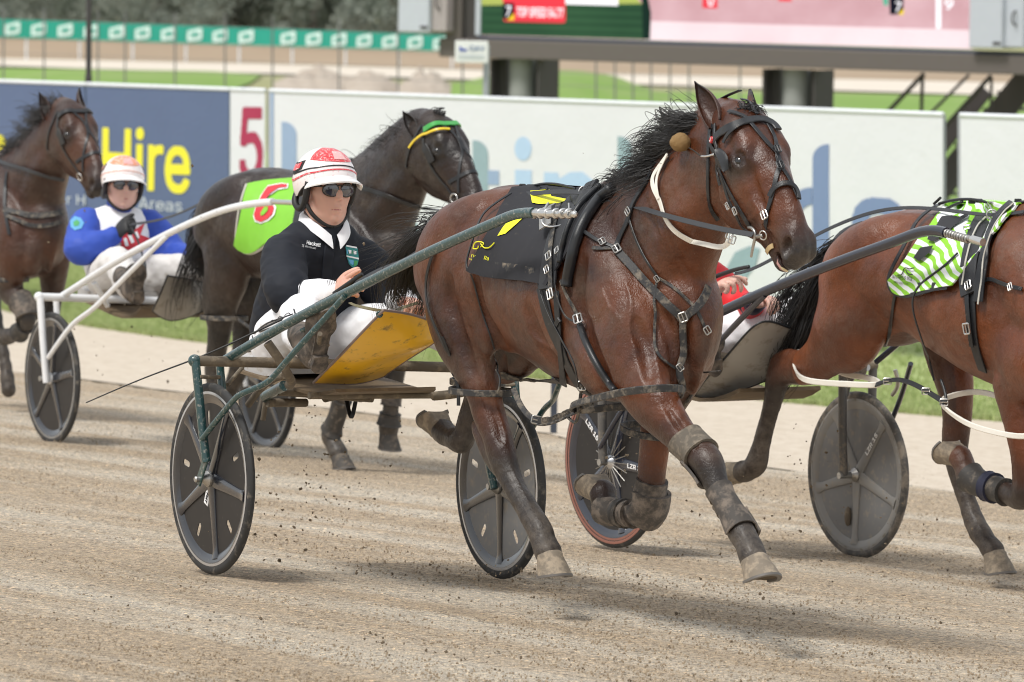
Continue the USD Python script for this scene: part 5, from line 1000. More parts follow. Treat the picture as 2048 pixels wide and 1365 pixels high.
for u in us:
    sl = .035*u; t_, b_ = at(u, 14+sl, 100.+.004*u), at(u, 158+sl*1.0, 100.+.004*u); obj('post', rod(b_, t_, .018, 6), 'wire', wf); tops.append((u, sl))
for dv in (24, 62, 92, 118): obj('wire', tube([at(u, 14+sl+dv, 100.+.004*u) for u, sl in tops], .005, None, 4, smooth=False), 'wire', wf)
# trees: leaf clumps round limbs, and the dark scrub beneath them
usdkit.material(stage, '/World/Looks/leaf', {'g': ('geometry', {}), 'n': ('noise_texture', {'scale': .55, 'detail': 4.0}), 'm0': ('mix', {'color1': (.21, .24, .205), 'color2': (.30, .33, .28)}), 'm': ('mix', {'color2': (.34, .34, .31)}), 'ri': ('math', {'math_type': 'multiply', 'value2': .5}), 'd': ('diffuse_bsdf', {}), 't': ('translucent_bsdf', {}), 'x': ('mix_closure', {'fac': .45})}, [('g.position', 'n.vector'), ('n.fac', 'm0.fac'), ('g.random_per_island', 'ri.value1'), ('ri.value', 'm.fac'), ('m0.color', 'm.color1'), ('m.color', 'd.color'), ('m.color', 't.color'), ('d.BSDF', 'x.closure1'), ('t.BSDF', 'x.closure2')], surface='x.closure')
def leaves(C, n, r, size, seed):
    rr = np.random.default_rng(seed); c = C[rr.integers(0, len(C), n)]; p = c[:, :3]+norm(rr.normal(0, 1, (n, 3)))*(c[:, 3:4]*rr.random((n, 1))**.45); a = norm(rr.normal(0, 1, (n, 3))); b = norm(np.cross(a, rr.normal(0, 1, (n, 3)))); s = size*rr.uniform(.5, 1.4, (n, 1))
    V = np.stack([p-a*s, p+b*s*.55, p+a*s, p-b*s*.55], 1).reshape(-1, 3); i = np.arange(n)*4; return V, np.vstack([np.stack([i, i+1, i+2], 1), np.stack([i, i+2, i+3], 1)])
rt = np.random.default_rng(91); TL = ['slim grey-green gum tree in the far tree line, pale leaning trunk', 'broad dark tree']
for k, u in enumerate(np.linspace(-60, 860, 13)):
    u = u+rt.normal(0, 14); s = rt.uniform(50, 58); b = at(u, 60+.035*u, s); b[2] = -1.8; hgt = rt.uniform(9, 14); lean = rt.normal(0, .5, 2)
    t = thing('tree', f'{("grey-green", "dark", "olive")[k % 3]} blurred tree in the far tree line, {("leftmost", "second", "third", "fourth", "fifth", "sixth", "middle", "eighth", "ninth", "tenth", "eleventh", "twelfth", "rightmost")[k]} from the left', 'tree', b)
    tip = b+np.array([*lean, hgt*.8]); obj('trunk', tube([b, b*.6+tip*.4+np.array([.2, 0, 0]), tip], .20, 14, 8, r1=.05), 'bark_pale' if k % 3 == 0 else 'bark_dark', t, smooth=True)
    C = []
    for m_ in range(5):
        f = .25+.6*rt.random(); q = b*(1-f)+tip*f; e = q+np.array([rt.normal(0, 1.5), rt.normal(0, 1.2), rt.uniform(.4, 1.8)]); obj('limb', tube([q, (q+e)/2+np.array([0, 0, .2]), e], .07, 8, 6, r1=.02), 'bark_dark', t, smooth=True); C += [(*e, rt.uniform(.8, 1.5)), (*(e*.6+q*.4+rt.normal(0, .4, 3)), .7)]
    C += [(*(b+np.array([rt.normal(0, 1.6), rt.normal(0, 1), rt.uniform(1, 5)])), rt.uniform(.7, 1.3)) for _ in range(7)]
    obj('crown', leaves(np.array(C), 2800, 0, .16, 100+k), 'leaf', t)
C = []
for u in np.arange(-120, 1000, 7): s = rt.uniform(49, 60); b = at(u, 62+.035*u, s); C.append((b[0], b[1], -1.6+abs(rt.normal(.9, .9)), rt.uniform(.5, 1.2)))
obj('scrub', leaves(np.array(C), 30000, 0, .15, 77), 'leaf', label='dark scrub filling the far tree line behind the green hoarding', cat='scrub', kind='stuff')
C = []
for u in np.arange(-200, 2300, 14): s = rt.uniform(38, 46); b = at(u, 50+.03*u, s); C.append((b[0], b[1], -1.6+abs(rt.normal(2.5, 2.2)), rt.uniform(1.0, 2.2)))
obj('wood', leaves(np.array(C), 60000, 0, .26, 78), 'leaf', label='far wood closing the view behind the tree line', cat='wood', kind='stuff')
# the air: a thin even haze over the whole place
usdkit.material(stage, '/World/Looks/haze_air', {'v': ('principled_volume', {'color': (.86, .90, .95), 'density': .0016, 'anisotropy': .2})}, [], volume='v.volume')
if HAZE: obj('haze', box_(np.array([0, 1500, 12.]), 2700, 1900, 28), 'haze_air', kind='stuff')
# ---------------------------------------------------------------- the leading bay
def jn(F):
    return lambda u, v, l, a, b=None: (*F.J(u, v, l), a, b or a)
j = jn(FH)
nh_can, nh_fet = FH.J(1035, 985, .135), FH.J(1080, 1062, .13)
HERO = dict(
    base=(1.9, 0, .0), lo=(.15, -.36, .12), hi=(3.40, .38, 1.93),
    torso=[(.93, 1.13, .16, .15), (1.04, 1.17, .245, .235), (1.25, 1.195, .268, .255), (1.5, 1.15, .268, .245), (1.75, 1.11, .285, .265), (2.0, 1.10, .305, .235), (2.2, 1.09, .285, .172), (2.33, 1.08, .20, .12)],
    extra=[([(1.82, 0, 1.415, .06, .05), (1.93, 0, 1.44, .06, .045), (2.1, 0, 1.43, .07, .05)], .08),              # withers
           ([(1.95, .10, 1.40, .06, .05), (2.12, .165, 1.24, .105, .065), (2.31, .165, 1.07, .115, .08)], .05),     # shoulder blades
           ([(1.95, -.09, 1.40, .06, .05), (2.08, -.13, 1.24, .105, .055), (2.22, -.115, 1.07, .115, .07)], .05),
           ([(2.33, .155, 1.05, .10, .07), (2.24, .18, .94, .13, .075), (2.08, .19, .98, .10, .05)], .04),            # near upper arm and triceps
           ([(2.24, -.115, 1.04, .10, .07), (2.13, -.14, .93, .12, .07)], .05),
           ([(2.36, .07, 1.06, .09, .07), (2.42, .085, .94, .075, .065), (2.42, .10, .86, .05, .05)], .03),           # breast muscles
           ([(2.30, -.07, 1.06, .09, .07), (2.34, -.075, .94, .07, .06)], .03),
           ([(1.30, .10, 1.40, .05, .05), (1.10, .17, 1.30, .10, .09), (.96, .16, 1.16, .14, .10)], .05),              # near croup and thigh
           ([(1.30, -.10, 1.40, .05, .05), (1.10, -.17, 1.30, .10, .09), (.96, -.16, 1.16, .14, .10)], .05),
           ([(1.42, .20, 1.28, .07, .05), (1.40, .21, 1.16, .08, .05)], .06)],                                          # point of hip
    lumps=[((.80, 0, 1.30), (.07, .045, .06), .05), ((2.40, 0, 1.12), (.09, .10, .10), .05)],
    legs=[[([(1.04, .14, 1.16, .19, .11), (1.12, .165, .99, .165, .098), (1.185, .165, .88, .118, .07), j(964, 770, .16, .080, .050), j(977, 825, .152, .062, .046), j(994, 872, .146, .050, .042), j(1004, 905, .142, .050, .042), j(1014, 940, .138, .042, .036), (*nh_can, .033, .031), j(1060, 1028, .132, .034, .032), (*nh_fet, .040, .037), j(1089, 1088, .13, .034, .034), j(1097, 1106, .13, .045, .043)], .02),
           ([j(955, 850, .148, .018, .02), j(972, 880, .144, .026, .026), j(984, 905, .142, .030, .028), j(1000, 940, .140, .022, .022)], .025),
           ([(1.30, .17, 1.02, .09, .06), (1.36, .175, .96, .075, .055)], .06)],
          [([(1.04, -.14, 1.16, .19, .11), (1.00, -.165, .99, .16, .098), (.93, -.155, .88, .105, .065), j(965, 745, -.14, .07, .05), j(958, 775, -.13, .052, .043), j(946, 810, -.125, .035, .033), j(935, 845, -.12, .033, .031), j(922, 882, -.12, .040, .038), j(900, 873, -.12, .034, .034), j(885, 862, -.12, .045, .043)], .02)],
          [([(2.31, .16, 1.0, .14, .09), (2.37, .16, .91, .120, .082), j(1308, 800, .16, .095, .068), j(1340, 846, .15, .068, .055), j(1372, 882, .14, .053, .045), j(1398, 905, .135, .047, .045), j(1416, 926, .13, .047, .045), j(1429, 960, .128, .036, .035), j(1441, 990, .125, .031, .029), j(1460, 1022, .122, .032, .030), j(1481, 1062, .12, .042, .039), j(1496, 1090, .12, .034, .034), j(1507, 1117, .12, .046, .044)], .02)],
          [([(2.13, -.16, .93, .12, .075), (2.06, -.15, .82, .085, .06), j(1316, 850, -.135, .060, .05), j(1308, 900, -.125, .047, .042), j(1303, 950, -.12, .042, .04), j(1298, 1000, -.12, .046, .044), j(1288, 1026, -.12, .042, .040), j(1262, 1028, -.12, .033, .031), j(1235, 1026, -.12, .032, .030), j(1214, 1022, -.12, .041, .038), j(1208, 1000, -.12, .034, .034), j(1206, 986, -.12, .046, .044)], .02)]],
    neck=[(2.13, 0, 1.28, .265, .145), (2.31, 0, 1.39, .222, .118), (2.45, 0, 1.51, .178, .092), (2.59, 0, 1.62, .140, .078), (2.70, .0, 1.705, .115, .070)],
    crest=[(-.19, .17), (-.16, .15), (-.13, .13), (-.10, .10), (-.07, .07)],
    after=[([(2.62, .06, 1.50, .045, .02), (2.45, .085, 1.36, .05, .025), (2.36, .085, 1.22, .05, .03)], .05)],
    cuts=[((2.46, 0, .95), (.06, .018, .12), .05)],
    head=(head_frame((0, 0), (math.cos(-.91), math.sin(-.91)), -4.0, 0.0), np.array([2.848, .008, 1.815]), .95))
def bay_tint(P, legs, muzzle=True):
    A, o, sc = P['head']
    def fn(V, T):
        q = (V-o)@A.T/sc
        m = np.clip((q[:, 0]-.42)/.16, 0, 1)*(np.abs(q[:, 1]) < .2)*(q[:, 0] < .8)*(np.abs(q[:, 2]+.08) < .2); T[:, 0] = np.maximum(T[:, 0], m*.93)
        for s in (-1, 1):
            d = np.linalg.norm((q-np.array([.19, s*.085, -.09]))*[1, 1, .8], axis=1); T[:, 0] = np.maximum(T[:, 0], .85*np.clip(1-(d-.03)/.055, 0, 1))
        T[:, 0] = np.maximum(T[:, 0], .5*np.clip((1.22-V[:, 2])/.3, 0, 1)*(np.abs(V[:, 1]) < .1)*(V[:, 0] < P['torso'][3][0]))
        for (t0, t1, l, z0, z1) in legs:
            w = np.clip((z0-V[:, 2])/(z0-z1), 0, 1)*(V[:, 0] > t0)*(V[:, 0] < t1)*(V[:, 1]*l > 0); T[:, 0] = np.maximum(T[:, 0], w*.95)
            T[:, 1] = np.maximum(T[:, 1], .42*np.clip((z1+.02-V[:, 2])/.25, 0, 1)*(V[:, 0] > t0)*(V[:, 0] < t1)*(V[:, 1]*l > 0))
        T[:, 2] = np.clip(meshkit.fbm(V*2.2, 3, 9)*2.4-.8, 0, 1)*.6*(V[:, 2] > .85)
        T[:, 1] = np.maximum(T[:, 1], .28*np.clip(meshkit.fbm(V*6, 3, 12)*3-1.3, 0, 1))
    return fn
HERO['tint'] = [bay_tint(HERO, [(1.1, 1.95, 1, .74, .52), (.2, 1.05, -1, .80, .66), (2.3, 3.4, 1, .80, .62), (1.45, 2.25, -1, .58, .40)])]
HERO['grooves'] = [([(1165, 520), (1160, 580), (1168, 650), (1192, 720), (1220, 770)], .020, .035), ([(1006, 770), (1000, 710), (985, 660), (962, 615), (950, 560)], .016, .035), ([(1292, 400), (1308, 450), (1330, 520), (1362, 580)], .010, .014), ([(1304, 395), (1322, 450), (1345, 520), (1375, 575)], .009, .012), ([(1318, 400), (1338, 460), (1360, 520), (1385, 560)], .008, .012), ([(1270, 640), (1290, 700), (1300, 760)], .014, .03), ([(1366, 600), (1367, 660), (1366, 740)], .018, .03), ([(900, 560), (905, 620), (925, 690), (945, 750)], .014, .035), ([(1318, 620), (1340, 670), (1350, 740), (1345, 780)], .012, .028), ([(1055, 620), (1090, 700), (1130, 745)], .012, .04), ([(1436, 420), (1428, 380), (1432, 330)], .010, .02), ([(1500, 330), (1512, 380), (1530, 420)], .008, .02), ([(965, 780), (985, 830), (1003, 880)], .010, .02), ([(1330, 800), (1360, 850), (1392, 892)], .010, .02)]
HERO['veins'] = [([(1500, 400), (1520, 425), (1535, 450), (1540, 470)], .0055, .006), ([(1515, 425), (1500, 440), (1488, 448)], .0045, .006), ([(1250, 560), (1262, 610), (1258, 660), (1272, 700)], .006, .008), ([(1200, 560), (1215, 610), (1240, 640)], .005, .008), ([(1320, 790), (1352, 830), (1380, 868)], .006, .008), ([(960, 700), (970, 760), (980, 820), (996, 870)], .006, .008), ([(1050, 660), (1090, 690), (1130, 700)], .005, .008), ([(1020, 930), (1040, 970), (1060, 1010)], .004, .006)]
_hA, _ho, _hs = HERO['head']
hl = lambda q: (np.asarray(q, float)*_hs)@_hA+_ho
e1 = ear_mesh(FH.J(1443, 250, .062), FH.J(1391, 163, .10), [.5, .75, -.1], w=.046); e2 = ear_mesh(FH.J(1511, 246, -.055), FH.J(1497, 179, -.085), [.7, -.6, .1], w=.036)
HERO['ears'] = [e1, e2]
bay, cb = horse_parts('bay_horse', 'leading bay horse shown whole, black number cloth with yellow stripe, head above the banners', FH, HERO, .007, 'coat_bay')
add_hoof(bay, FH, FH.J(1099, 1110, .13), (.22, 0, -.97), (1, 0, .1), r0=.047, r1=.063, H=.075)
add_hoof(bay, FH, FH.J(1509, 1120, .12), (.42, 0, -.90), (1, 0, .42), r0=.048, r1=.064, H=.075)
add_hoof(bay, FH, FH.J(1203, 984, -.12), (-.72, 0, .55), (-.6, 0, -.8), r0=.048, r1=.063, H=.08)
add_hoof(bay, FH, FH.J(882, 858, -.12), (-.62, 0, .62), (-.7, 0, -.7), r0=.047, r1=.062, H=.078)
# ---------------------------------------------------------------- the bay's harness
def z2(pts): return [(1200+x/3.034, 150+y/3.034) for x, y in pts]
def z4(pts): return [(1400+x/3.33, 160+y/3.33) for x, y in pts]
LB, MB_ = 'black_leather', 'muddy_leather'
strap('browband', lay(cb, z2([(700, 400), (745, 350), (800, 320), (870, 293), (940, 278), (1000, 282), (1050, 308), (1075, 340)]), .008), .030, LB, bay, .008)
def B_(name, pts, w, m=LB, th=.004, off=.005, z=z4, parent=None): return strap(name, lay(cb, z(pts), off), w, m, parent or bay, th)
cheek = B_('cheek_strap', [(92, 300), (70, 370), (80, 440), (110, 500), (125, 560), (150, 640), (200, 740), (250, 830), (290, 900), (335, 975)], .017)
B_('cheek_strap', [(108, 300), (112, 400), (128, 500), (125, 600), (145, 700)], .015, off=.008)
B_('cheek_strap', [(150, 640), (175, 720), (205, 810), (250, 900), (280, 960), (330, 1010)], .013, off=.007)
B_('throat_latch', [(75, 310), (62, 420), (60, 560), (58, 680), (65, 800), (85, 880), (120, 930)], .014)
B_('face_strap', [(338, 300), (400, 370), (470, 450), (505, 490), (535, 585)], .015, off=.007)
B_('face_strap', [(452, 300), (490, 380), (508, 470), (512, 520), (535, 585)], .015)
nb = B_('face_strap', [(530, 580), (512, 640), (500, 700), (485, 760), (465, 840), (448, 910), (440, 990)], .016)
B_('face_strap', [(540, 585), (572, 630), (605, 690), (630, 750), (650, 800)], .013)
B_('noseband', [(470, 780), (492, 735), (530, 705), (575, 695), (615, 712), (638, 750), (648, 800)], .018, th=.006, off=.009)
B_('poll_strap', [(195, 215), (250, 232), (310, 262), (340, 290)], .014, off=.006); B_('poll_strap', [(268, 152), (310, 160), (345, 200), (372, 245)], .012, off=.012)
B_('blinker_strap', [(170, 425), (205, 365), (250, 325), (290, 300)], .015, off=.012)
P_, N_ = lay(cb, z4([(150, 470), (165, 520), (185, 560), (205, 610)]), .012, n=12)
bl = np.array([[P_[i]+norm(np.cross(N_[i], P_[-1]-P_[0]))*s*.030*math.sin(math.pi*(i+1.5)/14)+N_[i]*(.004+.014*(1-abs(s))) for s in np.linspace(-1, 1, 7)] for i in range(12)])
obj('blinker', shell(bl, np.repeat(N_[:, None], 7, 1), .003), LB, bay, smooth=40)
for q, s in (((207, 835), .022), ((255, 868), .024), ((445, 905), .028)):
    p, n = lay(cb, z4([q, (q[0]+6, q[1]+14)]), .011, n=4); buckle(p[0], n[0], p[-1]-p[0], s, bay)
for q, s in (((503, 478), .026), ((530, 583), .028)):
    p, n = lay(cb, z4([q, (q[0]+5, q[1]+14)]), .012, n=4); buckle(p[0], n[0], p[-1]-p[0], s, bay, LB, 'strap_keeper')
hp = lambda u, v, l: FH.w(FH.J(u, v, l)); hz = lambda x, y, l: hp(1400+x/3.33, 160+y/3.33, l)
bitp, bitn = lay(cb, z4([(400, 1040), (436, 1030)]), .010, n=3)
obj('bit_ring', ring(bitp[2], norm(CAM-bitp[2])*.4+bitn[2], .0145, .0028), 'steel', bay, smooth=True)
bs = [bitp[0]+x for x in (hz(340, 975, .1)-hz(400, 1040, .1), hz(365, 985, .1)-hz(400, 1040, .1), hz(385, 1020, .1)-hz(400, 1040, .1), hz(375, 1090, .1)-hz(400, 1040, .1), hz(358, 1178, .1)-hz(400, 1040, .1))]
obj('bit_shank', tube(bs, .0062, 20, 8, r1=.0045), 'dull_steel', bay, smooth=True)
obj('bit_bar', tube([bitp[0]+bitn[0]*.004, (bitp[0]+bitp[2])/2+bitn[0]*.006, bitp[2]+bitn[2]*.002], .006, 10, 8), 'dull_steel', bay, smooth=True)
P_, N_ = lay(cb, z4([(445, 1185), (452, 1140), (470, 1115), (494, 1105)]), .004); strap('tongue_tie', (P_, N_), .016, 'tan_strap', bay, .003)
decal(cb, [z4([(515, 1190), (523, 1220), (545, 1250), (580, 1272), (575, 1280), (535, 1262), (512, 1225)])], 'mouth_pink', bay, 'gum', off=.0015, step=3)
decal(cb, [z4([(530, 1240), (560, 1255), (585, 1270), (580, 1277), (548, 1264)])], 'teeth', bay, 'tooth', off=.003, step=3)
p, n = lay(cb, z4([(97, 402), (100, 404)]), .012, n=2); badge = obj('badge', revolve([(0, .003), (.010, .003), (.012, 0), (.012, -.004)], p[0], n[0], 20), 'red_badge', bay, smooth=30)
for fac in (1,):
    sd = norm(np.cross([0, 0, 1.0], n[0])); obj('badge_mark', cat_([rod(p[0]+n[0]*.004-sd*.005*-1+np.array([0, 0, .006]), p[0]+n[0]*.004-sd*.002+np.array([0, 0, -.006]), .0012, 5), rod(p[0]+n[0]*.004-sd*.002+np.array([0, 0, -.006]), p[0]+n[0]*.004-sd*.007+np.array([0, 0, -.004]), .0012, 5)]), 'white_paint', badge)
# ear plug: a fleece ball beside the crest with its cord
pc = hp(1361, 285, .125); ep = ball(pc, .033, 4, (1.05, 1, .95)); ep.vertices += norm(ep.vertices-pc)*(.007*(meshkit.fbm(ep.vertices*60, 3, 4)-.5))[:, None]
obj('ear_plug', ep, 'ear_plug', bay, smooth=True)
obj('plug_cord', tube([hp(1378, 296, .125), hp(1392, 305, .125), hp(1403, 313, .12), hp(1427, 310, .12)], .002, 16, 5), 'black_leather', bay, smooth=True)
obj('plug_clip', tube([hp(1402, 313, .125), hp(1414, 313, .125), hp(1428, 309, .12)], .0042, 10, 6), 'steel', bay, smooth=True)
# white neck rope
wl = [(1341, 312), (1322, 338), (1311, 358), (1313, 378), (1325, 402), (1336, 435), (1356, 462), (1384, 479), (1418, 491), (1450, 492), (1461, 479)]
strap('head_check', lay(cb, wl[:8], .012), .020, 'white_strap', bay, .004)
P2 = [hp(u, v, l) for (u, v), l in zip(wl[7:], (.10, .09, .075, .07))]; P1 = lay(cb, wl[:8], .012)[0][-1]
PP = spline(np.vstack([P1[None], P2[1:]]), 24); obj('head_check', ribbon(PP, np.tile(norm(CAM-P1)+[0, 0, .2], (24, 1)), .018, .004), 'white_strap', bay, smooth=35)
strap('head_check', lay(cb, [(1341, 312), (1330, 335), (1322, 355), (1320, 376), (1324, 398)], .015), .014, 'white_strap', bay, .004)
for q in ((1459, 470), (1464, 480)): buckle(hp(*q, .08), norm(CAM-hp(*q, .08)), np.array([.3, 0, 1.0]), .026, bay)
# over-check along the crest
strap('over_check', (spline([FH.w(q) for q in [(2.74, 0, 1.86), (2.60, .01, 1.815), (2.44, .01, 1.71), (2.25, 0, 1.60), (2.05, 0, 1.525), (1.92, 0, 1.525)]], 40), np.tile([0.1, 0, 1.0], (40, 1))), .016, LB, bay)
# breast plate, neck straps and hopple hangers
B0 = lambda name, pts, w, m=LB, th=.004, off=.005, **k: strap(name, lay(cb, pts, off), w, m, bay, th, **k)
B0('breast_collar', [(1236, 504), (1262, 532), (1290, 562), (1325, 598), (1366, 640)], .029, MB_, .007, .008)
B0('breast_collar', [(1366, 640), (1382, 626), (1398, 609), (1410, 588), (1414, 575)], .029, MB_, .007, .008)
B0('breast_trace', [(1143, 447), (1172, 466), (1201, 486), (1218, 493), (1236, 502)], .013, LB, .005, .010)
B0('breast_trace', [(1187, 497), (1205, 499), (1222, 498), (1236, 500)], .014, MB_, .005, .006)
B0('neck_strap', [(1304, 345), (1286, 378), (1268, 408), (1257, 443), (1244, 470), (1232, 498)], .021, LB, .005, .006)
B0('hopple_hanger', [(1268, 408), (1259, 424), (1262, 445), (1278, 489), (1299, 528), (1318, 556)], .010)
B0('hopple_hanger', [(1318, 556), (1311, 598), (1308, 640), (1308, 668), (1313, 707), (1330, 728), (1355, 738)], .010, MB_, .004, .010)
B0('hopple_hanger', [(1318, 556), (1335, 567), (1352, 580), (1387, 612), (1402, 640), (1410, 660)], .011, MB_)
obj('hopple_hanger', tube([hp(1412, 655, -.15), hp(1411, 690, -.165), hp(1401, 742, -.17), hp(1385, 785, -.16), hp(1369, 812, -.15)], .006, 24, 7), MB_, bay, smooth=True)
B0('chest_strap', [(1366, 636), (1365, 660), (1367, 690), (1364, 715), (1357, 735), (1359, 760), (1362, 778)], .024, MB_, .012, .012)
obj('strap_end', tube([hp(1353, 735, .04), hp(1372, 742, .03), (hp(1387, 745, 0)), hp(1415, 745, -.03), hp(1441, 742, -.04)], .003, 20, 5), MB_, bay, smooth=True)
for q, s in (((1207, 488), .026), ((1236, 502), .030), ((1366, 634), .030), ((1357, 735), .024), ((1318, 556), .02), ((1410, 660), .026), ((1263, 425), .028)):
    p, n = lay(cb, [q, (q[0]+3, q[1]+5)], .012, n=3); buckle(p[0], n[0], p[-1]-p[0], s, bay, 'dull_steel')
# cloth with its number
cl, CP, CN = sheet(cb, [(1024, 384), (1060, 380), (1110, 380), (1160, 382), (1215, 384)], [(945, 541), (985, 556), (1030, 562), (1075, 567), (1106, 574)], 44, 30, .014, 'number_cloth', 'cloth_pad', bay, .007, .012, .007, over=.30)
decal(cb, [[(1062, 394), (1098, 392), (1104, 405), (1137, 412), (1120, 419), (1082, 420), (1068, 417)], [(1030, 443), (1064, 431), (1062, 437), (1040, 458), (1020, 475), (1002, 478), (1012, 462)]], 'cloth_yellow', cl, 'number_seven', off=.023)
decal(cb, [[(1003, 528), (1040, 533), (1080, 541), (1079, 568), (1040, 563), (1001, 556)]], 'cloth_mud', cl, 'lower_panel', off=.025)
decal(cb, [text_px('ness Ra', (953, 516), (988, 524), 7.5)], 'cloth_yellow', cl, 'lettering', off=.024, step=0)
decal(cb, [text_px('W SOUTH W', (950, 521), (984, 531), 3.2)], 'cloth_yellow', cl, 'lettering', off=.024, step=0)
for arc in ([(958, 500), (962, 489), (972, 487), (977, 490), (972, 496)], [(972, 490), (980, 499), (988, 499), (998, 491)], [(958, 500), (966, 499), (968, 494)]):
    P_, N_ = lay(cb, arc, .025); obj('horse_emblem', tube(P_, .0022, None, 5, smooth=False), 'cloth_yellow', cl)
B0('cloth_edge', [(1024, 396), (998, 414), (977, 432), (962, 462), (950, 500), (943, 530), (945, 542)], .010, LB, .005, .020)
# saddle and girth
B0('saddle', [(1196, 384), (1165, 404), (1138, 440), (1118, 490), (1108, 540), (1104, 580)], .085, 'saddle_web', .014, .022)
P_, N_ = lay(cb, [(1232, 382), (1199, 410), (1175, 446), (1158, 492), (1148, 537), (1141, 575)], .018); obj('saddle_roll', tube(P_, .019, None, 10, smooth=False), LB, bay, smooth=True)
P_, N_ = lay(cb, [(1212, 382), (1180, 410), (1157, 446), (1142, 492), (1134, 530)], .030); obj('saddle_roll', tube(P_, .010, None, 8, smooth=False), LB, bay, smooth=True)
B0('tug_strap', [(1122, 428), (1121, 450), (1116, 500), (1117, 560), (1120, 600)], .020, MB_, .006, .036)
B0('girth_strap', [(1117, 585), (1120, 640), (1125, 700), (1130, 772)], .028, LB, .007, .010)
B0('girth_strap', [(1119, 640), (1124, 648)], .036, LB, .012, .012); B0('girth', [(1086, 574), (1100, 640), (1125, 700), (1160, 770), (1190, 800)], .055, LB, .008, .005)
P_, N_ = lay(cb, [(1162, 655), (1172, 682), (1186, 710), (1207, 745), (1236, 780)], .012); obj('elbow_roll', tube(P_, .0125, None, 9, smooth=False), LB, bay, smooth=True)
B0('hopple_hanger', [(1127, 563), (1142, 598), (1155, 630), (1163, 655)], .012, MB_, .005, .014)
B0('hopple_hanger', [(1090, 480), (1081, 520), (1082, 560), (1095, 609), (1113, 647), (1141, 696), (1158, 732), (1164, 768)], .008, LB, .004, .016)
B0('hopple_hanger', [(1118, 560), (1122, 590), (1130, 615), (1146, 640), (1160, 652)], .007, MB_, .004, .020)
B0('belly_strap', [(1004, 748), (1046, 757), (1085, 762), (1120, 758)], .030, MB_, .007, .008)
for q, s in (((1113, 520), .03), ((1117, 590), .034), ((1162, 648), .034), ((1130, 510), .024), ((1110, 545), .026)):
    p, n = lay(cb, [q, (q[0]+2, q[1]+8)], .034, n=3); buckle(p[0], n[0], p[-1]-p[0], s, bay)
# shaft carrier under the shaft's end
p, n = lay(cb, [(1112, 440), (1110, 475)], .055, n=4); obj('shaft_carrier', ribbon(np.array([p[0], p[0]*.6+p[-1]*.4+n[0]*.02, p[-1]]), n[[0, 1, 3]], .05, .005), 'dull_steel', bay, smooth=35)
obj('shaft_carrier', tube([p[0]+n[0]*.01, p[1]+n[0]*.018, p[-1]+n[0]*.006, p[-1]+CR*.05+n[0]*.004, p[0]+CR*.07+n[0]*.008], .004, 30, 6), 'steel', bay, smooth=True)
# terrets and straps on top of the saddle
for (u, v, l, s) in ((1168, 384, .05, .018),): obj('terret', ring(hp(u, v, l), norm(CAM-hp(u, v, l))+[0.3, 0, 0], s, .0032), 'steel', bay, smooth=True)
for pts in ([(1030, 386), (1060, 374), (1090, 368), (1120, 370), (1150, 378)], [(1056, 372), (1075, 380), (1095, 378)], [(960, 440), (1000, 408), (1040, 392), (1080, 376)]):
    obj('back_strap', tube([hp(u, v, .03) for u, v in pts], .005, 24, 6), LB, bay, smooth=True)
for u, v in ((1045, 372), (1060, 373), (1225, 366), (1234, 358), (1240, 368)): obj('top_buckle', box_(hp(u, v, .02), .012, .01, .007, bev=.003), LB, bay)
# hopples: loops round the near gaskin and forearm, links between
c1 = FH.J(962, 783, .15); c2 = FH.J(1288, 792, .16)
obj('hopple_loop', loop(FH, c1, .15, .098, .024, .009, .02), MB_, bay, smooth=35)
HL = spline([hp(*q) for q in ((1366, 786, .10), (1352, 777, .18), (1306, 778, .27), (1240, 786, .29), (1185, 799, .27), (1143, 815, .22), (1165, 820, .15), (1230, 815, .09), (1290, 812, .05), (1340, 800, .045))], 60, True); hc = HL.mean(0); HN = HL-hc; HN[:, 2] = 0
obj('hopple_loop', ribbon(HL, norm(HN), .026, .010, closed=True), MB_, bay, smooth=35)
c3 = FH.J(1300, 862, -.13); obj('hopple_loop', loop(FH, c3, .12, .09, .024, .009, -.12), MB_, bay, smooth=35)
c4 = FH.J(955, 765, -.13); obj('hopple_loop', loop(FH, c4, .12, .09, .024, .009, .0), MB_, bay, smooth=35)
lk = [hp(1027, 778, .17), hp(1040, 808, .18), hp(1058, 832, .18), hp(1085, 842, .18), hp(1115, 835, .18), hp(1143, 822, .18), hp(1185, 805, .20)]
LP = spline(lk, 40); obj('hopple_link', ribbon(LP, np.tile(norm(CAM-lk[2]), (40, 1)), .020, .006), MB_, bay, smooth=35)
obj('hopple_link', ribbon(LP[12:34]+[0, 0, -.012], np.tile(norm(CAM-lk[2])+[0, 0, .5], (22, 1)), .016, .006), MB_, bay, smooth=35)
for k, s in ((14, .032), (18, .026), (23, .026), (27, .024)): buckle(LP[k]+norm(CAM-LP[k])*.006, norm(CAM-LP[k]), LP[k+1]-LP[k], s, bay, 'dull_steel' if k == 14 else MB_)
obj('hopple_link', tube([hp(1130, 828, .18), hp(1150, 845, .18), hp(1156, 830, .19), hp(1160, 800, .2), hp(1164, 770, .22)], .006, 24, 6), MB_, bay, smooth=True)
buckle(hp(1164, 772, .215), norm(CAM-lk[2]), np.array([0, 0, 1.0]), .03, bay)
B0('hopple_hanger', [(872, 500), (858, 545), (857, 600), (868, 640), (882, 672), (896, 700)], .014, LB, .004, .008)
rs = [hp(u, v, l) for u, v, l in ((884, 674, .285), (896, 704, .26), (908, 735, .21), (915, 765, .20), (917, 812, .20))]
obj('hopple_hanger', ribbon(spline(rs, 40), np.tile(norm(CAM-rs[0])-CR*.6, (40, 1)), .014, .004), LB, bay, smooth=35); buckle(hp(912, 745, .21), norm(CAM-rs[0]), np.array([0, 0, 1.0]), .028, bay, LB)
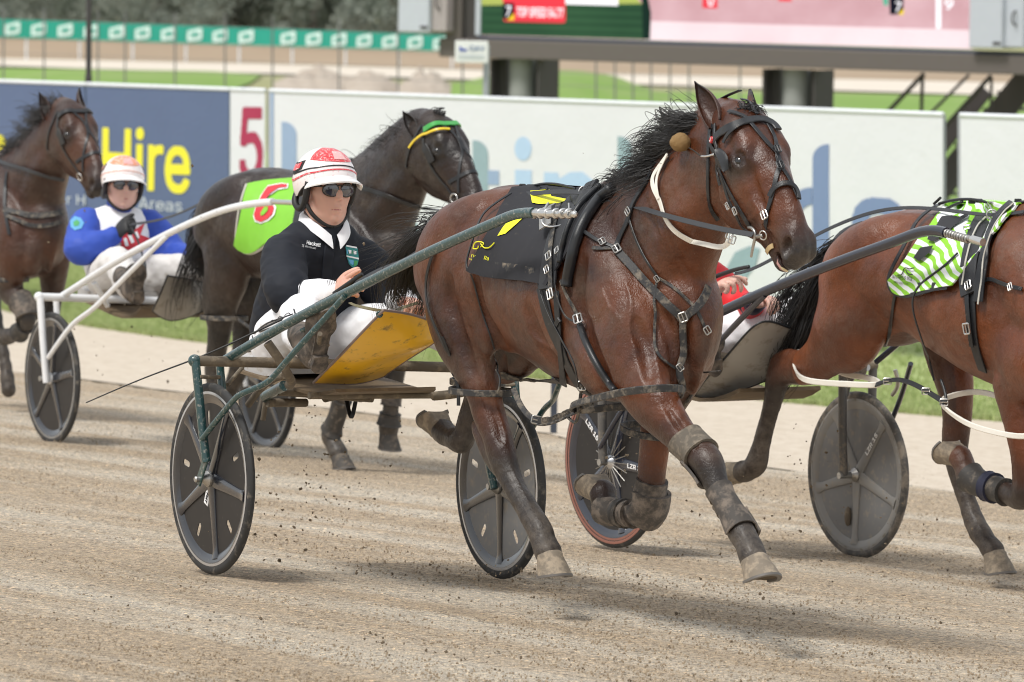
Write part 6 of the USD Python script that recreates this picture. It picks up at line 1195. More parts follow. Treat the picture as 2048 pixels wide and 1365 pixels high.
B0('hopple_hanger', [(944, 548), (953, 580), (961, 610), (975, 655), (988, 700), (993, 745)], .006, LB, .003, .006)
obj('hopple_hanger', tube([hp(992, 740, .17), hp(1000, 762, .18), hp(996, 785, .19)], .004, 10, 5), MB_, bay, smooth=True)
# boots
J = FH.J
kb = obj('knee_boot', sheath(cb, [J(1376, 868, .14), J(1392, 892, .135), J(1404, 908, .132)], .008, lip=.002, trim=lambda s, a: .016*np.sin(a*1.0)*0+0*s), 'boot_strap', bay, smooth=40)
obj('knee_boot_flap', sheath(cb, [J(1404, 900, .132), J(1418, 926, .13), J(1430, 950, .128)], .010, a0=-1.15, a1=.9, lip=.002), 'boot', bay, smooth=40)
obj('shin_band', sheath(cb, [J(1437, 980, .126), J(1444, 998, .124)], .006, lip=.001), 'boot_strap', bay, smooth=40); obj('shin_band', sheath(cb, [J(1450, 1006, .123), J(1458, 1022, .122)], .007, lip=.001), 'boot_strap', bay, smooth=40)
obj('shin_boot', sheath(cb, [J(1436, 985, .126), J(1452, 1012, .123), J(1470, 1045, .12), J(1482, 1068, .12)], .006, a0=1.5, a1=4.6, lip=.001), 'boot', bay, smooth=40)
obj('shin_boot', sheath(cb, [J(1462, 1022, .122), J(1476, 1050, .12), J(1486, 1070, .12)], .013, a0=-1.9, a1=-.9, lip=.001), 'boot', bay, smooth=40)
obj('knee_boot', sheath(cb, [J(1306, 962, -.12), J(1301, 990, -.12), J(1297, 1012, -.12), J(1284, 1032, -.12)], .008, lip=.002, rmax=.058), 'boot', bay, smooth=40)
obj('knee_boot_flap', sheath(cb, [J(1304, 985, -.12), J(1298, 1010, -.12), J(1288, 1026, -.12)], .016, a0=1.2, a1=5.1, lip=.001, rmax=.052), 'boot', bay, smooth=40)
obj('bandage', sheath(cb, [J(1266, 1028, -.12), J(1245, 1027, -.12), J(1222, 1023, -.12), J(1211, 1016, -.12)], .007, rmax=.055), 'boot', bay, smooth=40); obj('bandage', sheath(cb, [J(1252, 1028, -.12), J(1240, 1027, -.12)], .010, rmax=.055), 'boot_black', bay, smooth=40)
# mane, forelock, tail
def mane(root, F, cr, n, length, lean, seed, strands=22, up=.5, clumps=46, name='mane', thick=.0030, spread=1.0, fall=0.0):
    """Locks that share a root and a sweep, blown back along the neck."""
    r = np.random.default_rng(seed); rows = []; wid = []
    for k in range(clumps):
        t = (k+r.random())/clumps; i = min(int(t*(len(cr)-1)), len(cr)-2); b = cr[i]; L = length(t)*r.uniform(.75, 1.25); d = norm(np.array(lean)+r.normal(0, .20*spread, 3)); bend = r.normal(0, .10, 3)*L; lift = up*r.uniform(.2, 1.3)
        for _ in range(strands):
            q0 = b+r.normal(0, 1, 3)*[.020, .018, .010]; off = r.normal(0, .010, 3); l = L*r.uniform(.6, 1.1); ph = r.uniform(0, 6); row = []
            for s in np.linspace(0, 1, 10):
                row.append(q0+d*l*s+np.array([0, 0, 1])*(lift*l*(s-1.0*s*s)-fall*l*s*s)+off*math.sin(s*2.6)*(1 if l < L else 1.8)+bend*math.sin(s*3.1)+r.normal(0, .0015, 3)*s+np.array([0, 1, .6])*.012*math.sin(ph+4*s)*s)
                wid.append(thick*(1-.85*s**1.5))
            rows.append(row)
    P = F.w(np.array(rows).reshape(-1, 3)); path = numbered(root, name); bc = UsdGeom.BasisCurves.Define(stage, path)
    bc.CreatePointsAttr(Vt.Vec3fArray.FromNumpy((P-origin(root)).astype(np.float32))); bc.CreateCurveVertexCountsAttr(Vt.IntArray([10]*len(rows))); bc.CreateWidthsAttr(Vt.FloatArray.FromNumpy(np.array(wid, np.float32))); bc.SetWidthsInterpolation('vertex'); bc.CreateTypeAttr('linear')
    UsdShade.MaterialBindingAPI.Apply(bc.GetPrim()).Bind(UsdShade.Material.Get(stage, '/World/Looks/mane_hair'))
cr = spline([(2.60, .01, 1.765), (2.50, .01, 1.715), (2.38, .01, 1.635), (2.25, .01, 1.56), (2.08, 0, 1.505), (1.98, 0, 1.50)], 200)
mane(bay, FH, cr, 0, lambda t: .11+.09*math.sin(min(t*1.4, 1)*math.pi), (-.88, .20, -.14), 11, strands=44, up=.75, clumps=54)
mane(bay, FH, cr+np.array([0, .02, -.02]), 0, lambda t: .12+.07*math.sin(t*math.pi), (-.80, .38, -.34), 12, strands=40, up=.45, clumps=44)
mane(bay, FH, cr, 0, lambda t: .15, (-.92, .15, .0), 13, strands=5, up=.6, clumps=40, thick=.0016, spread=1.2)
r_ = np.random.default_rng(5); base = np.array([(2.80, 0, 1.795)])+np.c_[r_.normal(0, .018, 60), r_.normal(0, .022, 60), r_.normal(0, .006, 60)]; hair('forelock', FH.w(base), norm(np.c_[r_.normal(-.5, .3, 60), r_.normal(.1, .4, 60), r_.normal(.6, .25, 60)])@FH.A, .065, .003, 'mane_hair', bay, strands=6, droop=.9, curl=.01)
tl = spline([(.79, 0, 1.345), (.74, .01, 1.335), (.66, .03, 1.30), (.58, .05, 1.235)], 60)
mane(bay, FH, tl, 0, lambda t: .40-.10*t, (-.50, .10, -.62), 8, strands=46, up=.15, clumps=20, name='tail', thick=.0034, spread=.55, fall=.15); mane(bay, FH, tl, 0, lambda t: .34, (-.72, .12, -.30), 9, strands=9, up=.3, clumps=22, name='tail', thick=.002, spread=1.1)
obj('tail_dock', tube([FH.w(q) for q in ((.84, 0, 1.36), (.76, .01, 1.345), (.66, .03, 1.30), (.58, .05, 1.23))], .036, 20, 9, r1=.014), 'mane_hair', bay, smooth=True)
# ---------------------------------------------------------------- the same breed again, in other frames
def variant(dt, dz, legs, lo, hi, head=None, neck=None):
    mv = lambda n: (n[0]+dt, n[1], n[2]+dz, *n[3:])
    H = HERO; A, o, sc = H['head']
    P = dict(base=(1.9+dt, 0, dz), lo=lo, hi=hi, torso=[(t+dt, z+dz, a, b) for t, z, a, b in H['torso']],
             extra=[([mv(q) for q in n], k) for n, k in H['extra']], lumps=[((c[0]+dt, c[1], c[2]+dz), r, k) for c, r, k in H['lumps']], legs=legs,
             neck=[mv(q) for q in H['neck']], crest=H['crest'], after=[([mv(q) for q in n], k) for n, k in H['after']], cuts=[((c[0]+dt, c[1], c[2]+dz), r, k, *x) for c, r, k, *x in H['cuts']],
             head=head or (A, o+[dt, 0, dz], sc))
    return P
def ears_on(P, tips=((-.135, .095, .12), (-.115, -.09, .13)), bases=((-.02, .062, -.085), (-.02, -.062, -.085)), faces=((.6, .6, -.1), (.7, -.6, .1))):
    A, o, sc = P['head']; out = []
    for b, t, f in zip(bases, tips, faces):
        B = (np.array(b)*sc)@A+o; Tp = B+np.array([t[0], t[1]*.45, .15]) if len(t) == 3 else t; out.append(ear_mesh(B, Tp, f, w=.042))
    return out
def drag(c, g, parent, pts, w, m='black_leather', th=.004, off=.006, name='strap', n=None): return strap(name, lay(c, pts, off, n), w, m, parent, th)
def bridle(c, root, hp, band='black_leather'):
    """A bridle in head coordinates, pulled onto the skin: browband, cheek straps, noseband, face strap, bit rings."""
    A, o, sc = c.M; H = lambda pts: [(np.asarray(q, float)*sc)@A+o for q in pts]
    def S(name, pts, w, m='black_leather', off=.005, th=.004): return strap(name, wrap(c, H(pts), off, 40), w, m, root, th)
    S('browband', [(.03, .105, -.10), (.05, .085, -.05), (.055, .04, -.005), (.055, 0, .01), (.055, -.04, -.005), (.05, -.085, -.05)], .030, band, .008, .007)
    for s in (1, -1):
        S('cheek_strap', [(.0, s*.09, -.10), (.09, s*.105, -.13), (.20, s*.10, -.155), (.32, s*.075, -.155), (.43, s*.055, -.135)], .018)
        S('throat_latch', [(-.01, s*.09, -.11), (.02, s*.10, -.20), (.06, s*.09, -.29), (.09, s*.04, -.35)], .014)
        S('face_strap', [(.06, s*.045, -.005), (.14, s*.012, .015), (.24, s*.010, .01), (.34, s*.045, -.03), (.44, s*.055, -.09)], .014)
        p = (np.array([.445, s*.058, -.13])*sc)@A+o
        obj('bit_ring', ring(c.frame.w(p+c.grad(p[None])[0]*.012), c.grad(p[None])[0]@c.frame.A, .022, .0035), 'steel', root, smooth=True)
        S('blinker', [(.12, s*.10, -.125), (.17, s*.105, -.12), (.22, s*.10, -.125)], .045, off=.012)
    S('noseband', [(.36, .06, -.11), (.37, .055, -.05), (.375, 0, -.005), (.37, -.055, -.05), (.36, -.06, -.11)], .02)
# ---------------------------------------------------------------- the leading sulky
J = FH.J; W = lambda u, v, l: FH.w(FH.J(u, v, l))
S1 = thing('sulky', 'green muddy sulky with yellow apron, pulled by the bay horse in full view', 'sulky', FH.w([0, 0, 0]), None)
HUBA, HUBB = W(424, 958, .60), W(1001, 973, -.60); RA = .352
ANG = [-80, -8, 64, 136, 208]
wm = ('tyre_rubber', 'wheel_spoke', 'rim_silver', 'wheel_disc', 'wheel_spoke', 'dull_steel')
wheel(S1, HUBA, FH.r, FH.h, RA, ANG, wm, sticker=-112)
wheel(S1, HUBB, FH.r, FH.h, .349, [a-8 for a in ANG], ('tyre_rubber', 'wheel_spoke', 'rim_silver', 'muddy_disc', 'wheel_spoke', 'dull_steel'))
def T(name, pts, r, m, par=S1, k=12, **q): return obj(name, tube([W(*p) for p in pts], r, None, k, **q), m, par, smooth=50)
def mirror(pts): return [FH.w(FH.J(*p)*[1, -1, 1]-[0, 0, .055]) for p in pts]
def TT(name, pts, r, m, **q):   # one tube on each side
    T(name, pts, r, m, **q); obj(name, tube(mirror(pts), r, None, 12), m, S1, smooth=50)
g, mu = 'green_tube', 'mud_tube'
cb0, cb1 = J(389, 722, .66), J(389, 722, .66)*[1, -1, 1]-[0, 0, .055]
ax = obj('axle_arch', tube([FH.w(cb0), FH.w(cb1)], .0195, 10, 14), mu, S1, smooth=50)
for q in (cb0, cb1): obj('arch_cap', ball(FH.w(q), .024, 2, (1, 1, 1)), g, S1, smooth=True)
TT('fork', [(391, 724, .66), (399, 800, .657), (406, 870, .653), (413, 925, .648)], .0165, g, smooth=False); TT('fork', [(439, 724, .53), (446, 800, .535), (455, 900, .54), (463, 965, .545)], .0155, g, smooth=False)
for s, hb in ((1, HUBA), (-1, HUBB)):
    pl = FH.w(J(413, 915, .65)*[1, s, 1]+[0, 0, 0 if s > 0 else -.055]); ctr_ = hb+FH.r*s*.05
    d = norm(pl-ctr_); obj('drop_plate', box_((ctr_+pl)/2-d*.01, .064, .019, .0045, [d, np.cross(d, FH.r), FH.r], .003), g, S1)
    bo = obj('axle_bolt', revolve([(0, .016), (.009, .016), (.012, .012), (.012, -.11), (0, -.11)], ctr_+FH.r*s*.004, FH.r*s, 14), 'dull_steel', S1, smooth=30)
TT('fork_tie', [(399, 754, .655), (443, 755, .53)], .0075, mu, smooth=False)
T('shaft', [(442, 726, .52), (500, 690, .505), (560, 655, .49), (640, 613, .47), (700, 582, .455), (830, 518, .43), (930, 474, .41), (1000, 445, .395), (1030, 434, .39), (1062, 427, .385)], .0215, g, n=60) if False else obj('shaft', tube([W(*p) for p in [(442, 726, .52), (500, 691, .505), (560, 656, .49), (640, 613, .47), (700, 583, .455), (830, 518, .43), (930, 472, .41), (1000, 441, .395), (1032, 429, .39), (1068, 426, .385)]], .0180, 80, 14), g, S1, smooth=50)
obj('shaft', tube(mirror([(442, 726, .52), (560, 656, .49), (700, 583, .455), (830, 518, .43), (1000, 441, .395), (1068, 426, .385)]), .0180, 40, 12), g, S1, smooth=50)
tp = obj('shaft_tip', tube([W(1064, 426, .386), W(1100, 428, .38), W(1148, 429, .372)], .0135, 10, 12, r1=.011), 'steel', S1, smooth=50)
for u in (1070, 1082, 1096, 1112, 1126, 1138): obj('tip_ring', ring(W(u, 427.5, .379), FH.h+[0, 0, .02], .0125, .0062, 18, 8), 'steel', tp, smooth=True)
obj('tip_cap', ball(W(1149, 429, .372), .0125, 2), 'steel', tp, smooth=True)
TT('brace', [(405, 878, .66), (436, 838, .652), (468, 800, .642), (480, 790, .64), (510, 777, .615), (538, 762, .59), (560, 738, .575), (600, 692, .545), (650, 637, .50), (690, 592, .468)], .0110, g)
T('brace', [(496, 811, .40), (520, 780, .38), (540, 763, .36), (568, 752, .34)], .013, mu); T('brace', [(455, 770, .50), (485, 735, .40)], .008, mu, smooth=False)
T('seat_stay', [(535, 686, .49), (560, 722, .44), (575, 748, .40), (582, 762, .36), (578, 770, .30)], .0175, mu); obj('seat_stay', tube(mirror([(535, 686, .49), (560, 722, .44), (575, 748, .40), (582, 762, .36), (578, 770, .30)]), .0175, 20, 10), mu, S1, smooth=50)
T('stay_bracket', [(530, 794, .30), (568, 772, .30)], .020, g, smooth=False)
# seat, its pan and the bars below
def quadstrip(rows, th, name, matn, par=S1, nu=24, nv=10, bul=None, **k):
    R = [spline(r, nu) for r in rows]; R = np.array(R); P = np.array([spline(R[:, i], nv) for i in range(nu)]).transpose(1, 0, 2)
    du, dv = np.gradient(P, axis=1), np.gradient(P, axis=0); N = norm(np.cross(du.reshape(-1, 3), dv.reshape(-1, 3))).reshape(P.shape)
    return obj(name, shell(P, N, th), matn, par, smooth=40, **k), P, N
fw = lambda *q: FH.w(np.array(q, float))
quadstrip([[fw(-.66, l, .745-.02*abs(l)*3) for l in (-.2, -.1, 0, .1, .2)], [fw(-.48, l, .715-.02*abs(l)*2) for l in (-.21, -.1, 0, .1, .21)], [fw(-.28, l, .725) for l in (-.20, -.1, 0, .1, .20)]], .045, 'seat', 'seat_cover')
quadstrip([[fw(-.62, l, .690) for l in (-.22, 0, .22)], [fw(-.25, l, .672) for l in (-.24, 0, .24)], [fw(.10, l, .660) for l in (-.22, 0, .24)], [fw(.28, l, .685) for l in (-.16, 0, .25)]], .012, 'seat_pan', 'apron_brown')
for a, b, r in (((-.30, .30, .645), (.12, .02, .640), .016), ((-.10, .30, .650), (-.10, -.30, .640), .013), ((.12, .28, .655), (.12, -.30, .645), .013)): obj('under_bar', rod(fw(*a), fw(*b), r, 10), mu, S1, smooth=50)
T('under_bar', [(534, 806, .30), (612, 806, .12)], .016, mu, smooth=False); T('under_bar', [(650, 797, .05), (705, 785, -.10)], .016, mu, smooth=False); T('under_bar', [(531, 805, .30), (526, 840, .30)], .010, mu, smooth=False)
LPb = [W(687, 775, .0), W(693, 800, .0), W(703, 834, .0), W(712, 800, -.02), W(722, 775, -.03)]; obj('tie_strap', ribbon(spline(LPb, 30), np.tile(norm(CAM-LPb[0]), (30, 1)), .016, .004), 'black_leather', S1, smooth=35)
obj('tie_strap', tube([W(715, 775, -.02), (W(728, 782, -.03)), W(728, 798, -.03), W(718, 803, -.03)], .004, 16, 6), 'black_leather', S1, smooth=True)
# yellow apron: a bent plastic sheet hung in front of the driver's feet
rows = [[W(767, 621, .30), W(810, 627, .18), W(850, 638, .06), W(893, 656, -.08)],
        [W(725, 664, .31), W(775, 677, .19), W(835, 684, .06), W(880, 674, -.05)],
        [W(680, 712, .30), W(730, 722, .19), W(790, 714, .07), W(850, 697, -.03)],
        [W(652, 740, .28), W(700, 747, .18), W(755, 738, .07), W(805, 726, -.02)],
        [W(627, 766, .25), W(670, 767, .17), W(720, 766, .08), W(768, 752, -.01)]]
ya, YP, YN = quadstrip(rows, .005, 'apron', 'apron_yellow', nu=40, nv=36)
for e in (YP[:, 0], YP[0], YP[:, -1], YP[-1]): obj('apron_binding', tube(e, .0050, None, 7, smooth=False), 'apron_edge', ya, smooth=True)
obj('apron_grommet', ring(W(759, 629, .302), norm(CAM-W(759, 629, .3)), .009, .004), 'green_tube', ya, smooth=True)
# ---------------------------------------------------------------- reins and whip
def rein(name, label, pts, w=.020, th=.003, m='rein_web', n=90, N=None):
    P = spline(np.array(pts), n); q = obj(name, ribbon(P, np.tile(norm(CAM-P.mean(0))+np.array([0, 0, .4]) if N is None else N, (n, 1)), w, th), m, smooth=35, label=label, cat='rein'); return q
rein('rein', 'long black rein from the black-vested driver\'s near hand to the bay horse\'s bit', [W(703, 572, .17), W(760, 540, .19), W(830, 508, .21), W(880, 465, .20), (W(930, 428, .16)), W(980, 404, .12), W(1050, 389, .09), W(1120, 384, .08), W(1168, 386, .07), W(1200, 394, .09), W(1264, 411, .13), W(1330, 431, .15), W(1400, 449, .13), W(1460, 462, .11), W(1506, 470, .085)])
rein('rein', 'tan-green rein held slack over the top edge of the yellow apron', [W(836, 606, -.12), W(800, 618, .0), W(762, 622, .20), W(730, 616, .25), W(700, 606, .22)], .012, .003, 'rein_tan', 50)
rein('rein', 'thin tan rein running from the driver\'s far hand behind the bay horse\'s rump', [W(846, 604, -.12), W(880, 598, -.2), W(940, 575, -.29), W(1000, 520, -.29)], .012, .003, 'rein_tan', 40)
obj('whip', tube([W(718, 556, .16), W(700, 570, .17), W(640, 604, .26), W(560, 641, .38), W(420, 706, .60), W(300, 752, .80), W(172, 806, 1.0)], .0055, 70, 8, r1=.0022), 'whip_black', smooth=True, label='thin black whip trailing back from the black-vested driver\'s hand', cat='whip')
obj('whip_handle', tube([W(724, 549, .155), W(668, 588, .21)], .009, 8, 9), 'whip_black', '/World/whip', smooth=True)
# ---------------------------------------------------------------- the driver in the black vest
D1 = thing('person', 'driver in black vest, sunglasses and red-topped helmet, seated behind the yellow apron', 'person', FH.w([-.5, 0, .72]))
HM1 = (head_axes(-3, -2, 2), np.array(J(664, 392, .0))+[-.055, 0, .022], 1.0)
jt = lambda *a: tuple(FH.J(*a))
nS, nE, nW = np.array(J(566, 512, .185)), np.array(J(576, 592, .275)), np.array(J(672, 588, .15)); fS, fE, fW = np.array(J(728, 518, -.175)), np.array(J(778, 598, -.27)), np.array(J(822, 609, -.16))
lo, hi = (-.80, -.50, .58), (.60, .52, 1.60)
c1_ = Clay((-.78, -.40, .62), (.40, .40, 1.60), .0055); c1_.frame = FH
human_head(c1_, HM1)
c1_.chain([(-.375, 0, 1.15, .055), (-.345, 0, 1.24, .050), (-.325, 0, 1.31, .050)], .03); c1_.chain([(-.58, 0, .80, .10, .13), (-.45, 0, .98, .09, .13), (-.375, 0, 1.14, .085, .15)], .05)
for s, (a, b, w_) in ((1, (nS, nE, nW)), (-1, (fS, fE, fW))): c1_.chain([(*a, .042), (*b, .034), (*w_, .024)], .02)
hand(c1_, nW, FH.loc(W(722, 553, .13))-nW, [.2, .8, -.3], [.5, -.2, .9], curl=(.10, .55, .75, .85), thumb=(.8, .5, .3))
hand(c1_, fW, FH.loc(W(852, 602, -.11))-fW, [.3, -.5, .8], [.2, .9, .4], curl=(.6, .7, .8, .8))
skin_to(c1_, FH, 'body', 'skin', D1)
A_, o_, s_ = HM1; hW = lambda q: FH.w(np.asarray(q, float)@A_+o_)
obj('lips', tube([hW((.093, -.019, -.069)), hW((.1025, 0, -.0685)), hW((.093, .019, -.069))], .0042, 12, 6), 'lip', D1, smooth=True)
eyebrows(FH, HM1, D1, c1_)
hcl = Clay(o_-.13, o_+.13, .006); hcl.frame = FH; hcl.ell((-.025, 0, .028), (.096, .083, .085), .01, 'add', None, HM1); hcl.ell((.10, 0, -.02), (.075, .07, .075), .02, 'cut', None, HM1); skin_to(hcl, FH, 'hair', 'dark_hair', D1)
helmet(FH, HM1, D1, 'helmet_mottled', 'helmet_red', [(.74, .765), (.83, .86)], 'helmet_white'); glasses(FH, HM1, D1)
# vest
vest = cloth_clay(FH, (-.80, -.42, .68), (.12, .42, 1.32), .007, [
    ([(-.575, 0, .80, .125, .165), (-.53, 0, .90, .130, .172), (-.46, 0, 1.02, .128, .180), (-.40, 0, 1.12, .118, .178), (-.365, 0, 1.185, .085, .13)], .05),
    ([(-.365, .05, 1.205, .060, .05), (*(nS+[-.02, -.02, .0]), .072, .06)], .05), ([(-.365, -.05, 1.205, .060, .05), (*(fS+[-.02, .02, 0]), .072, .06)], .05),
    ([(*nS, .076), (*(nS*.5+nE*.5), .072), (*(nS*.1+nE*.9), .068), (*(nE*.97+nW*.03), .066)], .04), ([(*fS, .072), (*(fS*.5+fE*.5), .068), (*fE, .062), (*(fE*.5+fW*.5), .056)], .04),
    ([(-.345, 0, 1.225, .066, .066), (-.335, 0, 1.245, .060, .060)], .03)], (.015, (6, 6, 10)), 4)
vo = skin_to(vest, FH, 'vest', 'vest_black', D1)
strap('vest_placket', lay(vest, [(661, 474), (658, 500), (655, 530), (652, 557)], .003), .040, 'vest_black', vo, .010)
decal(vest, [text_px('Hackett', (611, 489.5), (640, 494.5), 7.5, True)], 'print_white', vo, 'lettering', off=.004, step=0)
decal(vest, [text_px('NEW ZEALAND', (608, 495.5), (631, 499), 3.0)], 'print_white', vo, 'lettering', off=.004, step=0); decal(vest, [text_px('TS', (601, 495), (606, 496), 5.0)], 'print_white', vo, 'lettering', off=.004, step=0)
decal(vest, [[(690, 493), (714, 497), (717, 518), (714, 530), (705, 536), (697, 528), (692, 512)]], 'print_teal', vo, 'crest', off=.003, step=4)
decal(vest, [[(691, 491), (712, 495), (712, 498), (691, 494)], [(695, 500), (701, 501), (701, 507), (697, 508)], [(705, 502), (711, 503), (711, 509), (706, 509)], [(691, 511), (716, 516), (716, 519), (692, 514)]], 'print_white', vo, 'crest_mark', off=.005, step=3)
decal(vest, [[(695, 519), (706, 521), (705, 531), (699, 527)], [(694, 500), (694, 508), (692, 507), (692, 500)]], 'print_sky', vo, 'crest_mark', off=.005, step=3); decal(vest, [[(707, 521), (714, 522), (712, 530), (706, 533)], [(703, 499), (704, 508), (702, 508)]], 'print_green', vo, 'crest_mark', off=.005, step=3)
# white collar, sleeves
col = []
for s in (-1, 1):
    P = spline([(-.43, s*.01, 1.315), (-.40, s*.060, 1.305), (-.33, s*.072, 1.285), (-.275, s*.045, 1.252), (-.258, s*.012, 1.222)], 24); N = norm(P-np.array([-.345, 0, 1.24]))
    top = P+N*.000; bot = P+N*.022+np.array([.002, 0, -.046]); G = np.stack([top, top*.5+bot*.5+N*.006, bot]); obj('collar', shell(FH.w(G.reshape(-1, 3)).reshape(G.shape), np.broadcast_to(N@FH.A, G.shape), .004), 'cloth_white', D1, smooth=50)
def sleeve(e, w_, r0, r1, k0, seed):
    c = cloth_clay(FH, np.minimum(e, w_)-.1, np.maximum(e, w_)+.1, .005, [([(*(e*(1-k0)+w_*k0), r0), (*(e*.35+w_*.65), (r0+r1)/2+.002), (*(e*.06+w_*.94), r1)], .02)], (.007, (12, 12, 12)), seed); return c
sl = sleeve(nE, nW, .053, .040, .08, 3); so = skin_to(sl, FH, 'sleeve', 'cloth_white', D1); sl2 = sleeve(fE, fW, .050, .036, .45, 5); skin_to(sl2, FH, 'sleeve', 'cloth_white', D1)
for k in (.30, .36): 
    P = nE*(1-k)+nW*k; a = norm(nW-nE); obj('sleeve_piping', sweep(*(lambda q: (FH.w(q), circle(.0022, 5)))(np.array([P+r for r in [ (norm(np.cross(a, [0, 0, 1]))*math.cos(t)+np.cross(norm(np.cross(a, [0, 0, 1])), a)*math.sin(t))*.058 for t in np.linspace(0, 2*np.pi, 24, endpoint=False)]])), closed=True), 'print_black', so, smooth=True)
for k in range(7): 
    a, b = (654+k*3.2, 561-k*.5+.8), (656+k*3.2, 572-k*.8)
    decal(sl, [[a, (a[0]+.9, a[1]), (b[0]+.9, b[1]), b]], 'print_black', so, 'cuff_stripe', off=.003, step=0)
# trousers and boots
nK, fK = np.array(J(604, 632, .265)), np.array(J(604, 632, .265))*[1, -1, 1]-[.0, 0, .03]; nH = np.array(J(632, 742, .40)); nT = np.array(J(656, 618, .42)); fH_, fT_ = nH*[1, -1, 1]-[0, 0, .03], nT*[1, -1, 1]-[0, 0, .03]
sn = np.array([.93, 0, -.30]); nA = nH-sn*.11+[0, 0, .045]; fA = fH_-sn*.11+[0, 0, .045]
tr = cloth_clay(FH, (-.80, -.52, .62), (.52, .52, 1.12), .008, [
    ([(-.58, 0, .795, .13, .165), (-.50, 0, .80, .12, .16)], .04),
    ([(-.50, .10, .80, .115, .105), (*(np.array([-.46, .12, .80])*.5+nK*.5), .095, .092), (*nK, .068, .066), (*(nK*.55+nA*.45), .064, .062), (*(nK*.15+nA*.85), .050, .050)], .05),
    ([(-.50, -.10, .80, .115, .105), (*(np.array([-.46, -.12, .80])*.5+fK*.5), .095, .092), (*fK, .075, .072), (*(fK*.55+fA*.45), .068, .066), (*(fK*.15+fA*.85), .052, .050)], .05)], (.016, (7, 7, 10)), 6)
to = skin_to(tr, FH, 'trousers', 'cloth_white', D1)
for q in ([(509, 668), (530, 650), (560, 638), (586, 629)], [(516, 676), (540, 660), (562, 650), (590, 637)], [(519, 664), (545, 655), (575, 643)], [(505, 672), (508, 682), (513, 689)], [(588, 619), (591, 632), (590, 640)], [(596, 655), (601, 672), (606, 690)]):
    P_, N_ = lay(tr, q, .002); obj('trouser_stripe', ribbon(P_, N_, .0055, .0025), 'print_black', to, smooth=35)
for q in ([(540, 646), (546, 641), (552, 643)], [(556, 640), (560, 634), (566, 636), (563, 641)], [(570, 632), (578, 627), (582, 631)], [(533, 650), (537, 645)]):
    P_, N_ = lay(tr, q, .002); obj('trouser_lettering', ribbon(P_, N_, .003, .002), 'print_black', to)
boot(FH, nH, nT, sn, D1, 'boot', nA*.55+nK*.45); boot(FH, fH_, fT_, sn, D1, 'boot', fA*.55+fK*.45)
T('footrest', [(640, 668, .46), (640, 690, .40), (655, 690, .33)], .009, mu); T('footrest', [(602, 662, .47), (640, 645, .42)], .008, g, smooth=False)
# ---------------------------------------------------------------- the brown horse numbered 6, its white sulky and driver
FL = Frame((-1.863, 9.93), 62)
_p = FL.w((.92, 0, 0)); FB = Frame((0, 0), 55.5); FB = Frame(_p[:2]-.92*FB.h[:2], 55.5)
j = jn(FB); DZ = -.352
mz = lambda *n: (n[0], n[1], n[2]+DZ, *n[3:])
legsB = [[([mz(1.04, .14, 1.16, .19, .11), mz(1.10, .165, .99, .165, .098), j(440, 610, .165, .115, .07), j(440, 650, .16, .078, .05), j(434, 695, .15, .056, .045), j(428, 738, .14, .05, .042), j(430, 775, .138, .04, .034), j(436, 815, .135, .033, .031), j(440, 852, .13, .04, .037), j(447, 872, .13, .034, .034), j(450, 880, .13, .045, .043)], .02)],
         [([mz(1.04, -.14, 1.16, .19, .11), mz(1.05, -.165, .99, .16, .098), j(492, 620, -.155, .10, .065), j(488, 660, -.15, .07, .05), j(484, 700, -.14, .05, .044), j(478, 735, -.13, .05, .042), j(462, 775, -.13, .036, .033), j(452, 810, -.13, .033, .031), j(446, 840, -.12, .04, .037), j(440, 860, -.12, .045, .043)], .02)],
         [([mz(2.31, .16, 1.0, .14, .09), mz(2.33, .16, .89, .115, .08), j(702, 690, .155, .085, .062), j(698, 730, .145, .06, .05), j(692, 768, .135, .048, .046), j(684, 800, .13, .037, .036), j(672, 838, .125, .033, .031), j(661, 870, .12, .042, .039), j(670, 893, .12, .034, .034), j(677, 908, .12, .046, .044)], .02)],
         [([mz(2.23, -.14, .95, .13, .08), mz(2.28, -.15, .85, .10, .07), j(794, 690, -.15, .075, .055), j(790, 735, -.14, .055, .048), j(786, 762, -.13, .047, .045), j(783, 795, -.125, .034, .033), j(781, 822, -.12, .033, .031), j(778, 846, -.12, .042, .039), j(777, 864, -.12, .046, .044)], .02)]]
HB = variant(0, DZ, legsB, (.15, -.36, -.30), (3.40, .38, 1.58))
_A, _o, _s = HB['head']; HB['ears'] = [ear_mesh(FB.J(838, 268, .062), FB.J(806, 222, .10), [.5, .75, -.1], w=.042), ear_mesh(FB.J(889, 256, -.055), FB.J(876, 221, -.085), [.7, -.6, .1], w=.036)]
HB['tint'] = [bay_tint(HB, [(.2, 1.6, 1, .45, .25), (.2, 1.6, -1, .45, .25), (1.9, 3.2, 1, .4, .2), (1.9, 3.2, -1, .4, .2)])]
hb, cbb = horse_parts('brown_horse', 'dark brown harness horse with green and yellow browband and lime cloth numbered 6', FB, HB, .0105, 'coat_dark_bay')
add_hoof(hb, FB, FB.J(680, 914, .12), (.25, 0, -.95), (1, 0, .2), r0=.047, r1=.060, H=.065, m='hoof_dark'); add_hoof(hb, FB, FB.J(776.5, 868, -.12), (-.1, 0, -1), (1, 0, -.1), r0=.047, r1=.060, H=.07, m='hoof_dark')
add_hoof(hb, FB, FB.J(451, 884, .13), (.2, 0, -1), (1, 0, 0), m='hoof_dark'); add_hoof(hb, FB, FB.J(439, 864, -.12), (-.3, 0, -.9), (.9, 0, -.3), m='hoof_dark')
bridle(cbb, hb, None, 'green_band')
D_ = lambda pts, w, m='black_leather', th=.005, off=.008, name='strap', par=None: strap(name, lay(cbb, pts, off), w, m, par or hb, th)
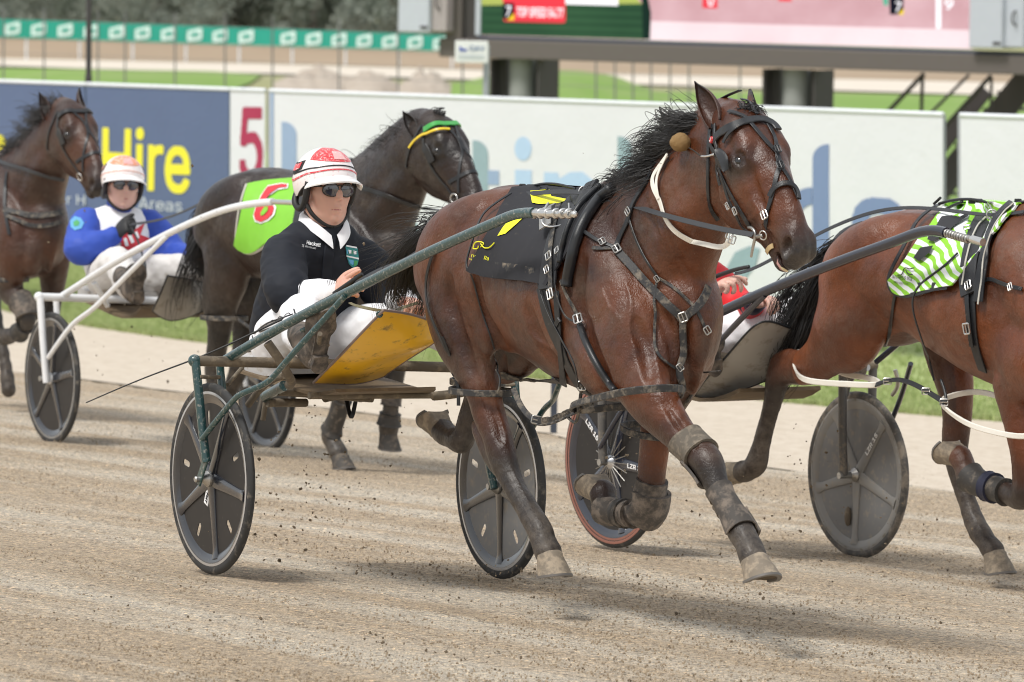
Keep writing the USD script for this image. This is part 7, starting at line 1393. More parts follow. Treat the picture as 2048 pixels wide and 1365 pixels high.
D_([(823, 296), (832, 284), (846, 273), (862, 266)], .013, 'yellow_band', .008, .016, 'browband_edge'); D_([(862, 266), (880, 262), (898, 263)], .013, 'yellow_band', .008, .016, 'browband_edge')
W6 = lambda u, v, l: FB.w(FB.J(u, v, l)); WL = lambda u, v, l: FL.w(FL.J(u, v, l))
cl6, P6, N6 = sheet(cbb, [(497, 372), (530, 366), (560, 363), (600, 362), (640, 362)], [(477, 488), (492, 500), (511, 504), (550, 480), (620, 470)], 40, 26, .014, 'number_cloth', 'cloth_lime', hb, .008, .012, .006, over=.3)
decal(cbb, [[(540, 378), (566, 374), (580, 376), (580, 384), (560, 387), (545, 397), (532, 412), (540, 409), (552, 410), (559, 420), (556, 434), (545, 445), (530, 450), (518, 446), (513, 434), (516, 418), (525, 396)]], 'print_white', cl6, 'number_border', off=.024, step=5)
decal(cbb, [[(541, 381), (566, 377), (578, 378), (578, 383), (562, 384), (547, 394), (534, 412), (540, 411), (550, 412), (556, 421), (553, 433), (544, 442), (531, 447), (520, 443), (516, 433), (519, 418), (528, 397)]], 'print_red', cl6, 'number_six', off=.029, step=5)
decal(cbb, [[(531, 431), (538, 420), (545, 420), (545, 427), (538, 434), (532, 436)]], 'cloth_lime', cl6, 'number_six_eye', off=.033, step=5)
D_([(478, 489), (492, 501), (511, 505), (549, 482)], .014, 'piping', .006, .020, 'cloth_edge', cl6); D_([(497, 374), (487, 410), (480, 450), (477, 489)], .014, 'piping', .006, .020, 'cloth_edge', cl6)
D_([(640, 362), (622, 380), (608, 420), (600, 470), (598, 520)], .085, 'saddle_web', .014, .02, 'saddle'); D_([(600, 520), (603, 560), (612, 610), (625, 650)], .04, 'black_leather', .006, .008, 'girth_strap')
D_([(722, 375), (760, 386), (800, 400), (830, 411), (870, 420), (912, 418)], .022, 'black_leather', .004, .012, 'rein_strap'); D_([(650, 440), (690, 470), (730, 505), (765, 545), (790, 580)], .032, 'muddy_leather', .007, .008, 'breast_collar')
D_([(705, 370), (695, 420), (690, 470)], .022, name='neck_strap')
obj('hopple_loop', loop(FB, FB.J(448, 636, .155), .16, .10, .026, .011, .03), 'muddy_leather', hb, smooth=35); obj('hopple_loop', loop(FB, FB.J(697, 700, .15), .15, .105, .026, .010, .03), 'muddy_leather', hb, smooth=35)
obj('hopple_link', tube([W6(478, 640, .2), W6(520, 668, .2), W6(580, 690, .2), W6(650, 700, .2)], .010, 24, 7), 'muddy_leather', hb, smooth=True)
obj('bandage', sheath(cbb, [FB.J(786, 772, -.13), FB.J(783, 795, -.125), FB.J(781, 812, -.12)], .010), 'boot', hb, smooth=40); obj('bandage', sheath(cbb, [FB.J(781, 828, -.12), FB.J(778, 850, -.12)], .010), 'boot_black', hb, smooth=40)
obj('bandage', sheath(cbb, [FB.J(684, 800, .13), FB.J(672, 838, .125), FB.J(664, 862, .12)], .008), 'boot_black', hb, smooth=40)
obj('bandage', sheath(cbb, [FB.J(430, 775, .138), FB.J(436, 815, .135), FB.J(440, 850, .13)], .008), 'boot_black', hb, smooth=40)
crB = spline([(2.64, .0, 1.785+DZ), (2.55, .01, 1.74+DZ), (2.38, .01, 1.635+DZ), (2.25, .01, 1.56+DZ), (2.08, 0, 1.505+DZ), (1.98, 0, 1.50+DZ)], 200)
mane(hb, FB, crB, 0, lambda t: .10, (-.75, .35, .12), 21, strands=16, up=.2, clumps=40); mane(hb, FB, crB+np.array([0, .02, -.02]), 0, lambda t: .10, (-.6, .5, -.35), 22, strands=14, up=.1, clumps=36)
base = np.array([(2.79, 0, 1.80+DZ)])+np.random.default_rng(6).normal(0, .016, (30, 3)); hair('forelock', FB.w(base), norm(np.tile([-.6, .1, .35], (30, 1)))@FB.A, .05, .004, 'mane_hair', hb, strands=6, droop=.9)
mane(hb, FB, spline([(.80, 0, 1.345+DZ), (.74, 0, 1.32+DZ), (.70, .01, 1.25+DZ)], 40), 0, lambda t: .55, (-.30, .05, -.85), 9, strands=30, up=.1, clumps=18, name='tail', thick=.0045, spread=.45)
# white sulky
S2 = thing('sulky', 'white-framed sulky with grey apron behind the brown horse numbered 6', 'sulky', FL.w([0, 0, DZ]))
wmw = ('tyre_rubber', 'wheel_spoke', 'dull_rim', 'wheel_disc', 'wheel_spoke', 'white_tube')
HC, HD = WL(105, 757, .60), WL(533, 776, -.60)
wheel(S2, HC, FL.r, FL.h, .350, [-62, 10, 82, 154, 226], wmw, slots=False); wheel(S2, HD, FL.r, FL.h, .350, [-50, 22, 94, 166, 238], wmw, slots=False)
a0 = FL.J(78, 594, .66); a1 = a0*[1, -1, 1]-[0, 0, .06]
def T2(name, pts, r, m='white_tube', both=True, **k):
    obj(name, tube([WL(*p) for p in pts], r, None, 10, **k), m, S2, smooth=50)
    if both: obj(name, tube([FL.w(FL.J(*p)*[1, -1, 1]-[0, 0, .06]) for p in pts], r, None, 10, **k), m, S2, smooth=50)
obj('axle_arch', tube([FL.w(a0), FL.w(a1)], .021, 8, 12), 'white_tube', S2, smooth=50)
for q in (a0, a1): obj('arch_cap', ball(FL.w(q), .026, 2), 'white_tube', S2, smooth=True)
T2('fork', [(80, 597, .66), (86, 680, .655), (93, 766, .645)], .019, smooth=False); T2('fork', [(112, 596, .53), (116, 680, .535), (121, 760, .545)], .016, smooth=False)
for s, hb_ in ((1, HC), (-1, HD)): obj('axle_bolt', revolve([(0, .075), (.014, .075), (.014, -.10), (0, -.10)], hb_, FL.r*s, 12), 'dull_steel', S2, smooth=30)
T2('shaft', [(122, 594, .52), (170, 563, .50), (220, 531, .48), (330, 471, .44), (440, 423, .40), (500, 409, .385), (545, 404, .378)], .0185)
obj('shaft_tip', tube([WL(540, 404, .378), WL(566, 405, .374), WL(590, 406, .37)], .013, 8, 10), 'steel', S2, smooth=50)
T2('brace', [(97, 716, .66), (125, 675, .645), (148, 647, .62), (181, 622, .60), (222, 583, .56), (280, 525, .50), (333, 473, .445)], .0135)
T2('seat_stay', [(188, 566, .48), (202, 590, .42), (215, 612, .36)], .014)
qs = lambda rows, th, name, m, **k: quadstrip([[FL.w(np.array(q)+[0, 0, DZ]) for q in r] for r in rows], th, name, m, par=S2, **k)
qs([[(-.66, l, .745-.02*abs(l)*3) for l in (-.2, 0, .2)], [(-.48, l, .715) for l in (-.21, 0, .21)], [(-.28, l, .725) for l in (-.2, 0, .2)]], .045, 'seat', 'seat_cover')
qs([[(-.62, l, .70) for l in (-.22, 0, .22)], [(-.25, l, .66) for l in (-.24, 0, .24)], [(.10, l, .64) for l in (-.22, 0, .24)], [(.28, l, .70) for l in (-.16, 0, .25)]], .016, 'seat_pan', 'apron_brown')
ap = [[WL(335, 552, .31), WL(360, 556, .18), WL(388, 561, .05), WL(412, 568, -.10)], [WL(322, 585, .31), WL(352, 592, .18), WL(388, 594, .05), WL(413, 596, -.08)], [WL(305, 622, .28), WL(335, 640, .17), WL(372, 636, .05), WL(412, 620, -.06)]]
ga, gP, gN = quadstrip(ap, .005, 'apron', 'apron_grey', par=S2, nu=24, nv=18)
for e in (gP[:, 0], gP[0], gP[-1]): obj('apron_binding', tube(e, .005, None, 6, smooth=False), 'black_leather', ga, smooth=True)
# driver in blue and white
D2 = thing('person', 'driver in blue and white silks with a red star, holding up a black-gloved hand', 'person', FL.w([-.5, 0, .72+DZ]))
HM2 = (head_axes(14, -3, 3), np.array(FL.J(253, 368, .0))+[-.05, 0, -.005], 1.0)
J2 = FL.J
nS, nE, nW = np.array(J2(172, 449, .17)), np.array(J2(160, 500, .29)), np.array(J2(232, 470, .10)); fS, fE, fW = np.array(J2(299, 452, -.175)), np.array(J2(345, 512, -.27)), np.array(J2(398, 500, -.16))
dz = np.array([0, 0, DZ]); c2_ = Clay(np.array([-.85, -.40, .62])+dz, np.array([.35, .42, 1.60])+dz, .007); c2_.frame = FL
human_head(c2_, HM2); nk = HM2[1]-[.03, 0, .09]
ct = (nS+fS)/2; hp2 = np.array([-.56, 0, .80])+dz
c2_.chain([(*(ct+[-.02, 0, .0]), .055), (*(nk), .050)], .03); c2_.chain([(*hp2, .10, .13), (*(hp2*.5+ct*.5), .09, .13), (*ct, .085, .15)], .05)
for a, b, w_ in ((nS, nE, nW), (fS, fE, fW)): c2_.chain([(*a, .042), (*b, .034), (*w_, .026)], .02)
hand(c2_, fW, [.9, .2, -.2], [.3, -.5, .8], [.2, .9, .4], curl=(.7, .8, .8, .9))
skin_to(c2_, FL, 'body', 'skin_pale', D2)
gl = Clay(nW-.15, nW+.18, .005); gl.frame = FL; hand(gl, nW, FL.loc(WL(258, 446, .06))-nW, [.3, .7, .5], [.3, -.4, .9], curl=(1.0, 1.1, 1.2, 1.2), s=1.12); skin_to(gl, FL, 'glove', 'glove', D2)
obj('lips', tube([FL.w(np.array(q)@HM2[0]+HM2[1]) for q in ((.093, -.019, -.069), (.102, 0, -.0685), (.093, .019, -.069))], .004, 10, 6), 'lip', D2, smooth=True)
helmet(FL, HM2, D2, 'helmet_mottled', 'helmet_orange', [(.83, .85)], 'helmet_white'); glasses(FL, HM2, D2)
tor = cloth_clay(FL, np.array([-.85, -.35, .66])+dz, np.array([.1, .35, 1.32])+dz, .008, [([(*hp2, .125, .165), (*(hp2*.6+ct*.4), .128, .175), (*(hp2*.2+ct*.8), .125, .18), (*(ct+[0, 0, .015]), .085, .14)], .05), ([(*(ct+[0, .05, .02]), .06), (*nS, .075)], .05), ([(*(ct+[0, -.05, .02]), .06), (*fS, .075)], .05), ([(*(ct*.7+nk*.3), .066), (*(ct*.4+nk*.6), .058)], .03)], (.009, (7, 7, 11)), 14)
jk = skin_to(tor, FL, 'jacket', 'cloth_white', D2)
for s, (a, b, w_, r1, k1) in ((1, (nS, nE, nW, .05, .92)), (-1, (fS, fE, fW, .045, .95))):
    sc_ = cloth_clay(FL, np.minimum(np.minimum(a, b), w_)-.12, np.maximum(np.maximum(a, b), w_)+.12, .007, [([(*(a+[0, s*-.01, .01]), .082), (*(a*.5+b*.5), .080), (*b, .074), (*(b*(1-k1)+w_*k1), r1)], .04)], (.010, (9, 9, 9)), 15+s); so2 = skin_to(sc_, FL, 'sleeve', 'cloth_blue', D2)
    if s > 0: decal(sc_, [[(141, 442), (150, 433), (162, 437), (168, 447), (163, 458), (150, 462), (142, 455)]], 'print_sky', so2, 'sleeve_emblem', off=.003, step=4); decal(sc_, [[(147, 446), (154, 441), (160, 446), (157, 453), (149, 454)]], 'print_green', so2, 'sleeve_emblem', off=.005, step=4)
star = [(236, 452), (244, 462), (262, 452), (266, 462), (289, 447), (280, 470), (301, 478), (283, 488), (285, 505), (270, 496), (262, 515), (254, 499), (236, 507), (243, 487), (228, 478), (241, 470)]
decal(tor, [star], 'print_red', jk, 'star_print', off=.004, step=5)
for q in ([(254, 470), (260, 465), (268, 485), (262, 488)], [(268, 466), (273, 463), (278, 476), (272, 479)], [(246, 478), (252, 476), (257, 492), (250, 493)]): decal(tor, [q], 'print_white', jk, 'star_print', off=.006, step=4)
decal(tor, [[(185, 545), (205, 535), (212, 545), (196, 563), (186, 565)], [(215, 510), (232, 502), (236, 512), (222, 524)], [(246, 408), (262, 410), (259, 421), (243, 418)], [(225, 405), (240, 412), (238, 421), (222, 412)]], 'cloth_blue', jk, 'blue_patch', off=.004, step=5)
col = spline([nk+[-.07, .0, -.0], nk+[-.03, .06, -.015], nk+[.045, .04, -.045], nk+[.06, 0, -.055], nk+[.045, -.04, -.045], nk+[-.03, -.06, -.015]], 30, True); obj('collar', sweep(FL.w(col), [(-.018, -.006), (-.018, .006), (.018, .005), (.018, -.005)], np.tile([0, 0, 1.0], (30, 1)), closed=True), 'cloth_blue', D2, smooth=50)
nK = np.array([.02, .27, .925])+dz; nA = np.array(J2(270, 590, .36)); nH, nT = np.array(J2(274, 608, .38)), np.array(J2(278, 528, .40)); fl = lambda p: p*[1, -1, 1]-[0, 0, .03]; sn = np.array([.93, 0, -.3])
tr2 = cloth_clay(FL, np.array([-.82, -.50, .58])+dz, np.array([.55, .50, 1.12])+dz, .008, [([(*hp2, .13, .165), (*(hp2+[.08, 0, 0]), .12, .16)], .04)]+[([(*(hp2+[.06, s*.10, 0]), .115, .105), (*(f_(nK)*.55+(hp2+[.06, s*.1, 0])*.45), .095), (*f_(nK), .068), (*(f_(nK)*.5+f_(nA)*.5), .064), (*(f_(nK)*.2+f_(nA)*.8), .055)], .05) for s, f_ in ((1, lambda p: p), (-1, fl))], (.012, (8, 8, 10)), 16)
skin_to(tr2, FL, 'trousers', 'muddy_white', D2)
A2 = nH-sn*.11+[0, 0, .045]; boot(FL, nH, nT, sn, D2, 'boot', A2*.45+nK*.55); boot(FL, fl(nH), fl(nT), sn, D2, 'boot', fl(A2*.45+nK*.55))
rein('rein', 'black rein from the black-gloved hand over the rump of the horse numbered 6', [WL(262, 449, .06), WL(330, 437, .12), WL(400, 408, .16), WL(455, 383, .12), W6(520, 364, .05), W6(600, 360, .03)], .020, .004, 'rein_web', 60)
obj('whip', tube([WL(252, 440, .06), WL(262, 455, .06), WL(282, 500, .05), WL(285, 540, .05), WL(268, 560, .08)], .006, 40, 8, r1=.004), 'whip_black', smooth=True, label='black whip hanging from the blue and white driver\'s gloved hand', cat='whip')
obj('foot_loop', tube([WL(285, 515, .30), WL(290, 545, .33), WL(278, 570, .36), WL(262, 585, .38)], .007, 24, 7), 'black_leather', S2, smooth=True)
# ---------------------------------------------------------------- the bay at the left edge
FX = Frame((-3.785, 14.2), 62); j = jn(FX); DX = -.455; mz = lambda *n: (n[0], n[1], n[2]+DX, *n[3:])
legsX = [[([mz(1.04, .14, 1.16, .19, .11), mz(1.15, .16, .9, .12, .07), mz(1.0, .15, .6, .05, .045), mz(.85, .14, .3, .035, .033), mz(.9, .13, .1, .045, .043)], .02)],
         [([mz(1.04, -.14, 1.16, .19, .11), mz(1.25, -.16, .9, .12, .07), mz(1.3, -.15, .6, .05, .045), mz(1.5, -.14, .3, .035, .033), mz(1.6, -.13, .1, .045, .043)], .02)],
         [([mz(2.31, .16, 1.0, .14, .09), mz(2.33, .16, .90, .115, .08), j(18, 575, .15, .085, .06), j(38, 600, .14, .06, .05), j(53, 622, .13, .050, .048), j(56, 640, .13, .042, .04), j(46, 656, .125, .034, .032), j(36, 668, .12, .042, .039), j(24, 672, .12, .034, .034), j(16, 674, .12, .046, .044)], .02)],
         [([mz(2.23, -.14, .95, .13, .08), j(106, 560, -.14, .09, .065), j(104, 600, -.14, .06, .05), j(100, 645, -.13, .048, .046), j(97, 690, -.12, .034, .033), j(96, 730, -.12, .04, .038), j(98, 748, -.12, .045, .043)], .02)]]
HX = variant(0, DX, legsX, (.8, -.36, -.42), (3.40, .38, 1.48))
HX['ears'] = [ear_mesh(FX.J(102, 236, .062), FX.J(79, 184, .10), [.5, .75, -.1], w=.042), ear_mesh(FX.J(158, 222, -.055), FX.J(157, 176, -.075), [.7, -.6, .1], w=.036)]
HX['tint'] = [bay_tint(HX, [(.2, 1.7, 1, .3, .1), (.2, 1.7, -1, .3, .1), (1.8, 3.2, 1, .36, .18), (1.8, 3.2, -1, .36, .18)])]
hx, cx = horse_parts('bay_horse', 'red-brown bay at the left edge, its muzzle beside the white and orange helmet', FX, HX, .0115, 'coat_brown_bay')
add_hoof(hx, FX, FX.J(14, 676, .12), (-.72, 0, .35), (-.4, 0, -.9), m='hoof_dark'); add_hoof(hx, FX, FX.J(98, 750, -.12), (.1, 0, -1), (1, 0, .1), m='hoof_dark')
bridle(cx, hx, None)
X_ = lambda pts, w, m='black_leather', th=.005, off=.008, name='strap': strap(name, lay(cx, pts, off), w, m, hx, th)
X_([(0, 326), (40, 335), (80, 346), (125, 357)], .022, 'rein_web', .004, .02, 'rein_strap'); X_([(8, 420), (40, 428), (80, 432), (125, 425)], .034, 'muddy_leather', .007, .008, 'breast_collar'); X_([(15, 345), (10, 400), (14, 440), (20, 470)], .02, name='neck_strap')
X_([(14, 432), (50, 448), (90, 452), (120, 445)], .024, 'muddy_leather', .006, .01, 'breast_collar')
obj('knee_boot', sheath(cx, [FX.J(40, 603, .14), FX.J(52, 620, .13), FX.J(56, 636, .13)], .014), 'boot', hx, smooth=40); obj('bandage', sheath(cx, [FX.J(50, 650, .127), FX.J(38, 666, .12)], .012), 'boot_black', hx, smooth=40)
obj('hopple_loop', loop(FX, FX.J(14, 560, .15), .17, .11, .026, .011, .05), 'muddy_leather', hx, smooth=35)
obj('head_pad', ball(FX.w(FX.J(122, 212, .0)), .055, 3, (1.1, 1.0, .8)), 'cloth_pad', hx, smooth=True)
crX = crB+np.array([0, 0, DX-DZ]); mane(hx, FX, crX, 0, lambda t: .16, (-.7, .3, .3), 31, strands=16, up=.4, clumps=44); mane(hx, FX, crX+np.array([0, .025, -.02]), 0, lambda t: .15, (-.6, .5, -.2), 32, strands=14, up=.2, clumps=40)
# ---------------------------------------------------------------- the bay at the right edge, its sulky and driver
FR = Frame((.95, 2.93), 57); j = jn(FR); DR = -.18; mz = lambda *n: (n[0], n[1], n[2]+DR, *n[3:])
legsR = [[([mz(1.04, .14, 1.16, .20, .12), mz(.98, .165, .99, .18, .105), j(1672, 680, .17, .125, .075), j(1640, 718, .165, .090, .058), j(1605, 736, .155, .066, .048), j(1572, 742, .15, .052, .043), j(1556, 758, .148, .046, .040), j(1548, 795, .145, .036, .033), j(1533, 850, .14, .032, .030), j(1520, 900, .14, .034, .032), j(1511, 930, .14, .041, .038), j(1496, 942, .14, .034, .034), j(1486, 944, .14, .044, .043)], .02), ([j(1590, 712, .155, .022, .022), j(1562, 722, .15, .028, .028), j(1552, 745, .148, .026, .026)], .025)],
         [([mz(1.04, -.14, 1.16, .19, .11), mz(1.24, -.155, .99, .16, .095), j(1898, 700, -.15, .115, .075), j(1910, 770, -.145, .082, .058), j(1914, 835, -.14, .062, .048), j(1910, 890, -.135, .054, .044), j(1918, 945, -.13, .042, .036), j(1934, 1002, -.13, .034, .031), j(1958, 1062, -.125, .041, .037), j(1976, 1088, -.12, .034, .034), j(1987, 1104, -.12, .045, .043)], .02)],
         [([mz(2.31, .16, 1.0, .14, .09), mz(2.30, .16, .90, .115, .08), j(2024, 770, .16, .085, .060), j(2040, 860, .15, .060, .05), j(2050, 930, .14, .048, .045), j(2052, 985, .13, .050, .046), j(2034, 994, .128, .042, .038), j(2000, 980, .125, .034, .032), j(1968, 970, .12, .034, .031), j(1938, 954, .12, .042, .039), j(1928, 930, .12, .034, .034), j(1920, 914, .12, .046, .044)], .02)],
         [([mz(2.23, -.14, .95, .13, .08), mz(2.5, -.14, .80, .08, .06), mz(2.75, -.13, .62, .048, .045), mz(2.95, -.12, .45, .034, .032), mz(3.05, -.12, .35, .042, .04)], .02)]]
HR = variant(0, DR, legsR, (.05, -.36, -.14), (3.40, .40, 1.75)); HR['torso'] = [((t, z, a, b) if not 1.2 < t < 1.8 else {1.25: (1.25, 1.225+DR, .228, .245), 1.5: (1.5, 1.178+DR, .255, .245), 1.75: (1.75, 1.12+DR, .275, .265)}[round(t, 2)]) for t, z, a, b in HR['torso']]; HR['ears'] = ears_on(HR)
HR['tint'] = [bay_tint(HR, [(.0, .66, 1, .72, .52), (1.1, 2.0, -1, .5, .34), (1.5, 2.45, 1, .45, .25), (2.5, 3.3, -1, .5, .3)])]
hr, cr_ = horse_parts('bay_horse', 'bright bay horse cut off by the right edge, striped lime and white number cloth', FR, HR, .0085, 'coat_bright_bay')
add_hoof(hr, FR, FR.J(1482, 944, .14), (-.95, 0, .25), (-.25, 0, -.95), r0=.046, r1=.060, H=.075); add_hoof(hr, FR, FR.J(1989, 1108, -.12), (.22, 0, -.95), (1, 0, .22), r0=.047, r1=.064, H=.08); add_hoof(hr, FR, FR.J(1917, 911, .12), (-.75, 0, .4), (-.45, 0, -.9), r0=.047, r1=.063, H=.08); add_hoof(hr, FR, np.array(mz(3.06, -.12, .34)), (.4, 0, -.9), (1, 0, .4))
bridle(cr_, hr, None)
R_ = lambda pts, w, m='black_leather', th=.005, off=.008, name='strap', par=None, **k: strap(name, lay(cr_, pts, off), w, m, par or hr, th, **k)
WR = lambda u, v, l: FR.w(FR.J(u, v, l))
usdkit.material(stage, '/World/Looks/cloth_stripe', {'g': ('geometry', {}), 'd': ('vector_math', {'math_type': 'dot_product', 'vector2': (.20, -.34, .92)}), 'n': ('noise_texture', {'scale': 5.0, 'detail': 3.0}), 'ad': ('math', {'math_type': 'multiply_add', 'value2': .05}), 's': ('math', {'math_type': 'multiply', 'value2': 31.0}), 'f': ('math', {'math_type': 'fraction'}), 'r': ('rgb_ramp', {'ramp': [(.46, (.78, .80, .80)), (.5, (.24, .55, .03)), (.96, (.24, .55, .03)), (1.0, (.78, .80, .80))]}), 'bn': ('noise_texture', {'scale': 300.0}), 'b': ('bump', {'distance': .0006}), 'p': ('principled_bsdf', {'roughness': .65})},
    [('g.position', 'd.vector1'), ('g.position', 'n.vector'), ('n.fac', 'ad.value1'), ('d.value', 'ad.value3'), ('ad.value', 's.value1'), ('s.value', 'f.value1'), ('f.value', 'r.fac'), ('r.color', 'p.base_color'), ('g.position', 'bn.vector'), ('bn.fac', 'b.height'), ('b.normal', 'p.normal')], surface='p.BSDF')
cl7, P7, N7 = sheet(cr_, [(1893, 412), (1925, 410), (1960, 409), (2000, 410), (2040, 411)], [(1787, 562), (1797, 584), (1820, 590), (1855, 584), (1915, 575)], 44, 30, .014, 'number_cloth', 'cloth_stripe', hr, .008, .014, .013, seed=9, over=.3)
R_([(1884, 418), (1845, 446), (1818, 490), (1800, 525), (1787, 558), (1791, 579), (1819, 591), (1860, 585), (1905, 575)], .018, 'black_leather', .006, .026, 'cloth_edge', cl7)
decal(cr_, [[(1886, 446), (1905, 444), (1921, 447), (1937, 438), (1936, 446), (1914, 462), (1896, 480), (1872, 492), (1862, 488), (1866, 474), (1878, 462)], [(1849, 503), (1874, 500), (1868, 512), (1849, 528), (1836, 522)]], 'print_black', cl7, 'number_mark', off=.028)
decal(cr_, [text_px('arness Ra', (1794, 557), (1836, 564), 8)], 'print_black', cl7, 'lettering', off=.030, step=0); decal(cr_, [text_px('NEW SOUTH W', (1798, 566), (1828, 572), 3.5)], 'print_black', cl7, 'lettering', off=.030, step=0)
for arc in ([(1806, 552), (1814, 551), (1819, 540), (1830, 542), (1840, 541)], [(1822, 544), (1828, 551), (1837, 553)]): P_, N_ = lay(cr_, arc, .030); obj('horse_emblem', tube(P_, .0022, None, 5, smooth=False), 'print_black', cl7)
decal(cr_, [[(1846, 568), (1880, 569), (1906, 574), (1904, 582), (1868, 586), (1852, 584)]], 'saddle_web', cl7, 'lower_panel', off=.028)
R_([(2000, 414), (1974, 440), (1956, 478), (1946, 520), (1942, 560), (1945, 590)], .085, 'saddle_web', .014, .020, 'saddle'); R_([(2030, 414), (2004, 440), (1984, 490), (1972, 540), (1965, 605)], .05, 'black_leather', .014, .024, 'saddle')
R_([(2040, 420), (2012, 448), (1992, 495), (1980, 545), (1970, 610)], .008, 'piping', .004, .040, 'saddle_piping'); R_([(1985, 430), (1960, 470), (1945, 520), (1936, 575)], .008, 'piping', .004, .036, 'saddle_piping')
R_([(1945, 590), (1946, 640), (1952, 690), (1968, 740)], .045, 'black_leather', .008, .008, 'girth'); R_([(1940, 580), (1942, 620), (1946, 660), (1950, 690)], .022, 'black_leather', .006, .02, 'girth_strap')
R_([(1958, 571), (1985, 560), (2010, 568), (2048, 580)], .016, 'black_leather', .005, .012, 'breast_trace')
for q, s in (((1945, 655), .04), ((1948, 575), .034), ((2033, 576), .028), ((1938, 470), .03)):
    p, n = lay(cr_, [q, (q[0]+2, q[1]+8)], .03, n=3); buckle(p[0], n[0], p[-1]-p[0], s, hr)
R_([(1925, 515), (1890, 545), (1850, 575), (1838, 600), (1845, 640), (1862, 690), (1880, 760)], .010, 'black_leather', .005, .030, 'hopple_hanger')
R_([(1800, 560), (1790, 600), (1782, 650), (1770, 690), (1760, 720)], .014, 'black_leather', .005, .006, 'hopple_hanger')
HLR = spline([WR(*q) for q in ((1752, 770, .24), (1700, 769, .28), (1640, 765, .28), (1598, 752, .24), (1588, 722, .18), (1600, 705, .10), (1660, 735, .04), (1730, 755, .10))], 60, True); HNR = HLR-HLR.mean(0); HNR[:, 2] = 0
obj('hopple_loop', ribbon(HLR, norm(HNR), .024, .010, closed=True), 'white_strap', hr, smooth=35)
HL2 = spline([WR(*q) for q in ((1886, 812, .26), (1925, 842, .28), (1985, 864, .28), (2055, 872, .26), (2070, 850, .15), (2010, 800, .06), (1940, 785, .06), (1895, 795, .16))], 60, True); HN2 = HL2-HL2.mean(0); HN2[:, 2] = 0
obj('hopple_loop', ribbon(HL2, norm(HN2), .022, .010, closed=True), 'white_strap', hr, smooth=35)
obj('hopple_link', ribbon(spline([WR(*q) for q in ((1752, 770, .25), (1790, 760, .26), (1830, 770, .27), (1865, 790, .27), (1890, 806, .27))], 40), np.tile(norm(CAM-WR(1830, 770, .27))+[0, 0, .5], (40, 1)), .022, .007), 'black_leather', hr, smooth=35)
for q in ((1775, 763, .265), (1852, 783, .28), (1888, 805, .28)): buckle(WR(*q), norm(CAM-WR(*q)), CR, .03, hr)
obj('hopple_hanger', tube([WR(1882, 760, .25), WR(1890, 785, .26), WR(1893, 806, .27)], .006, 12, 6), 'black_leather', hr, smooth=True)
obj('bandage', sheath(cr_, [FR.J(2012, 984, .126), FR.J(1985, 976, .122), FR.J(1955, 964, .12), FR.J(1940, 952, .12)], .010), 'boot_black', hr, smooth=40); obj('bandage', sheath(cr_, [FR.J(1990, 977, .122), FR.J(1976, 973, .121)], .016), 'cloth_navy', hr, smooth=40)
for pts in ([(1878, 408), (1900, 402), (1950, 400), (1990, 408), (2048, 404)], [(1880, 425), (1905, 412), (1925, 404)]): obj('back_strap', tube([WR(u, v, .03) for u, v in pts], .006, 24, 6), 'black_leather', hr, smooth=True)
obj('back_strap', rod(WR(1868, 408, .02), WR(1881, 396, .02), .006, 6), 'black_leather', hr); obj('terret', ring(WR(1984, 430, .09), norm(CAM-WR(1984, 430, .09)), .020, .0035), 'steel', hr, smooth=True)
for u, v in ((1958, 402), (1998, 414), (2036, 402), (1944, 404)): obj('top_buckle', box_(WR(u, v, .02), .014, .01, .008, bev=.003), 'black_leather', hr)
mane(hr, FR, spline([(.80, 0, 1.345+DR), (.72, .01, 1.31+DR), (.63, .02, 1.20+DR), (.56, .03, 1.05+DR)], 60), 0, lambda t: .46-.10*t, (-.42, .06, -.72), 14, strands=64, up=.1, clumps=30, name='tail', thick=.0036, spread=.30, fall=.1); mane(hr, FR, spline([(.72, .01, 1.31+DR), (.60, .03, 1.06+DR)], 60), 0, lambda t: .36, (-.55, .05, -.55), 15, strands=7, up=.2, clumps=16, name='tail', thick=.002, spread=.9)
obj('tail_dock', tube([FR.w(np.array(q)+[0, 0, DR]) for q in ((.84, 0, 1.36), (.74, .01, 1.33), (.66, .02, 1.25), (.59, .03, 1.13), (.53, .03, .97))], .045, 20, 9, r1=.020), 'mane_hair', hr, smooth=True)
# sulky
S3 = thing('sulky', 'dark muddy sulky with one red-rimmed wheel, pulled by the bay at the right edge', 'sulky', FR.w([0, 0, DR]))
HE, HF = WR(1228, 924, .60), WR(1716, 950, -.60)
wheel(S3, HE, FR.r, FR.h, .355, [-75, -3, 69, 141, 213], ('tyre_rubber', 'carbon_blue', 'rim_red', 'wheel_disc', 'carbon_blue', 'rim_silver'), slots=False, words={141: ('LZR 15', -1), -3: ('LZR 15', 1)})
for k in range(20):
    a = k*math.pi/10; e = math.cos(a)*FR.h+math.sin(a)*np.array([0, 0, 1.0]); obj('wire_spoke', rod(HE+e*.03+FR.r*.022, HE+e*.12+FR.r*.012, .0016, 5), 'dull_steel', S3+'/wheel')
for s in (1, -1): obj('red_wall', revolve([(.327, s*.0152), (.338, s*.0160), (.3385, s*.0135), (.327, s*.013)], HE, FR.r, 72), 'rim_red', S3+'/wheel', smooth=True)
wheel(S3, HF, FR.r, FR.h, .352, [-92, -20, 52, 124, 196], ('muddy_tyre', 'muddy_spoke', 'dull_rim', 'muddy_disc', 'muddy_spoke', 'dull_steel'), slots=False, words={52: ('LZR 15', 1)})
obj('mud_lump', ball(HF-FR.r*-.012+FR.h*-.05+np.array([0, 0, -.18]), .03, 3, (.5, .5, 1.4)), 'mud_tube', S3+'/wheel_001', smooth=True)
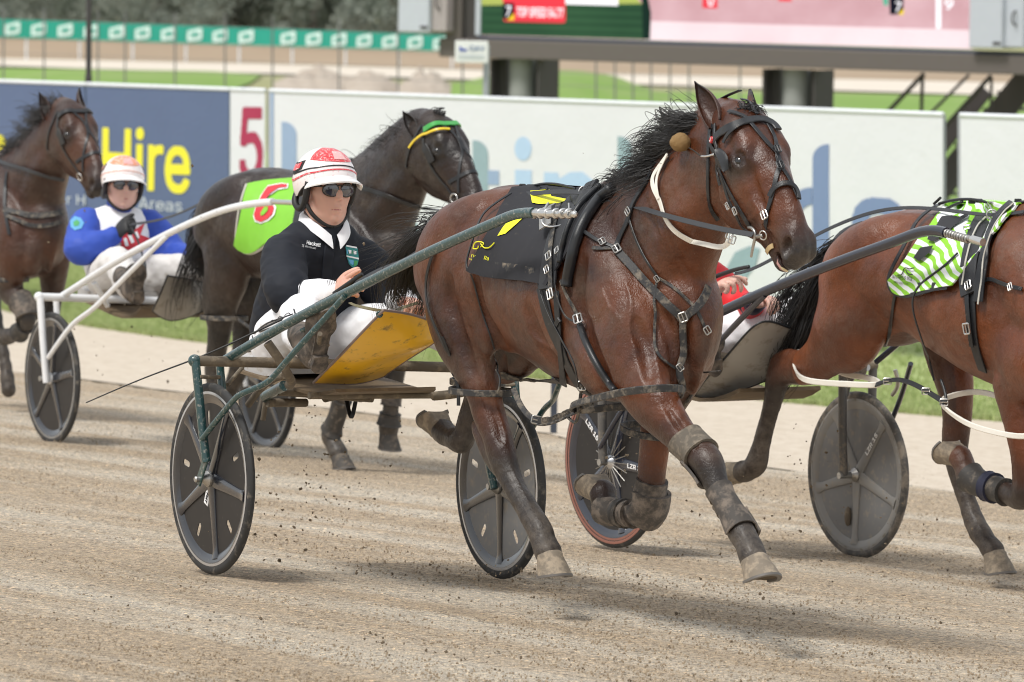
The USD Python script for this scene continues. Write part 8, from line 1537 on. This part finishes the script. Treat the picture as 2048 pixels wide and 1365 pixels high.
def T3(name, pts, r, m='navy_tube', both=True, **k):
    obj(name, tube([WR(*p) for p in pts], r, None, 10, **k), m, S3, smooth=50)
    if both: obj(name, tube([FR.w(FR.J(*p)*[1, -1, 1]-[0, 0, .06]) for p in pts], r, None, 10, **k), m, S3, smooth=50)
T3('shaft', [(1250, 696, .52), (1330, 668, .50), (1423, 632, .475), (1520, 588, .45), (1623, 545, .425), (1720, 508, .405), (1800, 479, .392), (1840, 465, .386), (1872, 462, .382), (1892, 466, .38)], .0215)
sp_ = obj('shaft_tip', tube([WR(1888, 465, .38), WR(1925, 474, .376), WR(1964, 484, .372)], .011, 10, 10), 'dull_steel', S3, smooth=50)
for k in range(9): obj('tip_ring', ring(WR(1894+k*5.2, 467+k*1.5, .379-.0008*k), FR.h, .0125, .005, 14, 6), 'dull_steel', sp_, smooth=True)
obj('tip_cap', tube([WR(1944, 479, .374), WR(1966, 485, .372)], .016, 6, 10), 'steel', sp_, smooth=50)
for s, hh in ((1, HE), (-1, HF)):
    t0 = hh+np.array([0, 0, .47])-FR.h*.0
    for o in (.055, -.075): obj('fork', tube([hh+FR.r*s*o, hh+FR.r*s*o*1.15+np.array([0, 0, .22]), hh+FR.r*s*o*1.2+np.array([0, 0, .45])], .0185, 10, 10), 'grey_tube', S3, smooth=50)
    obj('axle_bolt', revolve([(0, .075), (.014, .075), (.014, -.10), (0, -.10)], hh, FR.r*s, 12), 'dull_steel', S3, smooth=30)
    obj('brace', tube([hh+FR.r*s*.07+np.array([0, 0, .06]), hh+FR.r*s*.05+FR.h*.18+np.array([0, 0, .27]), hh-FR.r*s*.05+FR.h*.42+np.array([0, 0, .50])], .011, 14, 8), 'navy_tube', S3, smooth=50)
obj('axle_arch', tube([HE+np.array([0, 0, .46])+FR.r*.08, HF+np.array([0, 0, .46])-FR.r*.08], .021, 10, 12), 'mud_tube', S3, smooth=50)
T3('brace', [(1420, 705, .42), (1450, 672, .43), (1490, 630, .44), (1530, 590, .45)], .0125)
T3('bracket', [(1734, 735, -.52), (1700, 760, -.55), (1690, 790, -.56)], .016, 'dull_steel', False); T3('bracket', [(1790, 740, -.5), (1796, 765, -.52), (1785, 790, -.55)], .009, 'dull_steel', False)
ap = [[WR(1440, 728, .33), WR(1478, 684, .33), WR(1520, 646, .30), WR(1570, 653, .15), WR(1620, 670, .0)], [WR(1415, 755, .30), WR(1460, 735, .28), WR(1510, 712, .22), WR(1565, 700, .10), WR(1622, 692, -.02)], [WR(1386, 796, .22), WR(1440, 792, .18), WR(1505, 772, .12), WR(1570, 742, .04), WR(1622, 708, -.04)]]
ga, gP, gN = quadstrip(ap, .005, 'apron', 'apron_grey', par=S3, nu=34, nv=20)
for e in (gP[0], gP[-1], gP[:, 0]): obj('apron_binding', tube(e, .005, None, 6, smooth=False), 'black_leather', ga, smooth=True)
quadstrip([[FR.w(np.array(q)+[0, 0, DR]) for q in r] for r in ([(-.62, l, .70) for l in (-.22, 0, .22)], [(-.25, l, .66) for l in (-.24, 0, .24)], [(.10, l, .63) for l in (-.22, 0, .24)], [(.35, l, .69) for l in (-.16, 0, .25)])], .016, 'seat_pan', 'apron_brown', par=S3)
quadstrip([[FR.w(np.array(q)+[0, 0, DR]) for q in r] for r in ([(-.66, l, .74) for l in (-.2, 0, .2)], [(-.48, l, .715) for l in (-.21, 0, .21)], [(-.28, l, .725) for l in (-.2, 0, .2)])], .045, 'seat', 'seat_cover', par=S3)
# driver in red
D3 = thing('person', 'driver in red sleeves and white trousers behind the leading bay\'s chest, holding reins', 'person', FR.w([-.5, 0, .72+DR]))
J3 = FR.J; dz = np.array([0, 0, DR])
HM3 = (head_axes(-3, -2, 0), np.array([-.46, 0, 1.33])+dz, 1.0); nS, fS = np.array([-.45, .19, 1.12])+dz, np.array([-.48, -.16, 1.10])+dz
nW, fW = np.array(J3(1430, 582, .14)), np.array(J3(1515, 604, -.05)); nE, fE = np.array([-.05, .30, .97])+dz, np.array(J3(1478, 618, -.22))
c3_ = Clay(np.array([-.8, -.42, .6])+dz, np.array([.6, .42, 1.56])+dz, .006); c3_.frame = FR
human_head(c3_, HM3); hp3 = np.array([-.56, 0, .80])+dz; ct = (nS+fS)/2
c3_.chain([(*ct, .055), (*(HM3[1]-[.03, 0, .08]), .05)], .03); c3_.chain([(*hp3, .10, .13), (*ct, .085, .15)], .05)
for a, b, w_ in ((nS, nE, nW), (fS, fE, fW)): c3_.chain([(*a, .042), (*b, .034), (*w_, .026)], .02)
hand(c3_, nW, FR.loc(WR(1476, 546, .12))-nW, [.4, .5, .6], [.3, -.7, .5], curl=(.5, .75, .95, 1.1), s=1.08, thumb=(.8, .5, .2)); hand(c3_, fW, FR.loc(WR(1560, 596, -.06))-fW, [.2, .2, .9], [.3, .9, .2], curl=(.6, .8, .9, 1.0), s=1.08)
skin_to(c3_, FR, 'body', 'skin_pale', D3); helmet(FR, HM3, D3, 'helmet_white', 'helmet_red', [(.83, .85)], 'helmet_white')
tor = cloth_clay(FR, np.array([-.85, -.45, .66])+dz, np.array([.4, .45, 1.32])+dz, .008, [([(*hp3, .125, .165), (*(hp3*.4+ct*.6), .128, .178), (*(ct+[0, 0, .015]), .085, .14)], .05)]+[([(*a, .072), (*(a*.5+b*.5), .064), (*b, .058), (*(b*.25+w_*.75), .050)], .05) for a, b, w_ in ((nS, nE, nW), (fS, fE, fW))], (.009, (9, 9, 11)), 24)
jk3 = skin_to(tor, FR, 'jacket', 'cloth_red', D3)
for b, w_ in ((nE, nW), (fE, fW)):
    cf = cloth_clay(FR, np.minimum(b, w_)-.1, np.maximum(b, w_)+.1, .006, [([(*(b*.35+w_*.65), .052), (*(b*.08+w_*.92), .044)], .01)], (.005, (12, 12, 12)), 25); skin_to(cf, FR, 'cuff', 'cloth_navy', D3)
nK = np.array([.03, .25, .985])+dz; nH, nT = np.array(J3(1425, 752, .36)), np.array(J3(1432, 662, .38)); fl = lambda p: p*[1, -1, 1]-[0, 0, .03]; sn = np.array([.93, 0, -.3]); A3 = nH-sn*.11+[0, 0, .045]
tr3 = cloth_clay(FR, np.array([-.82, -.52, .55])+dz, np.array([.65, .52, 1.12])+dz, .008, [([(*hp3, .13, .165), (*(hp3+[.08, 0, 0]), .12, .16)], .04)]+[([(*(hp3+[.06, s*.10, 0]), .115, .105), (*(f_(nK)*.55+(hp3+[.06, s*.1, 0])*.45), .095), (*f_(nK), .078), (*(f_(nK)*.5+f_(A3)*.5), .07), (*(f_(nK)*.2+f_(A3)*.8), .055)], .05) for s, f_ in ((1, lambda p: p), (-1, fl))], (.012, (8, 8, 10)), 26)
skin_to(tr3, FR, 'trousers', 'cloth_white', D3); boot(FR, nH, nT, sn, D3, 'boot', A3*.5+nK*.5); boot(FR, fl(nH), fl(nT), sn, D3, 'boot', fl(A3*.5+nK*.5))
rein('rein', 'thin black rein rising from the red driver\'s hands over the right bay\'s rump', [WR(1470, 548, .12), WR(1500, 540, .13), WR(1560, 510, .13), WR(1630, 472, .13), WR(1700, 440, .13), WR(1760, 422, .10), WR(1830, 416, .08), WR(1920, 424, .08), WR(1984, 430, .08), WR(2048, 424, .09)], .016, .004, 'rein_web', 80)
rein('rein', 'short broad rein between the red driver\'s far hand and the dark horsetail', [WR(1555, 598, -.06), WR(1590, 588, -.08), WR(1640, 580, -.12), WR(1700, 560, -.2)], .022, .004, 'rein_web', 40)
obj('whip', tube([WR(1425, 556, .14), WR(1470, 540, .12), WR(1498, 534, .11)], .010, 16, 9, r1=.008), 'whip_black', smooth=True, label='short thick black whip handle in the red driver\'s raised hand', cat='whip')
